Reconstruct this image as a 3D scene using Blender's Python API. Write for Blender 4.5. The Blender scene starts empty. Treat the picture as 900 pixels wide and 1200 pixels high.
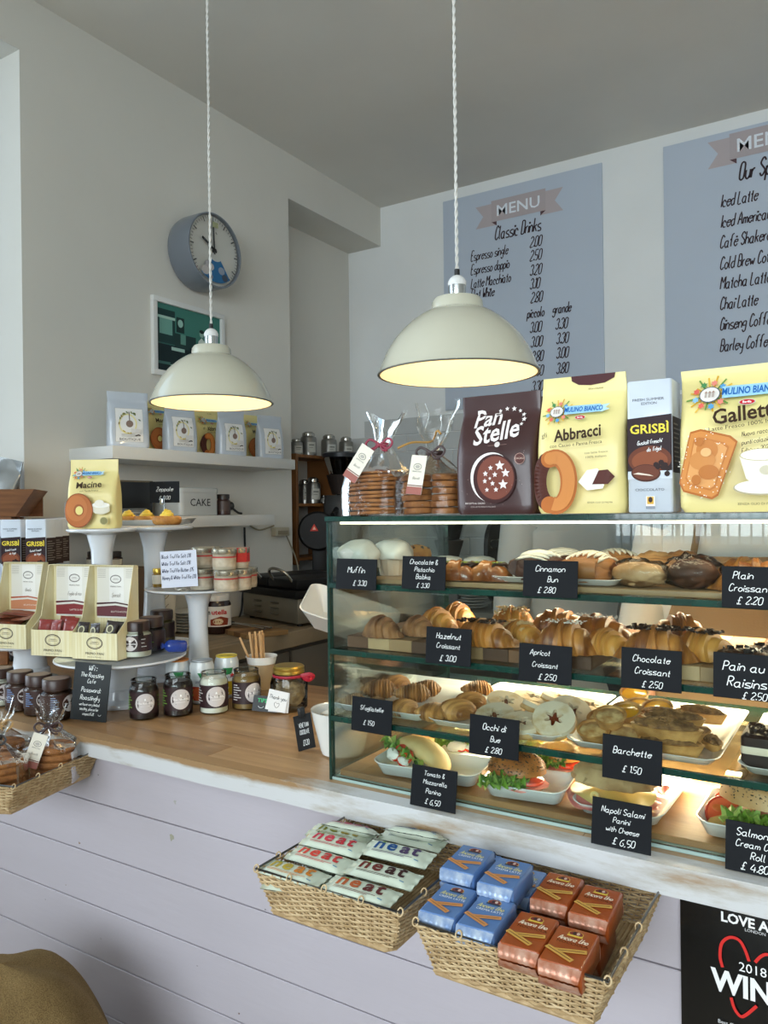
import bpy, bmesh, math, random
from mathutils import Vector, Matrix, noise
from mathutils.geometry import tessellate_polygon
S = bpy.context.scene
C = S.collection
PI = math.pi
sin, cos = math.sin, math.cos
R = random.Random(7)
# ---------------------------------------------------------------- camera, exposure
H = 1.4685                      # eye height; worktop at z = 1
TH = math.radians(32.2)
ROLL = 0.0122
FOC = 920.0
cam_d = bpy.data.cameras.new('camera')
cam = bpy.data.objects.new('camera', cam_d)
C.objects.link(cam)
cam_d.sensor_fit = 'HORIZONTAL'
cam_d.sensor_width = 36
cam_d.lens = 36 * FOC / 900
cam_d.clip_start = 0.02
cam.matrix_world = Matrix.Translation((0, 0, H)) @ Matrix.Rotation(TH, 4, 'Z') @ Matrix.Rotation(PI / 2, 4, 'X') @ Matrix.Rotation(-ROLL, 4, 'Z')
S.camera = cam
S.view_settings.view_transform = 'Standard'
S.view_settings.look = 'None'
S.view_settings.gamma = 1
S.view_settings.use_curve_mapping = False
S.view_settings.exposure = 0.36
S.cycles.transparent_max_bounces = 32
S.cycles.sample_clamp_indirect = 6
# ---------------------------------------------------------------- daylight
W = bpy.data.worlds.new('sky'); S.world = W
W.use_nodes = True
wn = W.node_tree.nodes; wl = W.node_tree.links
bg = wn['Background']
bg.inputs[0].default_value = (0.60, 0.78, 1.0, 1)
bg.inputs[1].default_value = 1.6
def area_light(name, loc, rot, sx, sy, power, col):
    d = bpy.data.lights.new(name, 'AREA'); d.shape = 'RECTANGLE'; d.size = sx; d.size_y = sy
    d.energy = power; d.color = col
    o = bpy.data.objects.new(name, d); C.objects.link(o); o.location = loc; o.rotation_euler = rot
    return o
# daylight entering by the side window (left wall, towards the street) and the shop front behind the camera
area_light('window_daylight', (-3.5, -0.5, 2.1), (0, -PI / 2, 0), 2.2, 2.4, 62, (0.97, 0.97, 1.0))
area_light('shopfront_daylight', (0.7, -4.3, 2.35), (PI / 2, 0, 0), 6.0, 2.2, 350, (0.95, 0.97, 1.0))

def ray(px, py):
    u = (px - 450) / FOC; v = (600 - py) / FOC
    uu = u * cos(ROLL) + v * sin(ROLL); vv = -u * sin(ROLL) + v * cos(ROLL)
    return Vector((-sin(TH) + uu * cos(TH), cos(TH) + uu * sin(TH), vv))
def at(px, py, X=None, Y=None, Z=None):
    d = ray(px, py)
    if X is not None: t = X / d.x
    elif Y is not None: t = Y / d.y
    else: t = (Z - H) / d.z
    return Vector((0, 0, H)) + d * t
def pos(px, Y, z):
    """point at depth Y and height z that stands in picture column px"""
    py = 600
    for _ in range(4):
        p = at(px, py, Y=Y)
        dist = p.x * -sin(TH) + Y * cos(TH)
        py = 600 - (z - H) * FOC / dist - (px - 450) * ROLL
    p = at(px, py, Y=Y)
    return Vector((p.x, Y, z))

# ---------------------------------------------------------------- materials
def lin(h):
    h = h.lstrip('#')
    o = []
    for i in (0, 2, 4):
        c = int(h[i:i + 2], 16) / 255
        o.append(c / 12.92 if c <= 0.04045 else ((c + 0.055) / 1.055) ** 2.4)
    return (*o, 1)
MATS = {}
def mat(hexc, rough=0.5, metal=0.0, var=0.0, scale=8.0, bump=0.0, bscale=None, hex2=None, coat=0.0, stretch=None, trans=0.0, spec=0.5, sss=0.0, thr=None, kind='noise'):
    key = (hexc, rough, metal, var, scale, bump, bscale, hex2, coat, stretch, trans, spec, sss, thr, kind)
    if key in MATS: return MATS[key]
    m = bpy.data.materials.new('m_' + hexc.strip('#')); MATS[key] = m
    m.use_nodes = True
    n = m.node_tree.nodes; l = m.node_tree.links
    b = n['Principled BSDF']
    c1 = lin(hexc)
    b.inputs['Base Color'].default_value = c1
    b.inputs['Roughness'].default_value = rough
    b.inputs['Metallic'].default_value = metal
    b.inputs['Coat Weight'].default_value = coat
    b.inputs['Specular IOR Level'].default_value = spec
    b.inputs['Transmission Weight'].default_value = trans
    if sss:
        b.inputs['Subsurface Weight'].default_value = sss
        b.inputs['Subsurface Radius'].default_value = (0.006, 0.003, 0.0015)
        b.inputs['Subsurface Scale'].default_value = 1.0
    m.diffuse_color = c1
    if var or bump or hex2:
        tc = n.new('ShaderNodeTexCoord'); mp = n.new('ShaderNodeMapping')
        l.new(tc.outputs['Object'], mp.inputs[0])
        if stretch: mp.inputs['Scale'].default_value = stretch
        if kind == 'wave':
            t = n.new('ShaderNodeTexWave'); t.inputs['Scale'].default_value = scale; t.inputs['Distortion'].default_value = 3.0
            t.inputs['Detail'].default_value = 3
        elif kind == 'voronoi':
            t = n.new('ShaderNodeTexVoronoi'); t.inputs['Scale'].default_value = scale
        else:
            t = n.new('ShaderNodeTexNoise'); t.inputs['Scale'].default_value = scale; t.inputs['Detail'].default_value = 5
        l.new(mp.outputs[0], t.inputs['Vector'])
        fac = t.outputs[0]
        if var or hex2:
            r = n.new('ShaderNodeValToRGB')
            lo, hi = thr if thr else (0.3, 0.7)
            r.color_ramp.elements[0].position = lo; r.color_ramp.elements[1].position = hi
            c2 = lin(hex2) if hex2 else tuple(max(0, c * (1 - var)) for c in c1[:3]) + (1,)
            r.color_ramp.elements[0].color = c2; r.color_ramp.elements[1].color = c1
            l.new(fac, r.inputs[0]); l.new(r.outputs[0], b.inputs['Base Color'])
        if bump:
            f2 = fac
            if bscale:
                t2 = n.new('ShaderNodeTexNoise'); t2.inputs['Scale'].default_value = bscale; t2.inputs['Detail'].default_value = 4
                l.new(mp.outputs[0], t2.inputs['Vector']); f2 = t2.outputs[0]
            bu = n.new('ShaderNodeBump'); bu.inputs['Strength'].default_value = min(1, bump); bu.inputs['Distance'].default_value = 0.002 * max(1, bump)
            l.new(f2, bu.inputs['Height']); l.new(bu.outputs[0], b.inputs['Normal'])
    return m
def glass(hexc='#ffffff', tint=1.0, ior=1.45, rough=0.0, refl=1.0, bump=0.0, key=None):
    """thin clear sheet: what is behind shows through, the surface mirrors by its fresnel"""
    k = ('glass', hexc, tint, ior, rough, refl, bump)
    if k in MATS: return MATS[k]
    m = bpy.data.materials.new('m_clear'); MATS[k] = m
    m.use_nodes = True
    n = m.node_tree.nodes; l = m.node_tree.links
    n.clear()
    out = n.new('ShaderNodeOutputMaterial'); mx = n.new('ShaderNodeMixShader')
    tr = n.new('ShaderNodeBsdfTransparent'); gl = n.new('ShaderNodeBsdfGlossy'); fr = n.new('ShaderNodeFresnel')
    c = lin(hexc); tr.inputs[0].default_value = tuple(1 - tint * (1 - x) for x in c[:3]) + (1,)
    gl.inputs['Roughness'].default_value = rough
    fr.inputs['IOR'].default_value = ior
    mm = n.new('ShaderNodeMath'); mm.operation = 'MULTIPLY'; mm.inputs[1].default_value = refl; mm.use_clamp = True
    l.new(fr.outputs[0], mm.inputs[0]); l.new(mm.outputs[0], mx.inputs[0])
    l.new(tr.outputs[0], mx.inputs[1]); l.new(gl.outputs[0], mx.inputs[2]); l.new(mx.outputs[0], out.inputs[0])
    if bump:
        t = n.new('ShaderNodeTexNoise'); t.inputs['Scale'].default_value = 45; t.inputs['Detail'].default_value = 3
        tc = n.new('ShaderNodeTexCoord'); l.new(tc.outputs['Object'], t.inputs['Vector'])
        bu = n.new('ShaderNodeBump'); bu.inputs['Strength'].default_value = bump; bu.inputs['Distance'].default_value = 0.01
        l.new(t.outputs[0], bu.inputs['Height']); l.new(bu.outputs[0], gl.inputs['Normal']); l.new(bu.outputs[0], fr.inputs['Normal'])
    m.diffuse_color = (0.8, 0.9, 0.9, 0.3)
    return m
def emit(hexc, s):
    k = ('emit', hexc, s)
    if k in MATS: return MATS[k]
    m = bpy.data.materials.new('m_glow'); MATS[k] = m
    m.use_nodes = True
    b = m.node_tree.nodes['Principled BSDF']
    b.inputs['Base Color'].default_value = lin(hexc)
    b.inputs['Emission Color'].default_value = lin(hexc); b.inputs['Emission Strength'].default_value = s
    return m

KIDS = {}
# ---------------------------------------------------------------- mesh builder
class G:
    def __init__(s): s.v = []; s.f = []; s.m = []; s.mats = []
    def mi(s, m):
        if m not in s.mats: s.mats.append(m)
        return s.mats.index(m)
    def add(s, vs, fs, m, xf=None):
        o = len(s.v); k = s.mi(m)
        s.v += [tuple(xf @ Vector(v)) if xf else tuple(v) for v in vs]
        for f in fs: s.f.append(tuple(i + o for i in f)); s.m.append(k)
        return s
    def box(s, a, b, m, xf=None):
        x0, y0, z0 = a; x1, y1, z1 = b
        vs = [(x0, y0, z0), (x1, y0, z0), (x1, y1, z0), (x0, y1, z0), (x0, y0, z1), (x1, y0, z1), (x1, y1, z1), (x0, y1, z1)]
        return s.add(vs, [(0, 3, 2, 1), (4, 5, 6, 7), (0, 1, 5, 4), (1, 2, 6, 5), (2, 3, 7, 6), (3, 0, 4, 7)], m, xf)
    def cbox(s, c, d, m, xf=None):
        return s.box([c[i] - d[i] / 2 for i in range(3)], [c[i] + d[i] / 2 for i in range(3)], m, xf)
    def grid(s, fn, nu, nv, m, cu=False, cv=False, xf=None, cap=False):
        ru = nu if cu else nu + 1; rv = nv if cv else nv + 1
        vs = [fn(i / nu, j / nv) for j in range(rv) for i in range(ru)]
        fs = []
        for j in range(nv):
            for i in range(nu):
                a = j * ru + i; b = j * ru + (i + 1) % ru; c = ((j + 1) % rv) * ru + (i + 1) % ru; d = ((j + 1) % rv) * ru + i
                fs.append((a, b, c, d))
        if cap and cu:
            fs.append(tuple(reversed(range(ru)))); o = (rv - 1) * ru; fs.append(tuple(range(o, o + ru)))
        return s.add(vs, fs, m, xf)
    def lathe(s, prof, n, m, c=(0, 0, 0), xf=None, rfn=None, cap=True):
        vs = []
        for r, z in prof:
            for i in range(n):
                a = 2 * PI * i / n; q = r * (rfn(a, z) if rfn else 1)
                vs.append((c[0] + q * cos(a), c[1] + q * sin(a), c[2] + z))
        fs = []
        for j in range(len(prof) - 1):
            for i in range(n):
                fs.append((j * n + i, j * n + (i + 1) % n, (j + 1) * n + (i + 1) % n, (j + 1) * n + i))
        if cap:
            if prof[0][0] > 1e-5: fs.append(tuple(reversed(range(n))))
            if prof[-1][0] > 1e-5: fs.append(tuple(range((len(prof) - 1) * n, len(prof) * n)))
        return s.add(vs, fs, m, xf)
    def tube(s, pts, r, m, n=6, xf=None, closed=False, flat=1.0):
        pts = [Vector(p) for p in pts]; N = len(pts)
        rr = r if isinstance(r, (list, tuple)) else [r] * N
        vs = []; up = Vector((0, 0, 1)); pn = None
        for i, p in enumerate(pts):
            if closed: t = pts[(i + 1) % N] - pts[i - 1]
            else: t = pts[min(i + 1, N - 1)] - pts[max(i - 1, 0)]
            if t.length < 1e-9: t = Vector((0, 0, 1))
            t.normalize()
            if pn is None:
                a = up if abs(t.z) < 0.9 else Vector((1, 0, 0))
                nn = t.cross(a).normalized()
            else:
                nn = (pn - t * pn.dot(t))
                nn = nn.normalized() if nn.length > 1e-6 else t.cross(up).normalized()
            pn = nn; bb = t.cross(nn)
            for k in range(n):
                a = 2 * PI * k / n
                vs.append(p + (nn * cos(a) + bb * sin(a) * flat) * rr[i])
        fs = []
        M_ = N if closed else N - 1
        for j in range(M_):
            for k in range(n):
                fs.append((j * n + k, j * n + (k + 1) % n, ((j + 1) % N) * n + (k + 1) % n, ((j + 1) % N) * n + k))
        if not closed: fs += [tuple(reversed(range(n))), tuple(range((N - 1) * n, N * n))]
        return s.add(vs, fs, m, xf)
    def blob(s, c, r, m, nu=14, nv=9, amp=0.0, fr=3.0, seed=0, xf=None, flat=None, pw=1.0):
        sd = Vector((seed * 3.7, seed * 1.3, seed * 2.1))
        vs = []
        for j in range(nv + 1):
            ph = PI * j / nv - PI / 2
            for i in range(nu):
                a = 2 * PI * i / nu
                cp = abs(cos(ph)) ** pw
                d = Vector((cp * cos(a), cp * sin(a), sin(ph)))
                k = 1 + amp * noise.noise(d * fr + sd)
                z = d.z * r[2] * k
                if flat is not None and z < flat: z = flat
                vs.append((c[0] + d.x * r[0] * k, c[1] + d.y * r[1] * k, c[2] + z))
        fs = [(j * nu + i, j * nu + (i + 1) % nu, (j + 1) * nu + (i + 1) % nu, (j + 1) * nu + i) for j in range(nv) for i in range(nu)]
        return s.add(vs, fs, m, xf)
    def rr(s, prof, w, d, cr, m, xf=None, n=5, warp=None):
        """rounded-rectangle rings; prof = [(inset, z)...]"""
        vs = []; k = 0
        for ins, z in prof:
            hw = w / 2 - ins; hd = d / 2 - ins; c = max(min(cr - ins * 0.6, hw, hd), 1e-4)
            ring = []
            for q, (sx, sy) in enumerate(((1, 1), (-1, 1), (-1, -1), (1, -1))):
                for i in range(n):
                    a = PI / 2 * (q + i / (n - 1))
                    ring.append((sx * (hw - c) + c * cos(a), sy * (hd - c) + c * sin(a), z))
            if warp: ring = [warp(*p) for p in ring]
            vs += ring; k = len(ring)
        L = len(prof)
        fs = [(j * k + i, j * k + (i + 1) % k, (j + 1) * k + (i + 1) % k, (j + 1) * k + i) for j in range(L - 1) for i in range(k)]
        fs += [tuple(reversed(range(k))), tuple(range((L - 1) * k, L * k))]
        return s.add(vs, fs, m, xf)
    def out(s, name, parent=None, loc=None, rot=None, bevel=0, smooth=35, fixn=True, seg=2):
        me = bpy.data.meshes.new(name)
        me.from_pydata(s.v, [], s.f)
        for m in s.mats: me.materials.append(m)
        me.polygons.foreach_set('material_index', s.m)
        bm = bmesh.new(); bm.from_mesh(me)
        if fixn: bmesh.ops.recalc_face_normals(bm, faces=bm.faces)
        if bevel:
            es = [e for e in bm.edges if len(e.link_faces) == 2 and e.calc_face_angle(0) > 0.6]
            bmesh.ops.bevel(bm, geom=es, offset=bevel, segments=seg, affect='EDGES', profile=0.5)
        if smooth:
            lim = math.radians(smooth)
            for f in bm.faces: f.smooth = True
            for e in bm.edges:
                if len(e.link_faces) != 2 or e.calc_face_angle(0) > lim: e.smooth = False
        bm.to_mesh(me); bm.free()
        o = bpy.data.objects.new(name, me); C.objects.link(o)
        if parent: o.parent = parent; KIDS.setdefault(parent.name, []).append(o)
        if loc is not None: o.location = loc
        if rot is not None: o.rotation_euler = rot
        return o
def tag(o, label, cat=None, group=None, kind=None):
    if label: o['label'] = label
    if cat: o['category'] = cat
    if group: o['group'] = group
    if kind: o['kind'] = kind
    return o
def thing(name, label, cat, loc=(0, 0, 0), rz=0, group=None, rot=None):
    o = bpy.data.objects.new(name, None); C.objects.link(o)
    o.empty_display_size = 0.03
    o.location = loc; o.rotation_euler = rot if rot else (0, 0, rz)
    return tag(o, label, cat, group)
def struct(g, name, **k):
    o = g.out(name, **k); o['kind'] = 'structure'; return o
def dup(o, loc, rz=0, label=None, group=None, rot=None):
    r = o.copy(); C.objects.link(r); r.location = loc; r.rotation_euler = rot if rot else (0, 0, rz)
    if label: r['label'] = label
    if group: r['group'] = group
    for ch in KIDS.get(o.name, []):
        c = ch.copy(); C.objects.link(c); c.parent = r
        KIDS.setdefault(r.name, []).append(c)
        for g2 in KIDS.get(ch.name, []):
            d = g2.copy(); C.objects.link(d); d.parent = c
            KIDS.setdefault(c.name, []).append(d)
    return r

# ---------------------------------------------------------------- writing
FONT = {'a': '35150403122233 35333242', 'b': '0802 04253433322202', 'c': '3425150403122232', 'd': '35150403122233 3832', 'e': '04343525150403122233', 'f': '38281712 0525', 'g': '35150403132333 3531201001', 'h': '0802 0415253432', 'i': '0502 0607', 'j': '15110010 1617', 'k': '0802 3504 1432', 'l': '080312', 'm': '0502 04152422 24354442', 'n': '0502 0415253432', 'o': '251504031222333425', 'p': '0500 0415253433221203', 'q': '35150403122233 3530', 'r': '0502 041525', 's': '35150433321202', 't': '17131222 0525', 'u': '0503122233 3532', 'v': '051235', 'w': '0512243245', 'x': '0532 3502', 'y': '05041333 35312010', 'z': '05350232',
 'A': '022842 1434', 'B': '0802 0828363505 2534332202', 'C': '3728180603122233', 'D': '0802 082837332202', 'E': '38080232 0525', 'F': '380802 0525', 'G': '37281806031222333525', 'H': '0802 3832 0535', 'I': '1812', 'J': '3833221203', 'K': '0802 3804 1532', 'L': '080232', 'M': '0208254842', 'N': '02083238', 'O': '281807031222333728', 'P': '0802 082837362505', 'Q': '281807031222333728 2431', 'R': '0802 082837362505 1532', 'S': '37281807063433221203', 'T': '0848 2822', 'U': '080312223338', 'V': '082248', 'W': '0812253248', 'X': '0832 3802', 'Y': '0825 4825 2522', 'Z': '08380232',
 '0': '281807031222333728', '1': '071812', '2': '07182837360232', '3': '071828373625 253433221203', '4': '280444 3632', '5': '3808052534332212', '6': '381705031222333425', '7': '083812', '8': '1506071828373604031222333415', '9': '362515060718283736 3732', '£': '37281713120203 0232 0525', '.': '0203', ',': '1201', ':': '0203 0506', '!': '0804 0203', '&': '32060718270403122234', 'è': '04343525150403122233 0716', 'é': '04343525150403122233 1627', '-': '0525', "'": '0807', '@': '35150403122233', '?': '071828373624 1213', '~': '0516253435'}
def catmull(pts, k=3):
    if len(pts) < 3: return pts
    o = []
    for i in range(len(pts) - 1):
        p0 = pts[max(i - 1, 0)]; p1 = pts[i]; p2 = pts[i + 1]; p3 = pts[min(i + 2, len(pts) - 1)]
        for j in range(k):
            t = j / k
            o.append(tuple(0.5 * (2 * p1[d] + (p2[d] - p0[d]) * t + (2 * p0[d] - 5 * p1[d] + 4 * p2[d] - p3[d]) * t * t + (3 * p1[d] - p0[d] - 3 * p2[d] + p3[d]) * t ** 3) for d in (0, 1)))
    o.append(pts[-1]); return o
TXT = {}
def bfont(s, bold=0.0):
    k = (s, bold)
    if k in TXT: return TXT[k]
    cu = bpy.data.curves.new('t', 'FONT'); cu.body = s; cu.size = 1; cu.offset = bold; cu.resolution_u = 2
    cu.fill_mode = 'FRONT'
    o = bpy.data.objects.new('t', cu); me = o.to_mesh()
    vs = [(v.co.x, v.co.y) for v in me.vertices]; fs = [tuple(p.vertices) for p in me.polygons]
    o.to_mesh_clear(); bpy.data.objects.remove(o); bpy.data.curves.remove(cu)
    TXT[k] = (vs, fs); return TXT[k]
class Art:
    """flat print: coloured shapes in x, y; each later shape lies a hair above the earlier ones"""
    def __init__(s, step=0.00012, rough=0.5): s.L = []; s.step = step; s.rough = rough
    def _m(s, c): return mat(c, s.rough, spec=0.25) if isinstance(c, str) else c
    def tris(s, vs, fs, c): s.L.append((s._m(c), vs, fs)); return s
    def poly(s, pts, c):
        t = tessellate_polygon([[Vector((x, y, 0)) for x, y in pts]])
        return s.tris(list(pts), [tuple(x) for x in t], c)
    def rect(s, x0, y0, x1, y1, c): return s.tris([(x0, y0), (x1, y0), (x1, y1), (x0, y1)], [(0, 1, 2, 3)], c)
    def ell(s, cx, cy, rx, ry, c, n=20, rot=0):
        p = []
        for i in range(n):
            a = 2 * PI * i / n; x = rx * cos(a); y = ry * sin(a)
            p.append((cx + x * cos(rot) - y * sin(rot), cy + x * sin(rot) + y * cos(rot)))
        return s.tris(p, [tuple(range(n))], c)
    def ring(s, cx, cy, rx, ry, w, c, n=24, a0=0, a1=2 * PI):
        return s.line([(cx + rx * cos(a0 + (a1 - a0) * i / n), cy + ry * sin(a0 + (a1 - a0) * i / n)) for i in range(n + 1)], w, c)
    def star(s, cx, cy, r, c, k=5, q=0.45, rot=PI / 2):
        return s.tris([(cx, cy)] + [(cx + r * (1 if i % 2 == 0 else q) * cos(rot + PI * i / k), cy + r * (1 if i % 2 == 0 else q) * sin(rot + PI * i / k)) for i in range(2 * k)], [(0, i + 1, (i + 1) % (2 * k) + 1) for i in range(2 * k)], c)
    def line(s, pts, w, c):
        vs = []; N = len(pts)
        for i in range(N):
            a = pts[max(i - 1, 0)]; b = pts[min(i + 1, N - 1)]
            dx = b[0] - a[0]; dy = b[1] - a[1]; L = math.hypot(dx, dy) or 1
            nx = -dy / L * w / 2; ny = dx / L * w / 2
            vs += [(pts[i][0] + nx, pts[i][1] + ny), (pts[i][0] - nx, pts[i][1] - ny)]
        return s.tris(vs, [(2 * i, 2 * i + 1, 2 * i + 3, 2 * i + 2) for i in range(N - 1)], c)
    def hand(s, t, x, y, h, c, w=None, slant=0.22, al='c', wob=0.0, rot=0.0, sp=1.15, seed=1, wf=0.8):
        """single-stroke handwriting; h = capital height"""
        u = h / 6; w = w or h * 0.11
        rnd = random.Random(seed + len(t))
        st = []; cx = 0
        for ch in t:
            if ch == ' ': cx += 2.6; continue
            g = FONT.get(ch, FONT.get(ch.lower(), '0252'))
            mx = 0; oy = rnd.uniform(-1, 1) * wob
            for part in g.split():
                p = [(int(part[i]), int(part[i + 1]) - 2) for i in range(0, len(part), 2)]
                mx = max(mx, max(q[0] for q in p))
                st.append(catmull([(cx + a + b * slant, b + oy) for a, b in p]))
            cx += mx + sp
        off = {'c': -(cx - sp) / 2, 'l': 0, 'r': -(cx - sp)}[al]
        vs = []; fs = []
        for p in st:
            p = [((a + off) * u * wf, b * u) for a, b in p]
            p = [(x + a * cos(rot) - b * sin(rot), y + a * sin(rot) + b * cos(rot)) for a, b in p]
            w_ = w
            if len(p) == 2 and math.dist(*p) < h * 0.2: p = [(p[0][0] - w * .2, p[0][1] + w * .6), (p[0][0] + w * 1.3, p[0][1] + w * .6)]; w_ = w * 1.5
            o = len(vs); N = len(p)
            for i in range(N):
                a = p[max(i - 1, 0)]; b = p[min(i + 1, N - 1)]
                dx = b[0] - a[0]; dy = b[1] - a[1]; L = math.hypot(dx, dy) or 1
                nx = -dy / L * w_ / 2; ny = dx / L * w_ / 2
                vs += [(p[i][0] + nx, p[i][1] + ny), (p[i][0] - nx, p[i][1] - ny)]
            fs += [(o + 2 * i, o + 2 * i + 1, o + 2 * i + 3, o + 2 * i + 2) for i in range(N - 1)]
        return s.tris(vs, fs, c)
    def text(s, t, x, y, h, c, bold=0.0, w=None, al='c', shear=0.0, rot=0.0, arc=0.0):
        """sans lettering; h = capital height, w = forced width"""
        vs, fs = bfont(t, bold)
        x0 = min(v[0] for v in vs); x1 = max(v[0] for v in vs)
        k = h / 0.72; kx = w / (x1 - x0) if w else k
        off = {'c': -(x0 + x1) / 2, 'l': -x0, 'r': -x1}[al]
        q = []
        for a, b in vs:
            a = (a + off) * kx; b = b * k; a += b * shear
            b += arc * a * a
            q.append((x + a * cos(rot) - b * sin(rot), y + a * sin(rot) + b * cos(rot)))
        return s.tris(q, fs, c)
    def bake(s, name, fn, parent=None, maxe=None, h0=0.0003, label=None):
        g = G()
        for i, (m, vs, fs) in enumerate(s.L):
            h = h0 + i * s.step
            if maxe:
                T = []
                for f in fs:
                    if len(f) == 3: T.append(tuple(vs[k] for k in f))
                    else:
                        cx = sum(vs[k][0] for k in f) / len(f); cy = sum(vs[k][1] for k in f) / len(f)
                        for k in range(len(f)): T.append((vs[f[k]], vs[f[(k + 1) % len(f)]], (cx, cy)))
                out = []
                while T:
                    a, b, c = T.pop()
                    l = [math.dist(a, b), math.dist(b, c), math.dist(c, a)]
                    M = max(l)
                    if M <= maxe: out.append((a, b, c)); continue
                    k = l.index(M)
                    if k == 1: a, b, c = b, c, a
                    elif k == 2: a, b, c = c, a, b
                    mid = ((a[0] + b[0]) / 2, (a[1] + b[1]) / 2)
                    T += [(a, mid, c), (mid, b, c)]
                vv = []; ff = []; ix = {}
                for t in out:
                    ids = []
                    for p in t:
                        kk = (round(p[0], 6), round(p[1], 6))
                        if kk not in ix: ix[kk] = len(vv); vv.append(p)
                        ids.append(ix[kk])
                    if len(set(ids)) == 3: ff.append(tuple(ids))
                vs, fs = vv, ff
            g.add([fn(x, y, h) for x, y in vs], fs, m)
        o = g.out(name, parent, smooth=0, fixn=False)
        if label: o['label'] = label
        return o
FRONT = lambda x, y, h: (x, -h, y)
def front_at(y0, z0=0): return lambda x, y, h: (x, y0 - h, y + z0)
TOP = lambda x, y, h: (x, y, h)
def top_at(z0): return lambda x, y, h: (x, y, z0 + h)
# ================================================================ room
XL, YB, ZC = -2.5, 3.97, 3.285
wall_m = mat('#dcd9d0', 0.9, var=0.10, scale=1.3, bump=0.25, bscale=40, thr=(0.25, 0.75))
back_m = mat('#eceeed', 0.85, var=0.08, scale=2.0, bump=0.25, bscale=50, thr=(0.3, 0.75))
ceil_m = mat('#e8e5dd', 0.95, var=0.12, scale=1.1, bump=0.2, bscale=30)
floor_m = mat('#a89880', 0.6, hex2='#8d7d68', scale=3, stretch=(1, 8, 1))
g = G(); g.box((-3.2, -3.3, -0.05), (3.6, YB + 0.3, 0), floor_m); struct(g, 'floor')
g = G(); g.box((-3.2, -3.3, ZC), (3.6, YB + 0.3, ZC + 0.1), ceil_m); struct(g, 'ceiling')
g = G()
g.box((XL - 0.45, 1.637, 0), (XL, 3.10, ZC), wall_m)                 # pier that carries clock and shelves
g.box((XL - 0.45, 3.10, 3.055), (XL, YB, ZC), wall_m)                # beam over the recess
g.box((XL - 0.45, 3.10, 0), (-2.735, YB, 3.055), wall_m)             # back of the recess
g.box((XL - 0.45, -1.9, 3.085), (XL, 1.637, ZC), wall_m)             # lintel over the side window
g.box((XL - 0.45, -1.9, 0), (XL, 1.637, 0.95), wall_m)               # sill wall
g.box((XL - 0.45, -3.3, 0), (XL, -1.9, ZC), wall_m)
struct(g, 'wall_left')
g = G(); g.box((-2.95, YB, 0), (3.5, YB + 0.2, ZC), back_m); wb = struct(g, 'wall_back')
g = G(); g.box((3.3, -3.3, 0), (3.5, YB, ZC), wall_m); struct(g, 'wall_right')
g = G()
g.box((XL, -3.2, 0), (3.3, -3.0, 1.20), wall_m); g.box((XL, -3.2, 2.95), (3.3, -3.0, ZC), wall_m)
g.box((XL, -3.2, 1.20), (-1.55, -3.0, 2.95), wall_m); g.box((2.9, -3.2, 1.20), (3.3, -3.0, 2.95), wall_m)
struct(g, 'wall_front')
fm = mat('#7d7462', 0.5)
wf = thing('window_1', None, None, (0, -3.08, 0)); wf['kind'] = 'structure'
for x, ww in ((-1.53, .05), (-1.10, .02), (-0.87, .05), (-0.2, .04), (0.9, .05), (2.88, .05)):
    G().box((x - ww / 2, -0.03, 1.2), (x + ww / 2, 0.03, 2.95), fm).out('window_frame', wf, bevel=0.004)
G().box((-1.55, -0.03, 1.2), (2.9, 0.03, 1.24), fm).out('window_sill', wf, bevel=0.004)
G().box((-1.55, -0.035, 2.90), (2.9, 0.035, 2.95), fm).out('window_head', wf, bevel=0.004)
rl = thing('street_railing', 'black spiked iron railing on the street outside the shop front', 'railing', (0, -3.75, 0))
im = mat('#22262c', .5)
g = G()
for k in range(70):
    x = -2.4 + k * .075
    g.box((x - .006, -.006, .9), (x + .006, .006, 1.46), im); g.add([(x - .014, 0, 1.46), (x + .014, 0, 1.46), (x, 0, 1.54), (x, .01, 1.46)], [(0, 1, 2), (0, 3, 2), (1, 3, 2)], im)
g.out('bars', rl, smooth=0)['kind'] = 'stuff'
for z in (.92, 1.38): G().box((-2.45, -.012, z), (2.9, .012, z + .02), im).out('rail', rl)
w2 = thing('window_2', None, None, (XL - 0.38, -0.13, 0)); w2['kind'] = 'structure'
for y in (-1.74, 0.0, 1.74):
    G().box((-0.03, y - 0.035, 0.95), (0.03, y + 0.035, 3.085), fm).out('window_frame', w2, bevel=0.004)
pane_m = glass('#f4f8f8', refl=.8)
for x0, x1 in ((-1.50, -1.11), (-1.09, -.90), (-.84, -.22), (-.18, .87), (.93, 2.85)): G().box((x0, -.003, 1.24), (x1, .003, 2.90), pane_m).out('pane', wf, smooth=0)
for y0, y1 in ((-1.70, -.04), (.04, 1.70)): G().box((-.003, y0, .96), (.003, y1, 3.08), pane_m).out('pane', w2, smooth=0)
# wall tiles behind the machines
tile_m = mat('#c9cbca', 0.18, var=0.06, scale=2.0)
tm = G().box((-0.098, -0.008, -0.048), (0.098, 0, 0.048), tile_m).out('tile', wb, bevel=0.002, seg=1)
first = True
for r in range(10):
    for c in range(8):
        x = -2.63 + c * 0.2 + (0.1 if r % 2 else 0); z = 1.07 + r * 0.1
        o = tm if first else tm.copy()
        if not first: C.objects.link(o); o.parent = wb
        first = False
        o.location = (x, YB, z)
g = G()
for r in range(10):
    for c in range(9):
        x = -1.03 + c * 0.2 + (0.1 if r % 2 else 0); z = 1.07 + r * 0.1
        g.box((x - 0.098, YB - 0.008, z - 0.048), (x + 0.098, YB, z + 0.048), tile_m)
tag(g.out('tiling', wb), None, kind='stuff')

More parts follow.
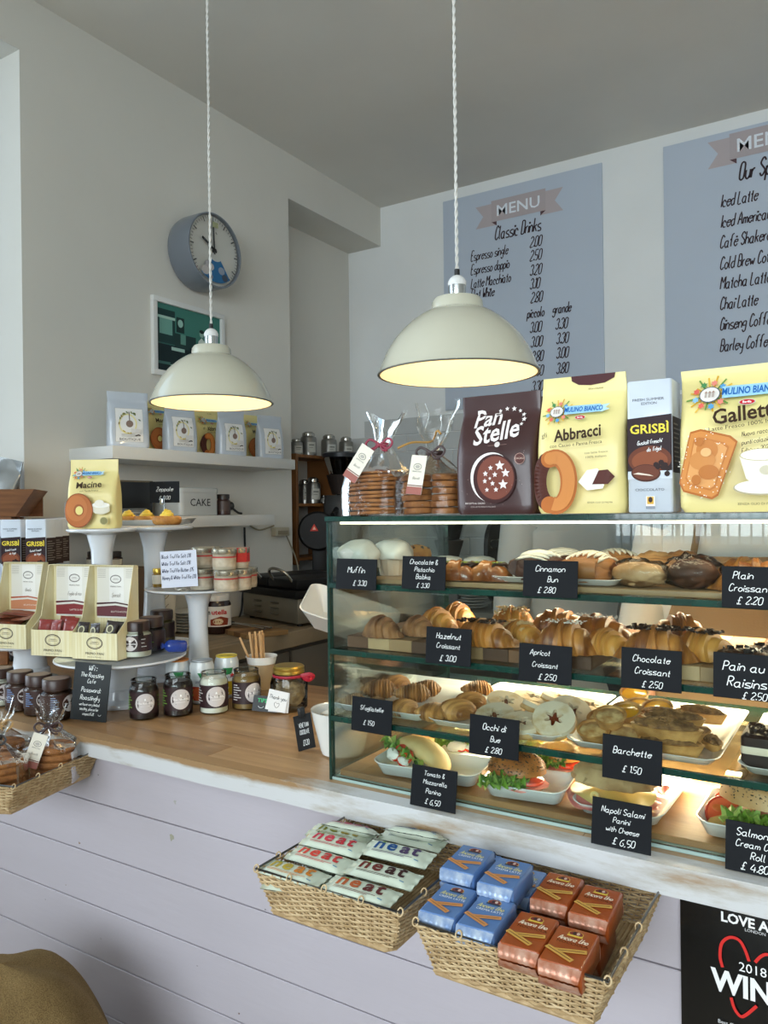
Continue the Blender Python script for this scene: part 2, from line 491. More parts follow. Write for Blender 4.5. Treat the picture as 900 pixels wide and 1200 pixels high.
# ---- menus printed on big panels on the back wall
YM = YB - 0.012
def wp(px, py):
    p = at(px, py, Y=YM - 0.001); return (p.x, p.z)
def menu(name, x0, x1, z0, z1, label, texts, banner):
    m = mat('#bcc6d4', 0.7, var=0.05, scale=2)
    t = thing(name, label, 'menu board', ((x0 + x1) / 2, YM, z0))
    xc = (x0 + x1) / 2
    G().box((x0 - xc, 0, 0), (x1 - xc, 0.011, z1 - z0), m).out('board', t)
    A = Art(0.0004)
    bx, bz, bw, bh, rot = banner
    X = lambda dx, dz: (bx - xc + dx * cos(rot) - dz * sin(rot), bz - z0 + dx * sin(rot) + dz * cos(rot))
    tp = '#b9aeb0'
    hw = bw * 0.5; q = bh / 2
    for s in (-1, 1):
        A.poly([X(s * hw * 0.5, -q * 1.35), X(s * hw, -q * 1.35), X(s * hw * 0.82, -q * 0.3), X(s * hw, q * 0.75), X(s * hw * 0.5, q * 0.75)], tp)
        A.poly([X(s * hw * 0.50, -q), X(s * hw * 0.62, -q), X(s * hw * 0.50, -q * 1.4)], '#5b4247')
    A.poly([X(-hw * 0.62, -q), X(hw * 0.62, -q), X(hw * 0.62, q), X(-hw * 0.62, q)], '#b3a8aa')
    p = X(0, -bh * 0.26)
    A.text('MENU', p[0], p[1], bh * 0.52, '#e6ebf3', bold=0.012, w=hw * 0.98, rot=rot)
    A.bake('banner', lambda x, y, h: (x, -h, y), t)
    B = Art(0.0002)
    for (s, px, py, h) in texts:
        x, z = wp(px, py)
        B.hand(s, x - xc, z - z0, h, '#3b2b30', al='l', w=h * 0.10, wf=0.56 if s[0].isdigit() else 0.47, slant=0.35)
    B.bake('lettering', lambda x, y, h: (x, -h - 0.0006, y), t)
    return t
a = wp(519, 237); b = wp(705, 190)
zt = (a[1] + b[1]) / 2
bc = wp(607, 241)
T1 = [('Classic Drinks', 580, 281, .070)]
T1 += [(s, 552, y, .052) for s, y in (('Espresso single', 306), ('Espresso doppio', 322), ('Latte Macchiato', 338), ('Flat White', 351))]
T1 += [(s, x, y, .053) for s, x, y in (('2.00', 621, 290), ('2.50', 621, 306), ('3.20', 621, 323), ('3.10', 621, 339), ('2.80', 622, 355), ('3.00', 621, 390), ('3.30', 651, 386), ('3.00', 622, 407), ('3.30', 652, 403), ('2.80', 623, 424), ('3.00', 652, 420), ('2.50', 623, 441), ('3.80', 652, 438), ('3.30', 623, 459))]
T1 += [('piccolo', 618, 373, .052), ('grande', 648, 368, .052)]
menu('menu_board', a[0], b[0], 2.04, zt, 'pale blue wall menu headed Classic Drinks, left of the two', T1, (bc[0], bc[1], 0.50, 0.115, 0.0))
a2 = wp(777, 166)
bc2 = wp(898, 162)
T2 = [('Our Specials', 866, 211, .078)]
T2 += [(s, 844, y, .056) for s, y in (('Iced Latte', 243), ('Iced Americano', 267), ('Café Shakerato', 291), ('Cold Brew Coffee', 316), ('Matcha Latte', 339), ('Chai Latte', 363), ('Ginseng Coffee', 387), ('Barley Coffee', 412))]
menu('menu_board', a2[0], a2[0] + (b[0] - a[0]) * 1.02, 2.04, zt, 'pale blue wall menu listing Iced Latte, at the right edge', T2, (bc2[0], bc2[1], 0.50, 0.12, 0.0))

# ================================================================ counter
YF = 1.07                                   # front edge of the worktop
ctr = thing('counter', 'white plank-fronted shop counter, worn wooden worktop over pale boards', 'counter', (-1.0, 1.10, 0))
pl_m = mat('#bfb8c0', 0.55, var=0.07, scale=2.5, bump=0.3, bscale=25, stretch=(0.6, 1, 3))
dk = mat('#5a4a44', 0.8)
G().box((-1.48, 0.03, 0), (2.3, 0.05, 0.95), dk).out('backing_board', ctr)
z = 0.959
k = 0
while z > 0.03:
    z2 = max(z - 0.1125, 0.01)
    G().box((-1.48, 0.0, z2 + 0.0022), (2.3, 0.03, z), pl_m).out('plank', ctr, bevel=0.0012, seg=1)
    z = z2; k += 1
G().box((-1.48, 0.60, 0), (2.3, 0.63, 0.95), mat('#b8b2a8', 0.7)).out('back_panel', ctr)
def nosing_mat():
    m = bpy.data.materials.new('m_nosing'); m.use_nodes = True
    n = m.node_tree.nodes; l = m.node_tree.links; b = n['Principled BSDF']; b.inputs['Roughness'].default_value = .6; b.inputs['Specular IOR Level'].default_value = .3
    tc = n.new('ShaderNodeTexCoord'); sp = n.new('ShaderNodeSeparateXYZ'); l.new(tc.outputs['Object'], sp.inputs[0])
    no = n.new('ShaderNodeTexNoise'); no.inputs['Scale'].default_value = 9; no.inputs['Detail'].default_value = 8; no.inputs['Roughness'].default_value = .65
    mp = n.new('ShaderNodeMapping'); mp.inputs['Scale'].default_value = (.45, 1, 2.2); l.new(tc.outputs['Object'], mp.inputs[0]); l.new(mp.outputs[0], no.inputs['Vector'])
    zx = n.new('ShaderNodeMapRange'); zx.inputs['From Min'].default_value = .022; zx.inputs['From Max'].default_value = .036; l.new(sp.outputs[2], zx.inputs[0])
    xx = n.new('ShaderNodeMapRange'); xx.inputs['From Min'].default_value = .35; xx.inputs['From Max'].default_value = -.05; l.new(sp.outputs[0], xx.inputs[0])
    mu = n.new('ShaderNodeMath'); mu.operation = 'MULTIPLY'; l.new(zx.outputs[0], mu.inputs[0]); l.new(xx.outputs[0], mu.inputs[1])
    ma = n.new('ShaderNodeMath'); ma.operation = 'MULTIPLY_ADD'; ma.inputs[1].default_value = .36; l.new(mu.outputs[0], ma.inputs[0]); l.new(no.outputs[0], ma.inputs[2])
    r = n.new('ShaderNodeValToRGB'); e = r.color_ramp.elements; e[0].position = .50; e[0].color = lin('#c9c9c9'); e[1].position = .72; e[1].color = lin('#9a7a55')
    q = e.new(.60); q.color = lin('#b5b0a8')
    l.new(ma.outputs[0], r.inputs[0]); l.new(r.outputs[0], b.inputs['Base Color'])
    bu = n.new('ShaderNodeBump'); bu.inputs['Strength'].default_value = .5; bu.inputs['Distance'].default_value = .002; l.new(no.outputs[0], bu.inputs['Height']); l.new(bu.outputs[0], b.inputs['Normal'])
    return m
for i_, (px_, py_, w_, h_, c_) in enumerate(((201, 981, .016, .020, '#a19e8c'), (205, 940, .010, .012, '#aaa6a0'), (93, 988, .008, .007, '#8a6a4c'), (77, 1037, .006, .003, '#8f7a66'), (311, 1066, .004, .006, '#6b6668'), (280, 1188, .006, .004, '#7a5a52'), (115, 908, .006, .004, '#7d7778'), (53, 1054, .005, .006, '#908b8c'), (231, 1132, .004, .003, '#6b6668'), (118, 1100, .006, .008, '#a5a0a0'))):
    q_ = at(px_, py_, Y=1.0995); rn_ = random.Random(i_); vs_ = []
    for k_ in range(14):
        a_ = 2 * PI * k_ / 14; r_ = rn_.uniform(.35, 1.0); vs_.append((q_.x + 1.0 + w_ * .5 * r_ * cos(a_), -.0003, q_.z + h_ * .5 * r_ * sin(a_)))
    G().add(vs_, [tuple(range(14))], mat(c_, .8)).out('paint_scuff', ctr, smooth=0)
wt = mat('#b08a5e', 0.42, hex2='#8f6a42', scale=3.2, stretch=(1.2, 14, 1), bump=0.25, bscale=9, coat=0.15)
edge = nosing_mat()
g = G()
wk = thing('worktop', 'continuous worn wooden worktop with chipped white-painted front edge', 'worktop', (-1.0, YF, 0.96))
# staves of the butcher-block top
rs = random.Random(3)
y = 0.03; row = 0
stv = []
while y < 0.62:
    x = -1.4 - rs.random() * 0.3
    w = 0.075
    while x < 2.3:
        L = rs.uniform(0.5, 0.9)
        x2 = min(x + L, 2.35)
        stv.append((max(x, -1.4), y, x2, min(y + w, 0.64)))
        x = x2
    y += w; row += 1
tones = [mat(c, 0.42, hex2=c2, scale=3.2, stretch=(1.2, 14, 1), bump=0.2, bscale=9, coat=0.12) for c, c2 in (('#b18a60', '#94704a'), ('#a37c52', '#83603c'), ('#bb966b', '#9c7851'), ('#a98259', '#8c6944'))]
G().box((-1.4, 0.02, 0.0), (2.35, 0.64, 0.034), tones[1]).out('core', wk)
for i, (xa, ya, xb, yb) in enumerate(stv):
    G().box((xa + 0.0004, ya, 0.0345), (xb - 0.0004, yb - 0.0005, 0.04), tones[i % 4 if i % 3 else rs.randrange(4)]).out('stave', wk, bevel=0.0004, seg=1)
# rounded painted nosing, slightly wavy like the hand-cut edge
def nose(u, v):
    x = -1.4 + 3.75 * u; a = v * 2 * PI
    wv = 0.003 * noise.noise(Vector((x * 6, 0, 0)))
    cy = 0.018 * (1 if cos(a) > 0 else 1); 
    return (x, 0.015 - 0.017 * max(-1, min(1, 1.6 * cos(a))) + wv * (1 if cos(a) > 0 else 0), 0.02 + 0.0202 * max(-1, min(1, 1.5 * sin(a))))
G().grid(nose, 120, 16, edge, cv=True).out('painted_nosing', wk, smooth=50)

# black award plaque fixed to the planks
p0 = at(796, 1043, Y=1.09); p1 = at(797, 1200, Y=1.09)
aw = thing('award_plaque', 'black award poster with red heart outline at lower right', 'plaque', (p0.x, 1.097, 0.44))
zt_ = 0.955 - 0.44
G().box((0, -0.004, 0), (0.36, 0, zt_), mat('#0b0c0d', 0.25, coat=0.3)).out('panel', aw, bevel=0.001)
A = Art(0.0003)
def ap(px, py):
    p = at(px, py, Y=1.092); return p.x - p0.x, p.z - 0.44
x, y = ap(845, 1079); A.text('LOVE AWARDS', x, y, 0.0125, '#f4f4f4', bold=0.03, al='l', w=0.115)
x, y = ap(869, 1070); A.text('Time Out', x, y, 0.008, '#b8b8b8', al='l', w=0.034, bold=0.02)
x, y = ap(873, 1091); A.text('LONDON', x, y, 0.004, '#d8d8d8', al='l')
A.line([ap(817, 1052), ap(864, 1064)], 0.0014, '#e03a34')
x, y = ap(866, 1137); A.text('2018', x, y, 0.012, '#f4f4f4', al='l')
x, y = ap(833, 1157); A.text('WINNER', x, y, 0.028, '#f4f4f4', bold=0.035, al='l', w=0.14)
red = '#d8322e'
A.line(catmull([ap(847, 1133), ap(844, 1120), ap(846, 1105), ap(855, 1098), ap(866, 1101), ap(873, 1112), ap(878, 1126)], 6), 0.0038, red)
A.line(catmull([ap(885, 1127), ap(892, 1120), ap(900, 1118), ap(912, 1125), ap(918, 1140), ap(914, 1160)], 6), 0.0038, red)
A.line(catmull([ap(857, 1168), ap(861, 1181), ap(868, 1190), ap(875, 1188), ap(887, 1178)], 6), 0.0038, red)
x, y = ap(842, 1197); A.text('Best Cafe', x, y, 0.005, '#d8d8d8', al='l')
A.bake('print', lambda x, y, h: (x, -0.0043 - h, y), aw)

# ================================================================ pendant lamps
def pendant(px, py, Y, dia, label, tone):
    c = at(px, py, Y=Y)                       # rim centre
    t = thing('pendant_lamp', label, 'lamp', tuple(c), group='cream pendant lamps over the counter')
    r = dia / 2
    en = mat(tone, 0.16, coat=0.6, var=0.03)
    inn = mat('#f3ecd6', 0.35)
    pr = [(r * a, r * b) for a, b in ((1.0, 0), (1.012, 0.012), (1.0, 0.03), (0.965, 0.12), (0.90, 0.27), (0.81, 0.42), (0.70, 0.55), (0.58, 0.66), (0.46, 0.745), (0.375, 0.79), (0.33, 0.80), (0.325, 0.83), (0.32, 0.90), (0.29, 0.945), (0.22, 0.965), (0.11, 0.975))]
    G().lathe(pr, 56, en, cap=False).out('shade', t)
    pi_ = [(max(a - 0.004, 0.001), b - 0.003 if i > 2 else b) for i, (a, b) in enumerate(pr)]
    G().lathe(pi_[:10] + [(0.001, r * 0.79)], 56, inn, cap=False).out('shade_lining', t)
    G().tube([(r * 1.006 * cos(2 * PI * i / 48), r * 1.006 * sin(2 * PI * i / 48), 0.001) for i in range(48)], 0.0022, mat('#8d8f86', 0.3, metal=0.5), closed=True).out('rim', t)
    z0 = r * 0.975
    G().lathe([(0.020, z0), (0.021, z0 + 0.012), (0.021, z0 + 0.026)], 24, mat('#b9bdbd', 0.25, metal=0.9)).out('collar', t)
    G().lathe([(0.022, z0 + 0.026), (0.0225, z0 + 0.034), (0.019, z0 + 0.042), (0.012, z0 + 0.049), (0.007, z0 + 0.051)], 24, mat('#eeeeec', 0.25)).out('lamp_holder', t)
    G().lathe([(0.0065, z0 + 0.050), (0.0065, z0 + 0.066)], 14, mat('#1c1c1d', 0.5)).out('cord_grip', t)
    g = G(); zz = z0 + 0.064; top = ZC - c.z
    for ph in (0, PI):
        n = int((top - zz) / 0.006)
        g.tube([(0.0022 * cos(ph + i * 0.85), 0.0022 * sin(ph + i * 0.85), zz + (top - zz) * i / n) for i in range(n + 1)], 0.0024, mat('#dedcd6', 0.8), n=4)
    g.out('twisted_cord', t, smooth=60)
    G().lathe([(0.045, top - 0.02), (0.045, top)], 20, mat('#e4e2dc', 0.5)).out('ceiling_rose', t)
    b = G().lathe([(0.012, z0 - 0.05), (0.016, z0 - 0.07), (0.028, z0 - 0.095), (0.031, z0 - 0.115), (0.022, z0 - 0.137), (0.001, z0 - 0.146)], 20, emit('#ffc060', 5)).out('bulb', t)
    d = bpy.data.lights.new('lamp_light', 'POINT'); d.energy = 1.5; d.color = (1, 0.80, 0.48); d.shadow_soft_size = 0.03
    o = bpy.data.objects.new('lamp_light', d); C.objects.link(o); o.parent = t; o.location = (0, 0, z0 - 0.16)
    return t
pendant(248.5, 473, 1.79, 0.375, 'cream enamel pendant lamp hanging left, in front of the clock wall', '#cfccb8')
pendant(537, 439, 1.70, 0.385, 'cream enamel pendant lamp hanging right, in front of the menu', '#cfccb8')

# ================================================================ clock and picture on the left wall
ROTL = PI / 2                                # local -Y faces +X
c = at(243, 296, X=XL + 0.085)
ck = thing('wall_clock', 'round blue-grey rimmed wall clock high above the shelves', 'clock', (XL, c.y, c.z), rz=ROTL)
r = 0.158
rim = mat('#747b84', 0.35, coat=0.2)
XF = Matrix.Rotation(PI / 2, 4, 'X')
G().lathe([(r * 0.9, 0), (r * 0.97, 0.01), (r, 0.03), (r, 0.125), (r * 0.985, 0.135), (r * 0.95, 0.135), (r * 0.93, 0.123)], 64, rim, xf=XF, cap=False).out('housing', ck)
A = Art(0.0003)
A.ell(0, 0, r * 0.935, r * 0.935, '#e8e7e0', 56)
for i in range(60):
    a = PI / 2 - 2 * PI * i / 60
    L = 0.13 if i % 5 == 0 else 0.07
    if 24 <= i <= 36: continue
    A.line([(r * (0.90 - L) * cos(a), r * (0.90 - L) * sin(a)), (r * 0.90 * cos(a), r * 0.90 * sin(a))], 0.0045 if i % 5 == 0 else 0.002, '#2a2c2f')
w = [(0.30 * r * cos(a), 0.30 * r * sin(a)) for a in [math.radians(232 + 76 * i / 10) for i in range(11)]] + [(0.86 * r * cos(a), 0.86 * r * sin(a)) for a in [math.radians(308 - 76 * i / 14) for i in range(15)]]
A.poly(w, '#2e6b9a')
for a, q, s, cc in ((238, .72, .14, '#b9b3b0'), (248, .52, .12, '#b5aeab'), (236, .52, .11, '#a8a3a4'), (292, .55, .12, '#8f98a8'), (296, .75, .11, '#48505e'), (255, .78, .08, '#8c8a94')):
    A.ell(q * r * cos(math.radians(a)), q * r * sin(math.radians(a)), s * r, s * r * .85, cc)
A.rect(-0.018, 0.095, 0.014, 0.118, '#a9ab83')
A.hand('~', 0, 0.062, 0.02, '#3a3a3a')
A.bake('dial', lambda x, y, h: (x, -0.119 - h, y), ck)
G().cbox((0, -0.127, 0.055), (0.007, 0.0015, 0.14), mat('#15171a', 0.4)).out('minute_hand', ck, rot=(0, math.radians(-3), 0))
G().cbox((0, -0.130, 0.036), (0.010, 0.0015, 0.095), mat('#15171a', 0.4)).out('hour_hand', ck, rot=(0, math.radians(-62), 0))
G().lathe([(0.008, 0.119), (0.008, 0.132)], 16, mat('#15171a', 0.4), xf=XF).out('hub', ck)
G().lathe([(r * 0.94, 0.1335), (0.001, 0.1335)], 48, glass(refl=0.6), xf=XF, cap=False).out('cover_glass', ck)

c0 = at(178, 345, X=XL + 0.01); c1 = at(262, 368, X=XL + 0.01); c2 = at(179, 438, X=XL + 0.01)
W_ = c1.y - c0.y; Hh = c0.z - c2.z
pf = thing('framed_photograph', 'white framed green-toned photograph of an old workshop under the clock', 'picture', (XL, (c0.y + c1.y) / 2, c2.z), rz=ROTL)
fw = 0.022
wm = mat('#dcdcd8', 0.4)
for a, b in (((-W_ / 2, -0.018, 0), (W_ / 2, 0, fw)), ((-W_ / 2, -0.018, Hh - fw), (W_ / 2, 0, Hh)), ((-W_ / 2, -0.018, fw), (-W_ / 2 + fw, 0, Hh - fw)), ((W_ / 2 - fw, -0.018, fw), (W_ / 2, 0, Hh - fw))):
    G().box(a, b, wm).out('frame_bar', pf, bevel=0.001)
A = Art(0.0002)
w2_, h2 = W_ - 2 * fw, Hh - 2 * fw
def q(u, v): return (-w2_ / 2 + u * w2_, fw + v * h2)
def qr(u0, v0, u1, v1, c): A.rect(*q(u0, v0), *q(u1, v1), c)
qr(0, 0, 1, 1, '#2f5c55'); qr(0, 0.42, 1, 1, '#3f7a6e'); qr(0, 0, 1, 0.4, '#14282a'); qr(0.0, 0.42, 0.28, 0.92, '#1c3c3a')
qr(0.05, 0.55, 0.24, 0.80, '#6fa396'); qr(0.30, 0.62, 0.42, 0.85, '#193331'); qr(0.27, 0.38, 0.6, 0.6, '#1d3a38'); qr(0.36, 0.45, 0.44, 0.6, '#5c8f82')
A.ell(*q(0.36, 0.76), w2_ * .04, h2 * .06, '#9cc5b8')
qr(0.02, 0.78, 0.28, 0.82, '#a9cdbf'); qr(0.22, 0.33, 0.42, 0.38, '#a7c9bd'); qr(0.5, 0.36, 1.0, 0.42, '#0f2224')
A.poly([q(.60, .36), q(.76, .36), q(.74, .56), q(.69, .62), q(.64, .56)], '#cfdad2'); A.ell(*q(.69, .68), w2_ * .035, h2 * .055, '#8fb0a4'); A.ell(*q(.69, .715), w2_ * .036, h2 * .03, '#12201f')
A.line([q(.2, .1), q(.3, .14), q(.42, .12), q(.5, .3)], 0.004, '#9fc0b3'); qr(0.0, 0.1, 0.2, 0.14, '#3f665f'); qr(.82, .5, 1, .56, '#21413e')
A.bake('print', lambda x, y, h: (x, -0.006 - h, y), pf)
G().box((-w2_ / 2, -0.0055, fw), (w2_ / 2, -0.001, Hh - fw), mat('#2f5c55', 0.6)).out('backing', pf)

# ================================================================ wall shelves
lam = mat('#d4d4d0', 0.35, var=0.03)
g = G().box((-0.255, 0, 0), (0, 1.01, 0.045), lam)
def shelf(y0, y1, zt, label):
    o = G().box((0, 0, -0.045), (0.24, y1 - y0, 0), lam).out('wall_shelf', None, loc=(XL, y0, zt), bevel=0.0015)
    return tag(o, label, 'shelf')
SH1, SH2 = 1.713, 1.463
shelf(1.816, 2.83, SH1, 'upper white floating shelf carrying coffee pouches')
shelf(1.66, 2.68, SH2, 'lower white floating shelf carrying the cake tin')
# ================================================================ generators for packs, jars, dishes, baking
def sgn(v, p): return math.copysign(abs(v) ** p, v)
def pouch(parent, w, d, h, m, base=0.012, top=0.9, n=4.0, seed=0, crump=0.0025, taper=0.96, seal=0.03, name='bag_body', flare=1.0):
    """stand-up bag: squarish at the foot, pinched to a flat seal at the top; returns front(x, z, lift)"""
    def half(z):
        t = z / h
        a = w / 2 * (taper + (1 - taper) * (1 - t)) * (1 if t < 1 else 1)
        if t > 0.8: a = w / 2 * (taper + (flare - 1) * (t - 0.8) / 0.2)
        s_ = (h - seal) / h
        b = d / 2 * (1 if t < 0.45 else max(0.0, 1 - ((t - 0.45) / (s_ - 0.45)) ** 1.7) if t < s_ else 0.0)
        return a, max(b, 0.0025)
    def nz(x, z, s=1.0):
        return crump * noise.noise(Vector((x * 22 + seed * 5.1, z * 16, seed * 2.3)))
    def surf(u, v):
        z = v * h; a, b = half(z)
        if v < 0.04: k = 0.94 + 1.5 * v; a *= k; b *= k
        t = u * 2 * PI
        x = a * sgn(cos(t), 2 / n); y = b * sgn(sin(t), 2 / n)
        if y < 0: y += nz(x, z)
        elif y > 0: y -= nz(x + 3, z)
        return (x, y, z)
    g = G().grid(surf, 48, 26, m, cu=True, cap=True)
    g.out(name, parent, smooth=50)
    def front(x, z, lift):
        a, b = half(min(z, h)); q = min(abs(x / a), 0.985)
        y = -b * (1 - q ** n) ** (1 / n)
        return (x, y + nz(x, z) - lift * 1.3 - 0.0004, z)
    return front
def sign(parent_name, w, h, lines, label, loc, rz=0, tilt=0, hexc='#0b0e13', ink='#eef0ee', cat='price sign', group=None, roll=0, thick=0.0016, clip=True, name='price_sign'):
    t = thing(name, label, cat, loc, group=group)
    t.rotation_euler = (tilt, roll, rz)
    G().box((-w / 2, -thick / 2, 0), (w / 2, thick / 2, h), mat(hexc, 0.6, var=0.15, scale=30, spec=0.2)).out('card', t, bevel=0.0004, seg=1)
    A = Art(0.00005)
    for i, (s, x, y, hh) in enumerate(lines):
        A.hand(s, x * w, y * h, hh, ink, w=hh * 0.10, seed=i + len(s), wob=0.25, wf=0.98)
    A.bake('handwriting', lambda x, y, l: (x, -thick / 2 - l, y), t)
    return t
def jar_mesh(t, r, h, m, n=28, neck=0.8, lid=None, lid_h=0.014, body='jar_body', glass_m=None, fill=0.93, label_c=None, lab=(0.22, 0.78), disc=True, disc_r=0.62, lid_lab=None, angle=-PI / 2, textc=None, cfill=None, strip=None):
    """glass jar with a filling, a wrap-round label with a pale disc, and a lid"""
    hb = h - (lid_h if lid else 0)
    pr = [(r * 0.9, 0), (r, r * 0.1), (r, hb * 0.74), (r * 0.97, hb * 0.80), (r * neck, hb * 0.87), (r * neck, hb)]
    if cfill:
        G().lathe([(a * 0.955, max(z, 0.0015)) for a, z in pr[:-2]] + [(r * neck * 0.93, hb * 0.86), (r * neck * 0.92, hb * fill), (0.001, hb * fill + 0.001)], n, cfill, cap=True).out('filling', t)
    G().lathe(pr, n, m, cap=False).out(body, t)
    if label_c:
        z0, z1 = lab[0] * hb, lab[1] * hb
        G().lathe([(r * 1.008, z0), (r * 1.008, z1)], n, mat(label_c, 0.45), cap=False).out('paper_label', t)
    wrap = lambda x, y, l: ((r * 1.012 + l) * cos(angle + x / r), (r * 1.012 + l) * sin(angle + x / r), y)
    if disc:
        A = Art(0.00012); zc = (lab[0] + lab[1]) / 2 * hb; q = disc_r * (lab[1] - lab[0]) * hb * 0.72
        A.ell(0, zc, q, q, '#cfc8c6', 28)
        A.poly([(-q * .10, zc + q * .28), (q * .10, zc + q * .28), (q * .05, zc + q * .48), (-q * .05, zc + q * .48)], '#ffffff')
        A.text('The Roasting', 0, zc - q * .08, q * .19, '#f6f3f1', bold=0.02, w=q * 1.6)
        A.line([(-q * .45, zc - q * .3), (q * .45, zc - q * .3)], q * .05, '#e8e2e0')
        c2 = textc or '#d9d6d4'
        for i in range(7):
            L = q * (0.55 + 0.2 * ((i * 7) % 3)); yy = z1 - (i + 1.2) * (z1 - z0) / 9
            A.line([(-q * 2.35, yy), (-q * 2.35 + L, yy)], q * .09, c2)
            if i % 2: A.line([(q * 1.5, yy), (q * 1.5 + L * .8, yy)], q * .08, c2)
        A.bake('label_print', wrap, t, maxe=0.02, h0=0.0002)
    if not lid: G().tube([(r * neck * cos(2 * PI * i / 24), r * neck * sin(2 * PI * i / 24), hb) for i in range(24)], 0.0016, glass('#dfe6e4', refl=2.0), 6, closed=True).out('glass_rim', t)
    if lid:
        z = hb - 0.001
        G().lathe([(r * neck * 1.02, z - lid_h * 0.35), (r * neck * 1.10, z - lid_h * 0.3), (r * neck * 1.10, z + lid_h * 0.85), (r * neck * 1.04, z + lid_h), (0.001, z + lid_h)], n, lid, cap=False).out('lid', t)
        if lid_lab: G().lathe([(r * neck * 0.92, z + lid_h + 0.0004), (0.001, z + lid_h + 0.0004)], n, lid_lab, cap=False).out('lid_label', t)
        if strip:
            A = Art(); q = r * 0.2
            A.rect(r * .55, hb * 0.62, r * .95, z + lid_h * 0.8, strip)
            A.bake('seal_strip', lambda x, y, l: ((r * (1.02 if y < hb * .8 else neck * 1.11) + l) * cos(angle + x / r), (r * (1.02 if y < hb * .8 else neck * 1.11) + l) * sin(angle + x / r), y), t, maxe=0.01)
CLEAR = glass('#f4fbfa', refl=1.0)
# ---- baking
def bake_m(c1, c2, sc=30, b=0.6, rough=0.55, thr=(0.35, 0.65), stretch=None):
    return mat(c1, rough, hex2=c2, scale=sc, bump=b, bscale=sc * 3, thr=thr, stretch=stretch)
CR = bake_m('#c8853e', '#753a14', 9, 0.9, 0.4, stretch=(7, 1, 1))
CR2 = bake_m('#d99a48', '#96521b', 9, 0.9, 0.4, stretch=(7, 1, 1))
CRP = bake_m('#a9774a', '#74482a', 40, 0.8, 0.7)
def croissant(g, L, r, m, bend=0.5, seg=7, xf=None, amp=0.21, seed=0, fat=0.62, flat=0.35):
    """crescent of overlapping dough turns along x, resting on z = 0"""
    nu, nv = 20, seg * 7
    vs = []
    for j in range(nv + 1):
        t = j / nv
        x = (t - 0.5) * L; s = 2 * t - 1
        y = bend * L * (s * s - 0.4) * 0.5
        rad = r * max(0.14, (1 - abs(s) ** 2.2)) ** fat
        q = (t * seg) if t < 0.5 else (1 - t) * seg
        fr = q - math.floor(q)
        rad *= 1 + amp * (0.5 - fr)
        for i in range(nu):
            a = 2 * PI * i / nu
            k = 1 + 0.07 * noise.noise(Vector((cos(a) * 2 + seed, sin(a) * 2, t * 7)))
            zz = rad * k * sin(a)
            if zz < -rad * flat: zz = -rad * flat - 0.02 * rad
            sl = 0.18 * r * sin(a) * (1 if t < .5 else -1)
            vs.append((x + sl, y + rad * k * cos(a), zz + rad * flat + 0.0015))
    fs = [(j * nu + i, j * nu + (i + 1) % nu, (j + 1) * nu + (i + 1) % nu, (j + 1) * nu + i) for j in range(nv) for i in range(nu)]
    fs += [tuple(reversed(range(nu))), tuple(range(nv * nu, (nv + 1) * nu))]
    g.add(vs, fs, m, xf); return g
def shell_pastry(g, L, r, m, xf=None, seed=0):
    """sfogliatella: a clam of many thin ridged leaves"""
    nu, nv = 22, 48; vs = []
    for j in range(nv + 1):
        t = j / nv
        rad = r * (sin(PI * min(1, t * 0.94 + 0.03)) ** 0.55) * (0.55 + 0.55 * t if t < 0.85 else 1.02)
        fr = (t * 13) % 1
        rad *= 1.12 - 0.24 * fr
        for i in range(nu):
            a = 2 * PI * i / nu
            k = 1 + 0.06 * noise.noise(Vector((cos(a) * 3 + seed, sin(a) * 3, t * 5 + seed)))
            zz = rad * 0.72 * k * sin(a); fl = -r * 0.42
            if zz < fl: zz = fl
            x = (t - 0.5) * L + 0.22 * r * cos(a) ** 2 * (t - 0.3)
            vs.append((x, rad * 1.15 * k * cos(a), zz + r * 0.42 + 0.001))
    fs = [(j * nu + i, j * nu + (i + 1) % nu, (j + 1) * nu + (i + 1) % nu, (j + 1) * nu + i) for j in range(nv) for i in range(nu)]
    fs += [tuple(reversed(range(nu))), tuple(range(nv * nu, (nv + 1) * nu))]
    g.add(vs, fs, m, xf); return g
def sprinkle(g, n, fn, size, m, seed=1):
    """small crumbs laid on fn(a, b) for random a, b"""
    rn = random.Random(seed)
    for _ in range(n):
        p = Vector(fn(rn.random(), rn.random())); s = size * rn.uniform(0.6, 1.3)
        xf = Matrix.Translation(p) @ Matrix.Rotation(rn.random() * 6, 4, 'Z') @ Matrix.Rotation(rn.random() * 3, 4, 'X')
        g.box((-s, -s * 0.55, -s * 0.4), (s, s * 0.55, s * 0.4), m, xf)
    return g
LEAF = [mat('#5f8a2c', 0.45, hex2='#8fb548', scale=30), mat('#3f6a24', 0.45, hex2='#6c9638', scale=30), mat('#a9c266', 0.45, hex2='#7fa244', scale=30)]
def leaf(g, c, r, m, seed=0, ruff=0.3, tilt=0.5, az=0, long=1.3):
    xf = Matrix.Translation(c) @ Matrix.Rotation(az, 4, 'Z') @ Matrix.Rotation(tilt, 4, 'Y')
    rn = random.Random(seed); p1 = rn.random() * 6
    def f(u, v):
        a = u * 2 * PI; q = v
        rad = r * q * (1 + 0.12 * sin(5 * a + p1))
        return (rad * cos(a) * long, rad * sin(a), ruff * r * q * q * (sin(7 * a + p1) * 0.6 + sin(3 * a) * .5))
    g.grid(f, 28, 4, m, cu=True, xf=xf); return g
def slice_disc(g, c, r, t, m, rot=(0, 0, 0), n=22):
    xf = Matrix.Translation(c) @ Matrix.Rotation(rot[2], 4, 'Z') @ Matrix.Rotation(rot[1], 4, 'Y') @ Matrix.Rotation(rot[0], 4, 'X')
    g.lathe([(r * 0.97, 0), (r, t * 0.3), (r, t * 0.7), (r * 0.97, t)], n, m, xf=xf); return g
CHINA = mat('#e9ebe9', 0.12, coat=0.5, var=0.02)
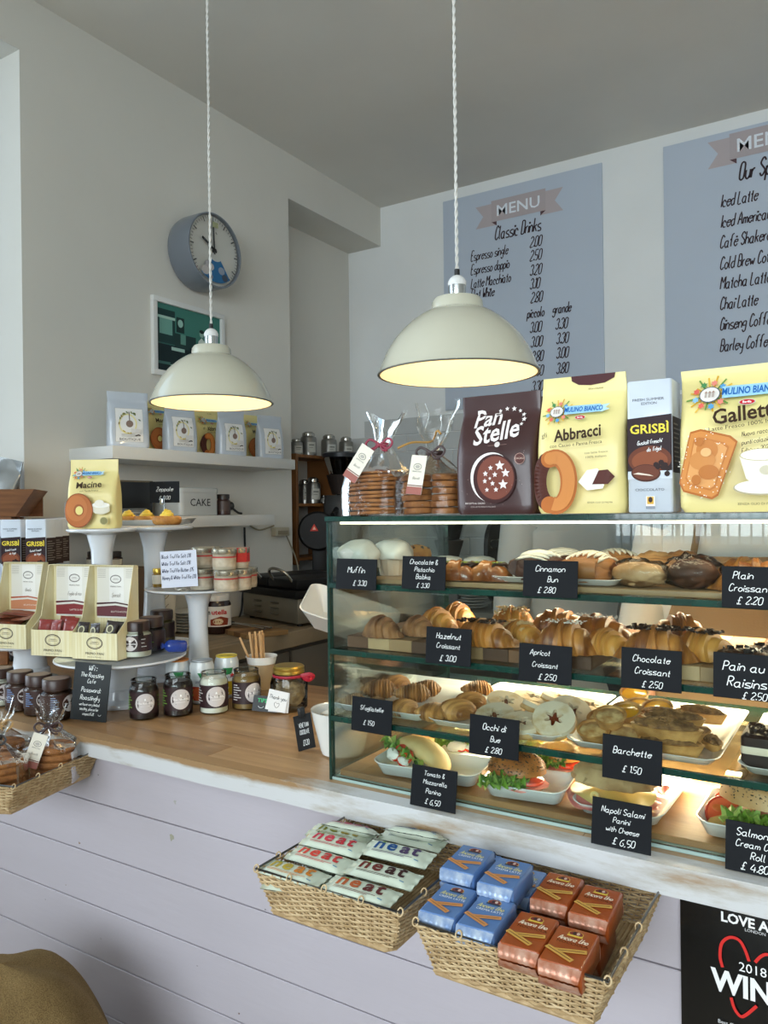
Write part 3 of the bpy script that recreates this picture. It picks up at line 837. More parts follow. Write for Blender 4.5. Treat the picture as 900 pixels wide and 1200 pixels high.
def dish(name, label, w, d, loc, rz=0, group=None, h=0.022, wave=0.0, up=0.0, cat='plate', rot=None):
    """rectangular china dish; the ends sweep up by `up`"""
    t = thing(name, label, cat, loc, rz, group, rot)
    def warp(x, y, z): return (x, y, z + up * (abs(2 * x / w) ** 3) + wave * (abs(2 * y / d) ** 4) * (abs(2 * x / w) ** 4) * 1.0)
    pr = [(0.018, 0.0), (0.012, 0.001), (0.003, h * 0.8), (0.0, h * 0.94), (0.0006, h), (0.0022, h), (0.004, h * 0.92), (0.011, 0.007), (0.02, 0.0035)]
    def fn(): pass
    g = G()
    # extra rows so the sweep is smooth
    g.rr(pr, w, d, 0.018, CHINA, warp=lambda x, y, z: warp(x, y, z))
    g.out('dish_body', t, smooth=50)
    return t
# ================================================================ glass display case
YG = 1.115; XC0, XC1 = -0.82, 0.42; YC1 = 1.56; ZT = 1.4615
Z1, Z2, Z3, Z0 = 1.345, 1.229, 1.112, 1.0
p = at(379, 683, Y=YG)
ge = mat('#134236', 0.15, hex2='#082420', scale=18, stretch=(1, 1, 1), coat=0.6)
GL = glass('#f6fbf9', refl=0.8, ior=1.45)
dc = thing('display_case', 'four-tier glass display case with green glass edges full of pastries', 'display case', (XC0, YG, Z0))
LX, LY = XC1 - XC0, YC1 - YG
def pane(a, b, name, thin):
    """glass sheet: faces across the thin axis are clear, its rims are green"""
    g = G(); g.box(a, b, GL)
    k = g.mi(ge); ax = thin * 2
    # faces order: bottom, top, front, right, back, left
    clear = {0: (3, 5), 1: (2, 4), 2: (0, 1)}[thin]
    for i in range(6):
        if i not in clear: g.m[i] = k
    return g.out(name, dc, smooth=0)
pane((0, 0, 0.006), (LX, 0.005, ZT - Z0 - 0.009), 'front_pane', 1)
pane((0, 0.006, 0.006), (0.006, LY, ZT - Z0 - 0.009), 'side_pane', 0)
pane((LX - 0.006, 0.006, 0.006), (LX, LY, ZT - Z0 - 0.009), 'side_pane', 0)
pane((-0.003, -0.004, ZT - Z0 - 0.008), (LX + 0.003, LY, ZT - Z0), 'top_pane', 2)
for z in (Z1, Z2, Z3):
    pane((0.007, 0.0055, z - Z0 - 0.009), (LX - 0.007, LY - 0.02, z - Z0), 'shelf', 2)
    G().box((0.0, -0.0025, z - Z0 - 0.0085), (LX, -0.0002, z - Z0 + 0.001), ge).out('shelf_edge', dc, bevel=0.0008, seg=1)
G().box((0, 0, 0), (LX, LY, 0.0055), mat('#9db4ae', 0.3)).out('base_frame', dc, bevel=0.001, seg=1)
G().box((-0.001, -0.003, 0), (0.004, 0.0065, ZT - Z0 - 0.009), ge).out('corner_strip', dc, bevel=0.001, seg=1)
corkm = mat('#a97c47', 0.6, hex2='#7d5730', scale=5, bump=0.3, bscale=60, stretch=(1, 4, 1))
G().box((0.012, 0.012, 0.006), (LX - 0.012, LY - 0.02, 0.016), corkm).out('base_board', dc, bevel=0.001, seg=1)
# slim lights: one under the top pane at the front, warm ones under the shelves at the back
led = emit('#fff0cf', 2.5)
G().box((0.02, 0.010, ZT - Z0 - 0.0135), (LX - 0.02, 0.016, ZT - Z0 - 0.0095), led).out('light_strip', dc)
for z, x0, x1, e in ((Z2, 0.10, 0.95, 10), (Z3, 0.05, 1.1, 4), (Z1, 0.2, 1.0, 3.5)):
    G().box((x0, LY - 0.10, z - Z0 - 0.0155), (x1, LY - 0.092, z - Z0 - 0.0105), emit('#ffdc9c', e)).out('light_strip', dc)
for z, e, dy in ((Z2, .85, .10), (Z3, 2.1, .20), (Z1, 0.85, .14), (ZT, 0.06, 0)):
    o = area_light('case_light', (-0.22, YC1 - dy if z < ZT else YG + 0.05, z - 0.017), (0, 0, 0), 0.95, 0.02, e * 6.0, (1, 0.82, 0.56))
# ---- boards on the shelves
strm = mat('#b59469', 0.55, hex2='#5f4a35', scale=40, stretch=(0.4, 1, 9), thr=(0.42, 0.58))
tag(G().box((0, 0, 0), (1.02, 0.36, 0.008), mat('#b3946c', 0.5, hex2='#8d6e49', scale=5, stretch=(1, 9, 1))).out('serving_board', None, loc=(-0.76, YG + 0.02, Z1 + 0.001), bevel=0.001), 'thin light wooden board lying on the top glass shelf', 'board')
def cutting(loc, w, d, h, label):
    t = thing('cutting_board', label, 'board', loc)
    cs = [mat('#6f4a30', 0.5, var=.3, scale=20), mat('#b08c62', 0.5, var=.3, scale=20), mat('#8a6040', 0.5, var=.3, scale=20), mat('#c9a77a', 0.5, var=.2, scale=20), mat('#5a3d29', 0.5, var=.3, scale=20)]
    n = 10
    for i in range(n):
        G().box((i * w / n, 0, 0), ((i + 1) * w / n - 0.0003, d, h), cs[(i * 3 + i // 4) % 5]).out('wood_block', t, bevel=0.0008, seg=1)
cb = pos(407, YG + 0.03, Z2)
cutting((cb.x, YG + 0.03, Z2 + 0.001), 0.44, 0.30, 0.020, 'striped end-grain chopping board under the croissants at left')
cb2 = pos(692, YG + 0.03, Z2)
cutting((-0.31, YG + 0.03, Z2 + 0.001), 0.50, 0.30, 0.020, 'second chopping board on the croissant shelf, towards the right')
ZB = Z2 + 0.0215

def onshelf(px, dy, z): return pos(px, YG + dy, z)
# ================================================================ tier 1: muffins, babka, drizzled buns
Z1b = Z1 + 0.0095
cup = mat('#8a5a3c', 0.8, var=0.2, scale=20); icing = mat('#d6d2c8', 0.32, var=0.03, sss=0.0)
def muffin(px, dy, s, label, ic=True, seed=0):
    p = onshelf(px, dy, Z1b)
    t = thing('muffin', label, 'muffin', tuple(p), rz=seed)
    G().lathe([(0.021 * s, 0), (0.026 * s, 0.030 * s)], 48, mat('#c9b39a', 0.8) if ic else cup, rfn=lambda a, z: 1 + 0.035 * sin(a * 16)).out('paper_case', t)
    if ic:
        G().blob((0, 0, 0.034 * s), (0.033 * s, 0.033 * s, 0.025 * s), icing, 28, 14, amp=0.16, fr=1.6, seed=seed, flat=-0.008 * s).out('icing', t)
        for a in (0.3, 1.9, 3.6, 4.7):
            G().tube([(0.029 * s * cos(a), 0.029 * s * sin(a), 0.032 * s), (0.029 * s * cos(a), 0.029 * s * sin(a), 0.022 * s), (0.028 * s * cos(a), 0.028 * s * sin(a), 0.013 * s)], [0.0045 * s, 0.0036 * s, 0.0022 * s], icing, 8).out('icing_drip', t, smooth=60)
    else:
        G().blob((0, 0, 0.034 * s), (0.029 * s, 0.029 * s, 0.019 * s), bake_m('#d29a58', '#a76a30', 40), 22, 12, amp=0.2, fr=3, seed=seed).out('crumb_top', t)
        sprinkle(G(), 26, lambda a, b: (0.024 * s * cos(a * 6.3) * b ** .5, 0.024 * s * sin(a * 6.3) * b ** .5, 0.052 * s - 0.008 * b * s), 0.0028, mat('#3a2015', 0.4)).out('chocolate_chips', t)
muffin(421, 0.04, 1.12, 'white-iced muffin at the far left of the top shelf', seed=1)
muffin(461, 0.10, 1.12, 'second white-iced muffin, just behind the first one', seed=2.4)
muffin(489, 0.20, 0.95, 'golden muffin with dark chips behind the babka sign', ic=False, seed=3)
def babka(px, dy, L, label, rz, seed):
    p = onshelf(px, dy, Z1b)
    t = thing('babka', label, 'babka', tuple(p), rz=rz)
    croissant(G(), L, 0.023, mat('#7d4422', 0.25, hex2='#b06d33', scale=22, coat=0.5, thr=(.4, .6)), bend=0.05, seg=3, fat=0.45, amp=0.2, seed=seed).out('loaf', t)
    g = G()
    for k in (-1, 0, 1):
        g.tube([(k * L * .25 - .014, -.016, .018), (k * L * .25 - .004, -.006, .0285), (k * L * .25 + .006, .006, .0285), (k * L * .25 + .014, .016, .018)], 0.0035, mat('#2b150d', 0.4), 6)
    g.out('chocolate_seam', t)
    sprinkle(G(), 60, lambda a, b: ((a - .5) * L * .6, (b - .5) * .018, 0.031), 0.0016, mat('#8d9440', 0.7), seed).out('pistachio_crumbs', t)
babka(535, 0.035, 0.075, 'glazed babka with green pistachio crumbs, left of the pair', 0.1, 1)
babka(573, 0.045, 0.080, 'glazed babka twist with dark seams, right of the pair', -0.1, 5)
for i, (px, dy, l) in enumerate(((524, 0.20, 'flat bun with white icing behind the babkas, left one'), (562, 0.21, 'flat bun with white icing behind the babkas, right one'))):
    p = onshelf(px, dy, Z1b)
    t = thing('iced_bun', l, 'bun', tuple(p), rz=i)
    G().blob((0, 0, 0.013), (0.035, 0.030, 0.016), bake_m('#c48a4e', '#8e5528', 30), 24, 10, amp=.1, flat=-0.0125).out('bun', t)
    G().blob((0, 0, 0.022), (0.030, 0.026, 0.0085), icing, 24, 8, amp=.12, seed=i).out('icing', t)
# tray of cinnamon buns
p0_, p1_ = onshelf(610, 0.10, Z1b), onshelf(728, 0.10, Z1b)
tr = dish('serving_tray', 'long white oval tray carrying chocolate-drizzled cinnamon buns', 0.205, 0.19, ((p0_.x + p1_.x) / 2, YG + 0.115, Z1b), h=0.010, up=0.002, cat='tray')
for i, (px, dy, m1, dr) in enumerate(((632, .055, '#5a3020', True), (660, .135, '#6a3a22', True), (692, .060, '#a9683c', True), (722, .140, '#b98450', True), (768, .135, '#c99a63', False), (800, .16, '#a9713c', False))):
    p = onshelf(px, dy, Z1b + 0.0045)
    t = thing('cinnamon_bun', ['dark cinnamon bun with pale drizzle at the left end of the tray', 'brown cinnamon bun with pale drizzle, rear left of the group', 'golden cinnamon bun with pale drizzle, front right of the group', 'light cinnamon bun with pale drizzle in the rear row right of the middle', 'plain pale bun in the rear row, right of the drizzled ones', 'plain brown bun furthest right in the rear row'][i], 'bun', tuple(p), rz=i * .7)
    t.scale = (1.22, 1.22, 1.25)
    bmat = bake_m(m1, '#3d2115' if i < 2 else '#94602f', 26)
    g = G(); pts = []
    for k in range(40):
        a = k * 0.42; rr_ = 0.004 + 0.0265 * k / 40
        pts.append((rr_ * cos(a), rr_ * sin(a), 0.0155 + 0.010 * (1 - k / 40)))
    g.tube(pts, [0.0105 + .002 * (k % 3) / 3 for k in range(40)], bmat, 8)
    g.lathe([(0.028, 0.001), (0.032, 0.008), (0.030, 0.02), (0.012, 0.027)], 24, bmat)
    g.out('bun', t, smooth=60)
    if dr:
        g = G(); rn = random.Random(i); q = []
        for k in range(15):
            q.append(((-1) ** k * 0.024 * rn.uniform(.7, 1), -0.026 + 0.0037 * k, 0.030))
        q = [(x, y, 0.034 - 9 * (x * x + y * y) * 1.2 + 0.003) for x, y, z in [(a_, b_, 0) for a_, b_ in catmull([(x, y) for x, y, z in q], 4)]]
        g.tube(q, 0.0016, mat('#ece0cc', 0.35), 6); g.out('icing_drizzle', t, smooth=60)
pp = onshelf(733, 0.055, Z1b + 0.0005)
t = thing('wrapped_roll', 'bread roll in clear film beside the drizzled buns', 'roll', (pp.x + .02, pp.y - .005, pp.z), rz=-.15)
G().blob((0, 0, 0.018), (0.042, 0.022, 0.018), bake_m('#d9b384', '#b38450', 26), 24, 12, amp=.12).out('roll', t)
film = glass('#fbfbfb', refl=1.0, ior=1.4, bump=0.6, rough=.08)
G().blob((0, 0, 0.021), (0.047, 0.026, 0.021), film, 26, 14, amp=.25, fr=4, seed=4).out('film', t)
g = G(); G_ = []
pp = onshelf(795, 0.10, Z1b)
for i, (px, dy, l) in enumerate(((812, .06, 'wrapped dark bun beside the plain croissant sign'), )):
    p = onshelf(px, dy, Z1b)
    t = thing('wrapped_bun', l, 'bun', tuple(p))
    G().blob((0, 0, 0.021), (0.036, 0.030, 0.021), bake_m('#6b3f27', '#3f2417', 26), 24, 12, amp=.1).out('bun', t)
    G().blob((0, 0, 0.0245), (0.041, 0.034, 0.0245), film, 26, 14, amp=.25, fr=4, seed=9).out('film', t)
def cro(px, dy, z, L, r, m, label, rz, bend=.35, seg=7, top=None, seed=0, tiltx=0, lift=0.0, kind='croissant', group=None):
    p = onshelf(px, dy, z)
    t = thing('croissant', label, kind, (p.x, p.y, p.z + lift), group=group, rot=(tiltx, 0, rz))
    croissant(G(), L, r, m, bend=bend, seg=seg, seed=seed).out('dough', t)
    if top == 'nuts':
        sprinkle(G(), 90, lambda a, b: ((a - .5) * L * .55, (b - .5) * r * 1.3 + bend * L * -.18, r * 1.42 - 5 * ((b - .5) * r * 1.2) ** 2 / r * .3), 0.0028, mat('#d9b27c', 0.6, var=.3, scale=80), seed).out('hazelnut_pieces', t)
    if top == 'choc':
        sprinkle(G(), 80, lambda a, b: ((a - .5) * L * .6, (b - .5) * r * 1.2 + bend * L * -.18, r * 1.40 - .001 * abs(b - .5)), 0.0028, mat('#2d170e', 0.35), seed).out('chocolate_flakes', t)
    if top == 'sugar':
        sprinkle(G(), 110, lambda a, b: ((a - .5) * L * .6, (b - .5) * r * 1.2 + bend * L * -.18, r * 1.38), 0.0010, mat('#f3eee4', 0.5), seed).out('sugar_grains', t)
    return t
cro(886, .06, Z1b, .12, .030, CR, 'plain croissant at the right edge of the top shelf', .15, seed=8)
cro(874, .17, Z1b, .11, .027, CR2, 'plain croissant behind, at the right end of the top shelf', -.25, seed=9)
# ================================================================ tier 2: croissants
cro(447, .040, ZB, .075, .026, CRP, 'dull brown croissant at the front left of the striped board', .0, bend=.15, seed=1)
cro(490, .085, ZB, .070, .024, CRP, 'dull brown croissant, second from the left on the board', -.35, bend=.15, seed=2)
cro(513, .16, ZB, .080, .028, CR2, 'golden croissant third from the left, behind the dull ones', -.3, bend=.2, seed=3)
cro(536, .22, ZB, .075, .031, CR2, 'glossy golden croissant at the back behind the hazelnut sign', -.1, bend=.2, seed=4)
cro(566, .050, ZB, .118, .029, CR, 'large croissant topped with chocolate flakes behind its hazelnut sign', -.12, bend=.22, seg=9, top='choc', seed=5)
cro(612, .12, ZB, .090, .023, CR2, 'croissant topped with chopped hazelnuts, second row', -.5, bend=.3, top='nuts', seed=6)
cro(600, .20, ZB, .10, .032, CR2, 'croissant with a tall heap of hazelnuts at the back', .2, bend=.3, top='nuts', seed=16)
cro(655, .21, ZB, .12, .031, CR, 'plain browned croissant in the back row near the centre', .0, bend=.2, seed=7)
cro(662, .045, ZB, .105, .035, CR, 'sugar-dusted apricot croissant right above the apricot sign', .05, bend=.2, top='sugar', seed=8)
cro(700, .15, ZB, .13, .033, bake_m('#c87a30', '#7d3f16', 24, .7, .3), 'glazed orange-brown croissant with pale sugar, behind the apricot one', -.1, bend=.2, top='sugar', seed=9)
cro(712, .070, ZB, .085, .026, CR2, 'croissant between the apricot and chocolate signs', -.45, bend=.2, seed=10)
cro(768, .045, ZB, .112, .035, CR, 'chocolate-topped croissant behind the chocolate croissant sign', .1, bend=.25, top='choc', seed=11)
cro(824, .090, ZB, .10, .030, CR2, 'croissant with chocolate flakes right of the chocolate one', -.35, bend=.3, top='choc', seed=12)
cro(797, .19, ZB, .10, .036, CR, 'croissant standing highest behind the chocolate sign', .4, bend=.3, seed=13)
for i, (px, dy, l) in enumerate(((872, .05, 'raisin pastry swirl at the right edge behind its sign'), (905, .10, 'raisin pastry swirl beyond the right edge'))):
    p = onshelf(px, dy, ZB)
    t = thing('raisin_swirl', l, 'pastry', tuple(p))
    g = G(); pts = [((.004 + .032 * k / 46) * cos(k * .45), (.004 + .032 * k / 46) * sin(k * .45), .013 + .004 * (1 - k / 46)) for k in range(46)]
    g.tube(pts, .0085, bake_m('#6b4630', '#3f2619', 26), 8); g.out('swirl', t, smooth=60)
    sprinkle(G(), 14, lambda a, b: (.03 * cos(a * 6.3) * b, .03 * sin(a * 6.3) * b, .025), .004, mat('#1e1210', .3), i).out('raisins', t)
# ================================================================ tier 3: platters
paper = mat('#e8dcc4', 0.8, hex2='#b98f78', scale=24, stretch=(1, 3, 1), thr=(0.34, 0.42))
def platter(px0, px1, dy0, dy1, label, z=Z3 + .001, h=.012, skew=0.0, with_paper=True):
    a = onshelf(px0, dy0, z); b = onshelf(px1, dy0, z)
    w = b.x - a.x; d = dy1 - dy0
    t = dish('serving_platter', label, w, d, ((a.x + b.x) / 2 + skew, YG + (dy0 + dy1) / 2, z), h=h, up=.004, cat='plate')
    if with_paper: G().rr([(0, .0), (0, .0006)], w - .035, d - .03, .006, paper).out('printed_paper', t, loc=(0, 0, .0042))
    return t
platter(389, 497, .02, .30, 'white platter of shell-shaped ridged pastries, left on its shelf', h=.014)
platter(497, 656, .015, .33, 'white platter of star-cut jam biscuits in the middle')
platter(660, 842, .015, .33, 'white platter of tartlets and crumb boats at right', h=.012)
platter(862, 1000, .015, .33, 'white platter with chocolate cake at the right edge')
SF = [bake_m('#bd8547', '#5f3518', 13, .9, .5, stretch=(11, 1, 1)), bake_m('#cf9a58', '#74431d', 13, .9, .5, stretch=(11, 1, 1))]
ZP = Z3 + .0055
sf = [(413, .05, 0, 'pale shell pastry at the far left of its platter', .6), (437, .045, 0, 'small pale shell pastry second in the front row', .2),
      (443, .14, .0, 'upright ridged shell pastry in the rear left of the heap', .45), (470, .05, 0, 'dark-leaved shell pastry, third in the front row', -.2),
      (482, .10, .012, 'round-topped shell pastry on the heap centre', .5), (505, .045, 0, 'sugar-dusted shell pastry, fourth in the front row', .15),
      (497, .17, .006, 'browned shell pastry at the heap back centre', .4), (533, .07, .002, 'strongly ridged shell pastry at the right of the heap', -.5),
      (462, .20, .002, 'golden ridged shell pastry at the back left', -.3), (549, .15, 0, 'long golden shell pastry near the back right', -.6), (558, .24, 0, 'rearmost golden shell pastry at the right', .5)]
for i, (px, dy, l, lab, rz) in enumerate(sf):
    p = onshelf(px, dy, ZP)
    t = thing('shell_pastry', lab, 'pastry', (p.x, p.y, p.z + l), rz=rz)
    k = [.85, .85, 1.15, .95, 1.1, 1.0, 1, 1.15, 1, 1, 1][i]
    shell_pastry(G(), .056 * k, .026 * k, bake_m('#c3a27c', '#7d5c40', 13, .8, .7, stretch=(11, 1, 1)) if i < 2 else SF[i % 2], seed=i).out('leaves', t)
jam = mat('#6e2a12', 0.15, coat=.5)
sug = mat('#e2d2b6', 0.85, hex2='#c9ab7c', scale=30, thr=(.3, .5), bump=.3, bscale=150)
bis = bake_m('#dcb67c', '#bd8d52', 40, .3, .7)
bisc = [(581, .07, .0, .10, 'star-cut jam biscuit leaning at the front left'), (612, .045, .0, -.14, 'front star-cut jam biscuit, largest in view'), (650, .055, .006, .5, 'star-cut jam biscuit leaning to the right with orange jam'),
        (592, .15, .0, .25, 'star-cut jam biscuit second row left'), (668, .12, .004, .45, 'star-cut jam biscuit in the leaning row, third'), (690, .20, .0, .1, 'star-cut jam biscuit at the back right'), (622, .21, .0, .1, 'star-cut jam biscuit at the brightly lit back'), (655, .23, .0, .1, 'star-cut jam biscuit at the back centre'), (632, .13, .0, .3, 'star-cut jam biscuit hidden in the middle of the heap')]
for i, (px, dy, l, tx, lab) in enumerate(bisc):
    p = onshelf(px, dy, ZP)
    t = thing('jam_biscuit', lab, 'biscuit', (p.x, p.y, p.z + .003 + l + abs(tx) * .02), rot=(tx * .6 + .30 if i in (1, 2, 0) else tx + .1, -.25 if i in (2, 4) else 0, i * .3))
    r = .034
    G().lathe([(r * .95, 0), (r, .002), (r, .006), (r * .97, .008)], 36, bis, rfn=lambda a, z: 1 + .015 * sin(a * 14)).out('biscuit_base', t)
    G().lathe([(r * .45, .0082), (0.0005, .0090)], 20, jam, cap=False).out('jam', t)
    g = G(); N = 48; vs = []
    for z in (.0084, .0155):
        for ring in (0, 1):
            for k in range(N):
                a = 2 * PI * k / N
                rr_ = r * (.98 if z < .01 else .95) if ring == 0 else r * .34 * (1 + .38 * cos(6 * a))
                vs.append((rr_ * cos(a), rr_ * sin(a), z))
    fs = []
    for k in range(N):
        k2 = (k + 1) % N
        fs += [(k, k2, N + k2, N + k), (2 * N + k, 2 * N + k2, 3 * N + k2, 3 * N + k), (k, k2, 2 * N + k2, 2 * N + k), (N + k, N + k2, 3 * N + k2, 3 * N + k)]
    g.add(vs, fs, sug); g.out('biscuit_ring', t, smooth=40)
crust = bake_m('#d6a562', '#9c6a34', 40, .5, .6)
cust = mat('#f0b62e', 0.2, hex2='#e09a1e', scale=30, coat=.4)
def tart(px, dy, l, lab, top, rz=0, s=1.0):
    p = onshelf(px, dy, ZP)
    t = thing('tartlet', lab, 'tart', (p.x, p.y, p.z + l + .006), rot=(.38, 0, .1 * sin(rz * 9)))
    G().lathe([(.017 * s, 0), (.0235 * s, .018 * s), (.0245 * s, .0195 * s), (.021 * s, .0195 * s), (.020 * s, .016 * s), (.001, .015 * s)], 36, crust, rfn=lambda a, z: 1 + .02 * sin(a * 18)).out('pastry_case', t)
    G().lathe([(.0205 * s, .0165 * s), (.017 * s, .0185 * s), (.001, .0195 * s)], 24, cust if top else bake_m('#e0c48c', '#a97a42', 60), cap=False).out('filling', t)
tl = [(697, .05, 0, 'lowest pastry tartlet at the front left of the platter', 0), (733, .045, 0, 'cream-topped tartlet in the front row', 0), (708, .12, .0, 'tartlet behind the front pair, left', 0), (716, .06, .021, 'tartlet stacked on the front pair', 0), (735, .11, .018, 'tartlet with a glossy yellow custard top, left', 1), (750, .18, .010, 'tartlet with custard at the back centre', 1), (772, .17, .014, 'bright custard tartlet at the back right', 1), (745, .22, .022, 'large pale custard tartlet at the very back', 1)]
for i, (px, dy, l, lab, top) in enumerate(tl): tart(px, dy, l, lab, top, i)
crumbm = mat('#b98d58', 0.8, hex2='#6f4a28', scale=90)
def boat(px, dy, l, lab, rz, s=1.0, crumb=True, rx=0):
    p = onshelf(px, dy, ZP)
    t = thing('pastry_boat', lab, 'pastry', (p.x, p.y, p.z + l), rot=(rx, 0, rz))
    def f(u, v, z0=0):
        a = u * 2 * PI
        x = (.034 + .010 * v) * cos(a) * s; w = (.010 + .010 * v) * s
        return (x, w * sgn(sin(a), 1.25), v * .018 * s)
    G().grid(f, 32, 4, crust, cu=True, cap=True).out('pastry_case', t)
    if crumb:
        G().blob((0, 0, .018 * s), (.038 * s, .016 * s, .010 * s), bake_m('#99703f', '#5f3f20', 90, 1, .8), 28, 10, amp=.25, fr=5, seed=px).out('crumb_topping', t)
        sprinkle(G(), 170, lambda a, b: ((a - .5) * .066 * s, (b - .5) * .026 * s * (1 - abs(a - .5)), .018 * s + .0105 * s * (1 - 4 * (a - .5) ** 2) * (1 - 2.2 * (b - .5) ** 2)), .0021, crumbm, px).out('crumbs', t)
for i, b in enumerate([(784, .045, 0, 'lower pastry boat at the front of the stack', .05, 1.1), (781, .045, .020, 'crumb-topped pastry boat on the front of the stack', .02, 1.15), (789, .10, .022, 'crumb-topped pastry boat second on the stack', .25, 1.05), (806, .09, .006, 'crumb pastry boat leaning behind the stack', .9, .95), (778, .15, .012, 'crumb pastry boat in the stack rear', -.2, 1.0), (822, .19, .016, 'pastry boat with seeds at the back right', -.1, .9), (833, .10, .002, 'small triangular crumb pastry at the right', -1.0, .7)]):
    boat(*b[:4], b[4], b[5])
p = onshelf(905, .07, ZP)
t = thing('cake_slice', 'dark chocolate and cream cake at the right edge of the shelf', 'cake', tuple(p))
G().rr([(0, 0), (0, .02)], .07, .07, .006, mat('#2a1611', .6, var=.3, scale=40)).out('sponge_layer', t)
G().rr([(0, .02), (-.001, .024), (0, .030)], .07, .07, .006, mat('#e6d7bf', .4)).out('cream_layer', t)
G().rr([(0, .030), (0, .042), (.004, .046)], .07, .07, .006, mat('#2a1611', .4, var=.3, scale=40)).out('chocolate_top', t)
sprinkle(G(), 60, lambda a, b: ((a - .5) * .06, (b - .5) * .06, .047), .004, mat('#3a2218', .4, var=.4, scale=90), 3).out('chocolate_curls', t)

# ================================================================ base tier: sandwiches on dishes
ZD = Z0 + .0165
crustb = bake_m('#b97a3a', '#8a4f20', 16, .3, .4)
ham = mat('#d98a7c', .35, hex2='#c76f66', scale=30); tom = mat('#d8462a', .25, hex2='#b93220', scale=24, coat=.3); tomin = mat('#ec7448', .25, hex2='#d44e28', scale=50, coat=.3)
cheese = mat('#ecd589', .4, var=.04); moz = mat('#f1eee4', .35, var=.04); lach = mat('#b5623c', .4)
def sdish(pxl, pxr, dy, d, lab, rz=0, h=.022):
    a = onshelf(pxl, dy, ZD); b = onshelf(pxr, dy, ZD); w = b.x - a.x
    return dish('serving_dish', lab, w, d, ((a.x + b.x) / 2 + .008, YG + dy + d / 2, ZD), rz, h=h, up=.008), (a.x + b.x) / 2
sdish(430, 548, .012, .105, 'small white dish with upswept corners holding the mozzarella flatbread', rz=.10)
pl2 = platter(500, 590, .14, .36, 'white platter with a wrap sandwich behind the front flatbread', z=ZD, with_paper=False)
sdish(553, 650, .012, .105, 'small white dish holding the seeded roll, centre', rz=.12)
sdish(662, 772, .012, .20, 'long white platter holding the cheese and ham panini', rz=-.02, h=.016)
sdish(806, 935, .018, .15, 'white dish holding the salmon roll at lower right', rz=-.02)
def flatbread(px, dy, lab, rz, s=1.0, rx=.0):
    p = onshelf(px, dy, ZD + .022)
    t = thing('flatbread_sandwich', lab, 'sandwich', (p.x, p.y, ZD + .006), rot=(rx, 0, rz))
    m = mat('#e8cf96', .6, hex2='#cfae6a', scale=14, bump=.2, bscale=60)
    def f(u, v):
        x = (u - .5) * .125 * s; a = -0.55 + v * (PI * 1.06)
        w = math.sqrt(max(0.0, 1 - (2 * u - 1) ** 2)) * .9 + .02
        rad = .036 * s * w
        return (x, -rad * cos(a) * .9, .006 + .036 * s * (.1 + w * (.55 + .55 * sin(a))))
    g = G(); g.grid(f, 24, 16, m)
    def f2(u, v):
        x, y, z = f(u, v); return (x * .97, y * .9 + .002, z * .93 + .002)
    g.grid(f2, 24, 16, m); g.out('folded_bread', t, smooth=60, fixn=False)
    g = G(); rn = random.Random(px)
    for k in range(9): leaf(g, ((k / 8 - .6) * .085 * s, -.030 * s, .018 + .005 * rn.random()), .014, LEAF[k % 3], k, .5, rn.uniform(-.7, .9), rn.random() * 6)
    g.out('lettuce', t, smooth=60)
    g = G()
    slice_disc(g, (-.005 * s, -.034 * s, .014), .017, .004, tom, (1.2, .1, 0)); slice_disc(g, (.016 * s, -.034 * s, .012), .016, .004, tom, (1.2, -.2, .2)); g.out('tomato_slices', t)
    g = G(); g.blob((-.012 * s, -.040 * s, .008), (.018, .007, .010), moz, 16, 8, amp=.3, fr=4); g.blob((.018 * s, -.038 * s, .007), (.015, .007, .007), moz, 16, 8, amp=.3, seed=4, fr=4); g.out('mozzarella', t)
flatbread(489, .062, 'folded flatbread with tomato, mozzarella and leaves, front left', -.55, 1.22, -.45)
flatbread(545, .20, 'folded flatbread wrap with dark lettuce on the platter behind', .35, .9, -.25)
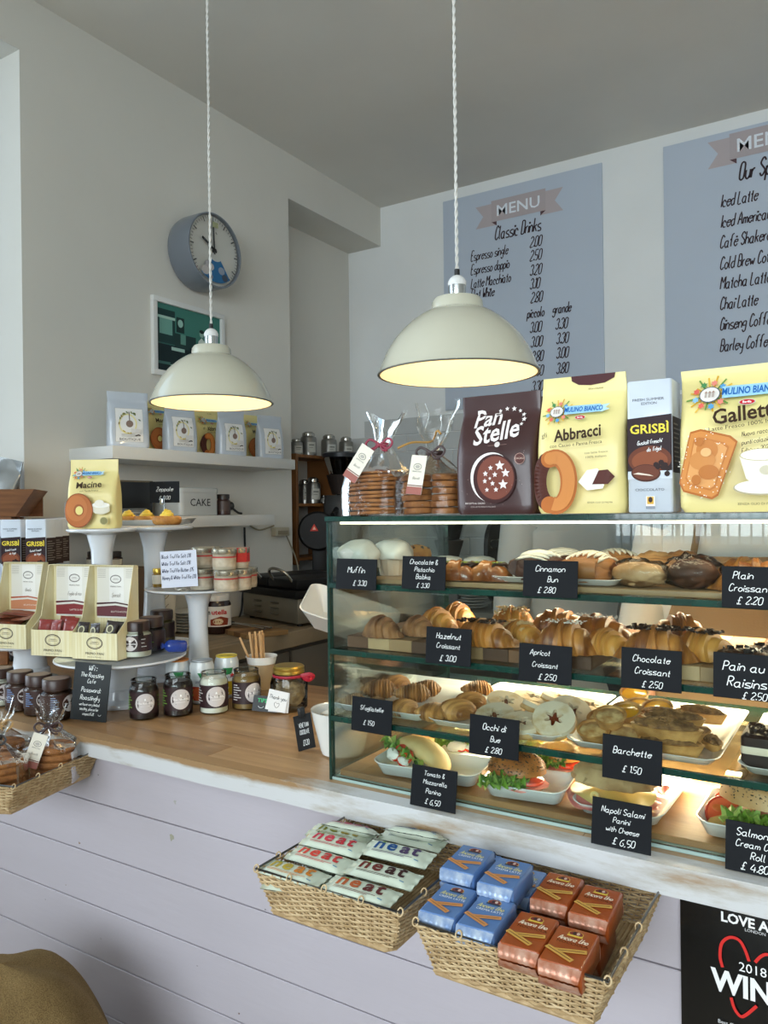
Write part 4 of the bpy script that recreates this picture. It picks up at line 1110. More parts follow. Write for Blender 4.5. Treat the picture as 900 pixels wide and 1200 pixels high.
def roll(px, dy, lab, rz, s=1.0, seeds=400, top=crustb, seedc='#2b2620', fill='salad', rx=0, long=1.0):
    p = onshelf(px, dy, ZD + .03)
    t = thing('filled_roll', lab, 'sandwich', (p.x, p.y, ZD + .0045), rot=(rx, 0, rz))
    a, b = .043 * s * long, .036 * s
    G().blob((0, 0, .012 * s), (a * .96, b * .96, .011 * s), top, 30, 10, amp=.08, fr=3).out('bottom_half', t)
    def topf(u, v):
        th = u * 2 * PI; ph = v * PI / 2
        d = Vector((cos(ph) * cos(th), cos(ph) * sin(th), sin(ph))); k = 1 + (.06 + .10 * (fill == 'cheese')) * noise.noise(d * (2.5 + 2 * (fill == 'cheese')) + Vector((px, 0, 0)))
        return (a * d.x * k, b * d.y * k, .031 * s + .031 * s * d.z * k)
    g = G(); g.grid(topf, 34, 12, top, cu=True); g.add([topf(i / 34, 0) for i in range(34)], [tuple(range(34))], mat('#ecd6ac', .8))
    g.out('top_half', t)
    if seeds:
        sprinkle(G(), seeds, lambda u, v: topf(u, .12 + .85 * v), .0011, mat(seedc, .5), px).out('seeds', t)['kind'] = 'stuff'
    rn = random.Random(px)
    if fill == 'salad':
        g = G()
        for k in range(14): leaf(g, (-a * .8 + k * a * .09 - .006, -b * (.75 + .25 * rn.random()), .022 + .014 * rn.random()), .014 * s, LEAF[k % 3], k, .6, rn.uniform(-.8, .8), rn.random() * 6, .9)
        g.out('salad_leaves', t, smooth=60)
        g = G(); slice_disc(g, (.018, -.010, .020), .026, .005, tom); g.out('tomato_slice', t)
        g = G(); g.blob((.006, -.008, .0165), (a * .95, b * .98, .0045), ham, 26, 8, amp=.3, fr=4); g.out('ham', t)
    elif fill == 'cheese':
        def wav(o, zc, amp, sx): return lambda u, v: (v * a * sx * cos(u * 2 * PI), -.004 + v * b * 1.16 * sin(u * 2 * PI), zc + v * v * (amp * sin(u * 31 + o) * .8 + amp * sin(u * 13 + o) - .007))
        g = G(); g.grid(wav(0, .030, .003, 1.02), 48, 8, cheese, cu=True); g.grid(wav(.2, .0265, .003, 1.0), 48, 8, cheese, cu=True); g.out('cheese_slices', t, smooth=70, fixn=False)
        g = G(); g.grid(wav(2, .022, .004, 1.15), 56, 8, ham, cu=True); g.grid(wav(3.2, .018, .004, 1.1), 56, 8, ham, cu=True); g.out('ham_slices', t, smooth=70, fixn=False)
        g = G(); g.tube([(-a * .2 + .0035 * cos(k * .5) * (1 + k * .04), -b * 1.05, .0285 + .0035 * sin(k * .5) * (1 + k * .04)) for k in range(26)], .0015, cheese, 5); g.out('cheese_curl', t)
    elif fill == 'salmon':
        g = G()
        for k in range(9): leaf(g, (-a * .6 + k * a * .17, -b * 1.0, .030), .017, LEAF[0 if k % 2 else 2], k, .6, rn.uniform(-.3, .5), rn.random() * 6, 1.0)
        g.out('salad_leaves', t, smooth=60)
        g = G(); slice_disc(g, (-.004, -.026, .020), .017, .005, lach, (1.2, 0, 0)); g.out('dark_tomato', t)
        g = G(); g.grid(lambda u, v: ((u - .5) * 2 * a * 1.1, -b * 1.25 + v * b * 1.4, .016 + .003 * sin(u * 14) - .006 * (1 - v)), 36, 6, cheese); g.out('cheese_slice', t, smooth=70, fixn=False)
    return t
roll(606, .055, 'round roll with dark seeds and green salad, centre', .25, 1.08, seeds=520)
roll(655, .17, 'roll with yellow filling behind the seeded roll', .1, .9, seeds=60, top=bake_m('#dda54c', '#bd7d2c', 16, .3, .4))
roll(640, .26, 'orange-yellow roll at the back of the base tier', .1, .9, seeds=0, top=bake_m('#dda54c', '#bd7d2c', 16, .3, .4), fill='salad')
rust = mat('#8f6a40', .8, hex2='#c2a577', scale=14, bump=.8, bscale=50, thr=(.35, .6))
roll(719, .065, 'floury rustic panini with cheese and ham folds', -.03, 1.25, seeds=0, top=rust, fill='cheese', long=1.15)
roll(902, .085, 'black-seeded roll with salmon, leaves and cheese', -.1, 1.35, seeds=700, top=bake_m('#d9b98a', '#b88a52', 14, .3, .5), fill='salmon', long=1.1)
roll(905, .20, 'seeded golden roll at the back right of the base tier', .1, 1.2, seeds=300, top=bake_m('#d9a353', '#a86f2d', 14, .3, .5), fill='salad')
for i, (px, dy, tilt, lab) in enumerate(((853, .075, 1.0, 'orange-red tomato slice leaning at the front of the salmon dish'), (862, .14, .4, 'tomato slice lying behind the front one'))):
    p = onshelf(px, dy, ZD + .02)
    t = thing('tomato_slice', lab, 'tomato', (p.x - .005, p.y, ZD + .018 if i == 0 else ZD + .010), rot=(tilt, .12, .3))
    t.scale = (1.2, 1.2, 1.2)
    slice_disc(G(), (0, 0, 0), .022, .005, tom).out('skin_ring', t)
    g = G().lathe([(.019, .0052), (.001, .0056)], 24, tomin, cap=False); g.out('flesh', t)
    g = G()
    for k in range(3):
        a = k * 2.1 + .4; g.blob((.010 * cos(a), .010 * sin(a), .0056), (.0065, .0045, .0008), mat('#e58a3c', .2, hex2='#c8501f', scale=90, coat=.5), 12, 5)
    g.out('seed_pocket', t)
p = onshelf(772, .10, ZD + .02)
t = thing('ham_slice', 'pink folded ham slice beside the cheese panini', 'ham', (p.x - .02, p.y + .03, ZD + .006))
G().grid(lambda u, v: ((u - .5) * .05, (v - .5) * .05, .012 + .007 * sin(u * 9) * cos(v * 5)), 20, 16, ham).out('slice', t, smooth=70)

# ================================================================ chalk price signs on the case front
def csign(x0, y0, x1, y1, lines, lab, roll=0.0, Y=YG - .0085, tilt=-.10):
    if y1 > 930: Y = at((x0 + x1) / 2, y1, Z=1.0015).y; tilt = -.16
    a = at(x0, y1, Y=Y); b = at(x1, y1, Y=Y); c = at(x0, y0, Y=Y)
    w = b.x - a.x; h = (at((x0 + x1) / 2, y0, Y=Y).z - at((x0 + x1) / 2, y1, Y=Y).z)
    z = at((x0 + x1) / 2, y1, Y=Y).z
    t = sign('price_sign', w, h, lines, lab, ((a.x + b.x) / 2, Y - h * .02, z), tilt=tilt, roll=roll)
    G().box((-.006, .0009, h * .35), (.006, .0035, h * .75), mat('#1b1d20', .4)).out('clip', t, bevel=.0004, seg=1)
    return t
hh = .0098
csign(394, 655, 441, 691, [('Muffin', 0, .55, hh), ('£ 3.30', .1, .14, hh * .85)], 'black chalk sign reading Muffin, top shelf left')
csign(471, 652, 522, 691, [('Chocolate &', 0, .76, hh * .78), ('Pistachio', .02, .54, hh * .75), ('Babka', 0, .32, hh * .78), ('£ 3.30', 0, .06, hh * .72)], 'black chalk sign reading Chocolate and Pistachio Babka')
csign(613, 657, 677, 700, [('Cinnamon', 0, .70, hh * .9), ('Bun', .05, .42, hh * .85), ('£ 2.80', -.06, .12, hh * .85)], 'black chalk sign reading Cinnamon Bun, top shelf')
csign(846, 664, 912, 713, [('Plain', -.12, .70, hh * .95), ('Croissant', 0, .40, hh * .95), ('£ 2.20', .0, .1, hh * .95)], 'black chalk sign reading Plain Croissant, right edge')
csign(499, 736, 552, 779, [('Hazelnut', 0, .70, hh * .9), ('Croissant', 0, .44, hh * .8), ('£ 3.00', 0, .1, hh * .9)], 'black chalk sign reading Hazelnut Croissant')
csign(608, 756, 670, 800, [('Apricot', -.1, .72, hh * .8), ('Croissant', .0, .40, hh * .75), ('£ 2.50', .05, .08, hh * .85)], 'black chalk sign reading Apricot Croissant')
csign(728, 761, 799, 809, [('Chocolate', 0, .68, hh * .9), ('Croissant', .02, .38, hh * .9), ('£ 2.50', .02, .07, hh * .85)], 'black chalk sign reading Chocolate Croissant')
csign(836, 767, 915, 820, [('Pain au', -.05, .62, hh * 1.2), ('Raisins', .0, .27, hh * 1.25), ('£ 2.50', .12, .02, hh * .9)], 'black chalk sign reading Pain au Raisins, right edge')
csign(412, 819, 459, 859, [('Sfogliatelle', 0, .64, hh * .72), ('£ 1.50', -.06, .22, hh * .75)], 'black chalk sign reading Sfogliatelle')
csign(550, 841, 608, 887, [('Occhi di', 0, .66, hh * .95), ('Bue', .03, .38, hh * .85), ('£ 2.80', 0, .1, hh * .85)], 'black chalk sign reading Occhi di Bue')
csign(706, 865, 776, 916, [('Barchette', 0, .60, hh * .95), ('£ 1.50', 0, .2, hh * .9)], 'black chalk sign reading Barchette')
csign(481, 901, 534, 948, [('Tomato &', 0, .78, hh * .7), ('Mozzarella', .03, .58, hh * .68), ('Panino', 0, .36, hh * .75), ('£ 6,50', 0, .1, hh * .8)], 'black chalk sign reading Tomato and Mozzarella Panino')
csign(693, 941, 763, 995, [('Napoli Salami', .02, .72, hh * .8), ('Panini', 0, .53, hh * .75), ('with Cheese', .02, .34, hh * .7), ('£ 6,50', .05, .08, hh * .9)], 'black chalk sign reading Napoli Salami Panini with Cheese')
csign(850, 968, 920, 1025, [('Salmon', -.05, .73, hh * .95), ('Cream Ch.', 0, .51, hh * .85), ('Roll', .05, .29, hh * .9), ('£ 4.80', .0, .06, hh * .95)], 'black chalk sign reading Salmon Cream Roll, lower right')
# ================================================================ packets on top of the case
def away(p, d):
    k = 1 + d / math.hypot(p.x, p.y); return Vector((p.x * k, p.y * k, p.z))
FA = -.75                       # heading from the left counter end towards the customer
FZ = .56
def depth(p): return -p.x * sin(TH) + p.y * cos(TH)

def flower_logo(A, cx, cy, s, word=True, ww=None):
    """windmill-and-flowers roundel with the blue lettering and red oval"""
    rn = random.Random(5)
    for k in range(16):
        a = 2 * PI * k / 16 + .2; L = s * rn.uniform(.95, 1.35)
        A.line([(cx + s * .4 * cos(a), cy + s * .3 * sin(a)), (cx + L * cos(a), cy + L * .9 * sin(a))], s * .09, ['#d9a62e', '#e6bb4a', '#6f9a4a'][k % 3])
    for k in range(9):
        a = 2 * PI * k / 9; c = ['#e5685c', '#5b9ed0', '#e88a7a', '#4f8f5a', '#e5685c', '#86bce0'][k % 6]
        A.star(cx + s * .80 * cos(a), cy + s * .72 * sin(a), s * .20, c, 6, .6)
    A.ell(cx, cy, s * .56, s * .48, '#55626e'); A.ell(cx, cy, s * .51, s * .43, '#e9e4dc')
    for dx in (-.2, 0, .2): A.rect(cx + (dx - .06) * s, cy - s * .18, cx + (dx + .06) * s, cy + s * .10, '#b8a9a0'); A.poly([(cx + (dx - .09) * s, cy + s * .10), (cx + (dx + .09) * s, cy + s * .10), (cx + dx * s, cy + s * .22)], '#a98878')
    if word:
        w = ww or s * 3.2
        x0 = cx + s * .55
        A.poly([(x0 + w * .05, cy - s * .30), (x0 + w * .92, cy - s * .22), (x0 + w * .90, cy + s * .42), (x0 + w * .03, cy + s * .40)], '#9fd0ee')
        A.poly([(x0 + w * .92, cy - s * .28), (x0 + w * 1.12, cy - s * .05), (x0 + w * 1.02, cy + s * .10), (x0 + w * 1.12, cy + s * .40), (x0 + w * .90, cy + s * .3)], '#b9dcf2')
        A.text('MULINO BIANCO', x0 + w * .5, cy - s * .11, s * .42, '#1763ae', bold=.02, w=w * .92)
        A.ell(x0 + w * .45, cy - s * .62, s * .42, s * .17, '#d8d0cc'); A.ell(x0 + w * .45, cy - s * .62, s * .38, s * .14, '#c8222c')
        A.text('Barilla', x0 + w * .45, cy - s * .68, s * .13, '#ffffff', bold=.02)
def ring_cookie(A, cx, cy, rx, ry, c0, c1, hole=.25):
    A.ell(cx, cy, rx, ry, c1, 32); A.ell(cx, cy, rx * .95, ry * .95, c0, 32)
    A.ell(cx - rx * .12, cy + ry * .12, rx * .74, ry * .74, '#c97c46', 32)
    A.ell(cx + rx * .05, cy + ry * .02, rx * (hole + .10), ry * (hole + .10), '#a85f32', 24); A.ell(cx + rx * .08, cy, rx * hole, ry * hole, '#efe08c', 24)
rnp = random.Random(11)
PX = dict(pan='#3b1d1c', yel='#f0e19a')
def place_top(px0, px1, dy, z=ZT):
    a = pos(px0, YG + dy, z); b = pos(px1, YG + dy, z); return (a.x + b.x) / 2, b.x - a.x
ZTT = ZT + .0012
# --- Pan di Stelle pack
def pack_pan(loc, w, h, lab, seed, rz=0, art=True):
    t = thing('biscuit_packet', lab, 'packet', loc, rz=rz)
    fr = pouch(t, w, .075, h, mat('#3d1f1e', .38, var=.12, scale=14, coat=.2), seed=seed, n=5, taper=.97)
    if art:
        A = Art(.00030); W2 = w / .145
        A.text('Pan', -.018 * W2, h * .735, .030, '#efe6e2', bold=.02, w=.046, shear=.12, rot=.10)
        A.text('di', .020 * W2, h * .75, .006, '#cfa08a', bold=.0)
        A.text('Stelle', .003 * W2, h * .60, .032, '#efe6e2', bold=.02, w=.078, shear=.12, rot=.16)
        for k in range(7):
            a = math.radians(120 - k * 24); A.star(.016 + .030 * cos(a) * 1.0, h * .77 + .020 * sin(a), .0034 + .0006 * (k % 3), '#f1e9e6')
        cx, cy = .004, h * .30
        A.ell(cx - .004, cy, .0375, .040, '#f2ece8', 36); A.ell(cx + .0005, cy - .0025, .0370, .0395, '#3d1f1e', 36)
        A.ell(cx + .003, cy - .001, .0335, .036, '#4a221d', 36); A.ell(cx + .003, cy - .001, .032, .0345, '#7a4336', 36)
        for (sx, sy, q) in ((.012, .018, .0085), (-.004, .015, .0045), (.022, .006, .0075), (-.013, .006, .005), (.004, .004, .005), (-.014, -.006, .0045), (.018, -.012, .0085), (.0, -.010, .0045), (-.010, -.020, .004), (.006, -.020, .0045), (-.004, -.002, .003)):
            A.star(cx + sx, cy + sy, q, '#efe6e4')
        A.ring(.050, h * .44, .0075, .0085, .0008, '#b98a7c', 16); A.ell(.050, h * .44, .0062, .007, '#5a2c26'); A.text('CACAO', .050, h * .435, .003, '#e0c0b0')
        A.line([(-.004, h * .555), (.028, h * .56)], .0005, '#a08078'); A.ell(.012, h * .562, .0045, .0045, '#d9cfcb')
        for k in range(30):
            A.ell(rnp.uniform(-.06, .06), rnp.uniform(.012, h * .5), .0005, .0005, '#a98f8a', 5)
        A.text('BISCOTTI AL CACAO', -.020, .0165, .0026, '#d8ccc8', bold=.01); A.text('CON LATTE FRESCO ITALIANO', -.006, .011, .0022, '#b8a8a4')
        A.bake('front_print', lambda x, y, l: fr(x, y, l), t, maxe=.012)
    return t
x, w = place_top(531, 627, .045)
pack_pan((x, YG + .045 + .038, ZTT), w, .1975, 'dark brown star biscuit packet with a crescent moon print', 1)
pack_pan((-.455 + .012, YG + .20, ZTT), .13, .205, 'second dark brown packet half hidden behind the star biscuits', 2, art=False)
yel = mat('#efdf97', .42, var=.05, scale=12, coat=.1)
# --- Abbracci
def pack_abb(loc, w, h, lab, seed, rz=0, small=False):
    t = thing('biscuit_packet', lab, 'packet', loc, rz=rz)
    fr = pouch(t, w, .075, h, yel, seed=seed, n=5, taper=.97, flare=.96)
    A = Art(.00030); s = w / .145
    if not small: A.poly([(-.020 * s, h), (.052 * s, h), (.050 * s, h * .965), (.035 * s, h * .935), (.012 * s, h * .925), (-.008 * s, h * .935), (-.019 * s, h * .965)], '#4b2326')
    A.hand('dolce colazione', .02 * s, h * .895, .0028, '#7a6a3a', wf=.9)
    flower_logo(A, -.036 * s, h * .735, .020 * s, ww=.066 * s)
    A.text('gli', -.050 * s, h * .545, .008 * s, '#3b2718', bold=.0, rot=.08); A.text('Abbracci', .004 * s, h * .525, .019 * s, '#3b2718', bold=.025, w=.074 * s, rot=.09)
    A.text('con Cacao e Panna Fresca', .002 * s, h * .475, .0055 * s, '#3b2718', bold=.0, w=.082 * s, rot=.05)
    A.text('con latte fresco', .034 * s, h * .415, .0035 * s, '#5a4424', w=.036 * s, rot=.04); A.text('100% italiano', .034 * s, h * .385, .0035 * s, '#5a4424', w=.032 * s, rot=.04)
    A.poly([(.006 * s, h * .22), (.02 * s, h * .30), (.036 * s, h * .31), (.05 * s, h * .24), (.044 * s, h * .17), (.02 * s, h * .16)], '#f4efe4')
    A.poly([(.028 * s, h * .20), (.038 * s, h * .295), (.052 * s, h * .30), (.062 * s, h * .25), (.052 * s, h * .20)], '#53231a')
    cx, cy = -.034 * s, h * .225
    A.ring(cx - .002, cy, .0215 * s, .037 * s, .025 * s, '#4f2418', 24, math.radians(75), math.radians(285)); A.ell(cx - .012 * s, cy + .035 * s, .012 * s, .011 * s, '#4f2418')
    A.ring(cx + .004, cy, .0215 * s, .038 * s, .027 * s, '#b5682f', 24, math.radians(-115), math.radians(112)); A.ell(cx - .005 * s, cy + .036 * s, .0145 * s, .0135 * s, '#b5682f'); A.ell(cx - .006 * s, cy - .036 * s, .0145 * s, .0135 * s, '#b5682f')
    A.ring(cx + .005, cy + .001, .0205 * s, .037 * s, .020 * s, '#cd8444', 24, math.radians(-105), math.radians(105)); A.ell(cx - .003 * s, cy + .037 * s, .0105 * s, .010 * s, '#cd8444')
    A.text('SENZA OLIO DI PALMA', .040 * s, h * .07, .0026 * s, '#5a4424')
    A.bake('front_print', lambda x, y, l: fr(x, y, l), t, maxe=.012)
    return t
x, w = place_top(626, 731, .045)
pack_abb((x, YG + .083, ZTT), w, .2135, 'yellow biscuit packet with a ring-shaped two-tone cookie, on the case', 3, rz=.03)
# --- Grisbi box
def pack_gris(loc, w, h, lab, seed, rz=0, d=.06, group=None):
    t = thing('biscuit_box', lab, 'box', loc, rz=rz, group=group)
    fr = pouch(t, w, d, h, mat('#cdd6e2', .30, var=.05, scale=20, coat=.3), seed=seed, n=9, taper=.985, crump=.0012, seal=.004) if False else None
    G().rr([(.002, 0), (0, .002), (0, h * .985), (.0015, h)], w, d, .004, mat('#cfd7e2', .28, var=.05, scale=20, coat=.3), n=4).out('carton', t, smooth=50)
    F = lambda x, y, l: (x, -d / 2 - l, y)
    A = Art(.00010); s = w / .07
    A.poly([(-w * .49, h * .30), (w * .49, h * .30), (w * .49, h * .735), (-w * .49, h * .715)], '#2c1a1f')
    A.ell(0, h * .40, w * .48, h * .105, '#6a3520', 30); A.ell(0, h * .39, w * .40, h * .08, '#8a4a2c', 30)
    A.poly([(-w * .49, h * .315), (w * .49, h * .315), (w * .49, h * .255), (-w * .49, h * .255)], '#cfd7e2')
    A.text('FRESH SUMMER', -.001, h * .845, .0042 * s, '#4a4c55', w=w * .70); A.text('EDITION', 0, h * .815, .0042 * s, '#4a4c55', w=w * .34)
    A.text('GRISBÌ', 0, h * .60, .0145 * s, '#f0d848', bold=.02, w=w * .86)
    A.hand('Gustali freschi', 0, h * .52, .0062 * s, '#f4f4f4', w=.0009 * s, wf=.72, rot=.09, slant=.35); A.hand('da frigo!', .006, h * .465, .0062 * s, '#f4f4f4', w=.0009 * s, wf=.72, rot=.09, slant=.35)
    A.ell(-.006 * s, h * .30, .023 * s, .014 * s, '#4a2419', 26, -.05); A.ell(-.006 * s, h * .305, .021 * s, .012 * s, '#6b3826', 26, -.05)
    A.poly([(-.026 * s, h * .295), (.006 * s, h * .275), (.0 * s, h * .288), (-.018 * s, h * .305)], '#e8d8c8')
    for k, (a, b) in enumerate(((.010, .36), (.018, .375), (.024, .355), (.028, .33), (.027, .29), (.021, .34), (.013, .345))): A.ell(a * s, h * b, .0045 * s, .0045 * s, '#2a1513', 7)
    A.text('CIOCCOLATO', 0, h * .165, .0040 * s, '#5a5c66', w=w * .64)
    A.rect(-.006 * s, h * .03, .008 * s, h * .125, '#efe9dc'); A.rect(-.004 * s, h * .065, .006 * s, h * .12, '#d8a83c'); A.ell(.001, h * .098, .003, .004, '#3b2a2a'); A.rect(-.006 * s, h * .03, .008 * s, h * .05, '#8c93a0')
    A.bake('front_print', F, t)
    B = Art(.0001)
    B.rect(-d * .47, h * .30, d * .47, h * .72, '#33231f')
    for k in range(9): B.rect(-d * .36, h * (.66 - k * .035), d * (.1 + .25 * ((k * 5) % 3) / 2), h * (.672 - k * .035), '#8f857a')
    for s_ in (1, -1): B.bake('side_print', (lambda x, y, l, s_=s_: (s_ * (w / 2 + l), x * s_, y)), t)
    return t
x, w = place_top(735, 788, .045)
pack_gris((x, YG + .080, ZTT), w, .192, 'pale blue and dark chocolate biscuit box between the yellow packets', 4)
# --- Galletti
def pack_gal(loc, w, h, lab, seed, rz=0):
    t = thing('biscuit_packet', lab, 'packet', loc, rz=rz)
    fr = pouch(t, w, .095, h, yel, seed=seed, n=6, taper=1.0, flare=1.04, seal=.012)
    A = Art(.00030); s = 1.0; X0 = -w / 2
    flower_logo(A, X0 + .042, h * .80, .025, ww=.080)
    A.text('Galletti', X0 + .090, h * .60, .0215, '#3b2718', bold=.02, w=.078, rot=.10)
    A.text('con Latte Fresco 100% Italiano', X0 + .086, h * .555, .0055, '#3b2718', w=.112, rot=.10)
    for k, r_ in enumerate(('Nuova raccolta', 'punti colazione', 'Edizione 2020')): A.hand(r_, X0 + .088, h * (.49 - k * .055), .0062, '#3b2718', al='l', rot=.12, wf=.75)
    c = [(X0 + .012, h * .14), (X0 + .050, h * .085), (X0 + .0580, h * .11), (X0 + .083, h * .46), (X0 + .074, h * .50), (X0 + .036, h * .555), (X0 + .022, h * .54), (X0 + .006, h * .20)]
    A.poly([(a, b) for a, b in c], '#b5682c')
    cx = sum(a for a, b in c) / 8; cy = sum(b for a, b in c) / 8
    A.poly([(cx + (a - cx) * .94, cy + (b - cy) * .94) for a, b in c], '#d38a45'); A.poly([(cx + (a - cx) * .74, cy + (b - cy) * .76) for a, b in c], '#c67a3a'); A.poly([(cx + (a - cx) * .68, cy + (b - cy) * .70) for a, b in c], '#e0a060')
    A.ell(cx + .002, cy + .018, .014, .014, '#c9803f'); A.ell(cx - .004, cy + .004, .017, .013, '#cf8a4a'); A.ell(cx + .004, cy - .012, .013, .010, '#bd7436'); A.ell(cx - .008, cy + .030, .006, .006, '#bd7436'); A.ell(cx + .001, cy + .015, .007, .006, '#e8b478'); A.ell(cx - .012, cy - .022, .006, .007, '#bd7436')
    rn = random.Random(2)
    for k in range(70):
        q = rn.random() * 2 * PI; rr_ = rn.uniform(.62, .92)
        A.ell(cx + .036 * rr_ * cos(q) * 1.0, cy + .052 * rr_ * sin(q), .0008, .0008, '#fbf3e2', 5)
    # milk cup
    bx = X0 + .118; by = h * .25
    A.ell(bx, by - .020, .036, .010, '#b5a887', 26); A.ell(bx, by - .019, .034, .009, '#f2eee0', 26)
    A.poly([(bx - .028, by + .022), (bx + .028, by + .022), (bx + .020, by - .008), (bx + .010, by - .016), (bx - .010, by - .016), (bx - .020, by - .008)], '#ece8da')
    A.ell(bx, by + .022, .028, .008, '#c9b98c', 26); A.ell(bx, by + .022, .026, .007, '#fbfaf4', 26)
    A.ell(bx + .004, by + .002, .008, .006, '#cfc7ae', 16)
    A.text('SENZA OLIO DI PALMA', X0 + .112, h * .045, .0030, '#5a4424', w=.048)
    A.bake('front_print', lambda x, y, l: fr(x, y, l), t, maxe=.012)
    return t
pa = pos(792, YG + .04, ZT)
pack_gal((pa.x + .092, YG + .085, ZTT), .178, .2050, 'large yellow packet with a stamped rectangular cookie and milk cup', 6, rz=-.03)

# --- cookies tied in clear bags
cel = glass('#fdfdfb', refl=.75, ior=1.45, bump=0.3, rough=0.08)
cookm = bake_m('#a86f3a', '#75441f', 50, .9, .75)
tagp = mat('#e9e2d2', .7)
def cookie_bag(loc, lab, w, d, h_st, n, ribbon, tag_c, seed, rz=0, lean=0, neck_h=.115, top_h=.155, rows=1):
    t = thing('cookie_bag', lab, 'cookies', loc, rz=rz)
    rn = random.Random(seed)
    th = h_st / n
    for r_ in range(rows):
        for k in range(n):
            cxx = (r_ - (rows - 1) / 2) * w * .5
            wd = (w - .008) / (2 * rows)
            o = G().lathe([(wd * .96, 0), (wd, th * .25), (wd * .97, th * .75), (wd * .85, th * .92), (.001, th * .96)], 26, cookm, rfn=lambda a, z: 1 + .03 * sin(a * 3 + k) + .02 * sin(a * 9 + k * 2), c=(0, 0, 0)).out('cookie', t)
            o.location = (cxx + rn.uniform(-.0025, .0025), rn.uniform(-.002, .002), .002 + k * th)
            o.scale = (1, min(1, (d - .006) / 2 / wd), 1); o.rotation_euler = (rn.uniform(-.02, .02), rn.uniform(-.05, .05), 0)
    def f(u, v):
        z = v * top_h
        a = u * 2 * PI
        if z < h_st: kx = 1.0
        elif z < neck_h: kx = 1 - .80 * ((z - h_st) / (neck_h - h_st)) ** .8
        else: kx = .20 + .46 * ((z - neck_h) / (top_h - neck_h)) ** .8
        nn = 5 if z < h_st else 2.2
        x = w / 2 * kx * sgn(cos(a), 2 / nn); y = d / 2 * (kx if z < neck_h else kx * .5) * sgn(sin(a), 2 / nn)
        if z > h_st * .9:
            x += .004 * sin(a * 7 + seed) * (1 if z > neck_h else .5) + .012 * (noise.noise(Vector((cos(a), sin(a), z * 30 + seed))))
            y += .004 * cos(a * 6 + seed) + .006 * (noise.noise(Vector((cos(a) + 9, sin(a), z * 30 + seed))))
        else:
            q = .0022 * noise.noise(Vector((x * 40, y * 40 + seed, z * 35))); x += q; y -= abs(q)
        x += lean * max(0, z - h_st * .6)
        if z > neck_h: z += .012 * sin(a * 2 + seed) * (z - neck_h) / (top_h - neck_h)
        return (x, y, z)
    G().grid(f, 56, 34, cel, cu=True).out('clear_bag', t, smooth=30)
    nx = lean * (neck_h - h_st * .6)
    g = G(); rm = mat(ribbon, .45, var=.15, scale=60)
    rr_ = .0105
    g.tube([(nx + w / 2 * .24 * cos(a), d / 2 * .26 * sin(a), neck_h) for a in [2 * PI * i / 20 for i in range(20)]], .0028, rm, 6, closed=True, flat=1.4)
    for s_, L in ((1, .020), (-1, .018)):
        g.tube(catmull3([(nx, -.012, neck_h), (nx + s_ * L, -.016, neck_h + .010), (nx + s_ * L * 1.5, -.018, neck_h + .002), (nx + s_ * L, -.018, neck_h - .008), (nx, -.013, neck_h)]), .0015, rm, 5, flat=1.6)
        g.tube(catmull3([(nx, -.013, neck_h), (nx + s_ * .010, -.020, neck_h - .010), (nx + s_ * .022, -.022, neck_h - .012 - .008 * (s_ < 0))]), .0013, rm, 5, flat=1.6)
    g.out('ribbon', t, smooth=60)
    # card tag hanging from the ribbon
    tw, tl_ = .030, .068
    B = G(); B.box((-tw / 2, -.0004, -tl_), (tw / 2, .0004, 0), tagp)
    o = B.out('gift_tag', t, bevel=.0002, seg=1); o.location = (nx - .004, -d / 2 - .002, neck_h - .006); o.rotation_euler = (.22, math.radians(tag_c), 0)
    o.rotation_euler = (-.16, math.radians(tag_c), 0)
    A = Art(.00006)
    A.ring(0, -.020, .0075, .0052, .0008, '#4a4440', 20); A.ell(0, -.020, .0045, .003, '#b9b2a8'); A.text('PRIMO PAN', 0, -.0295, .0022, '#4a4440', w=.017)
    A.hand('Biscotti', 0, -.042, .0048, '#6a625a', wf=.7, slant=.5, w=.00035)
    A.rect(-tw / 2, -tl_, tw / 2, -tl_ + .013, '#a4665c'); A.rect(-tw / 2, -tl_ + .0145, tw / 2, -tl_ + .0160, '#6e3a38')
    b = A.bake('tag_print', lambda x, y, l: (x, -.0005 - l, y), o)
    return t
def catmull3(p, k=5):
    a = catmull([(q[0], q[1]) for q in p], k); b = catmull([(q[2], 0) for q in p], k)
    return [(x[0], x[1], y[0]) for x, y in zip(a, b)]
x, w = place_top(396, 459, .06)
cookie_bag((x, YG + .10, ZTT), 'clear bag of stacked brown cookies tied with a crimson ribbon', w * .98, .085, .080, 11, '#8e1a38', 32, 1, lean=.22, neck_h=.128, top_h=.178)
x, w = place_top(458, 530, .06)
cookie_bag((x, YG + .10, ZTT), 'clear bag of cookies tied with dark brown ribbon beside the star packet', w * .98, .088, .070, 6, '#3b2320', 6, 2, lean=.10, neck_h=.108, top_h=.188, rows=2)
g = G(); g.tube(catmull3([(x - .045, YG + .06, ZT + .118), (x - .025, YG + .075, ZT + .128), (x, YG + .10, ZT + .130), (x + .02, YG + .085, ZT + .146), (x + .03, YG + .08, ZT + .140)]), .002, mat('#b58a4a', .8), 5)
tag(g.out('raffia_tie', None, smooth=60), 'straw-coloured raffia strand round the neck of the right cookie bag', 'ribbon')

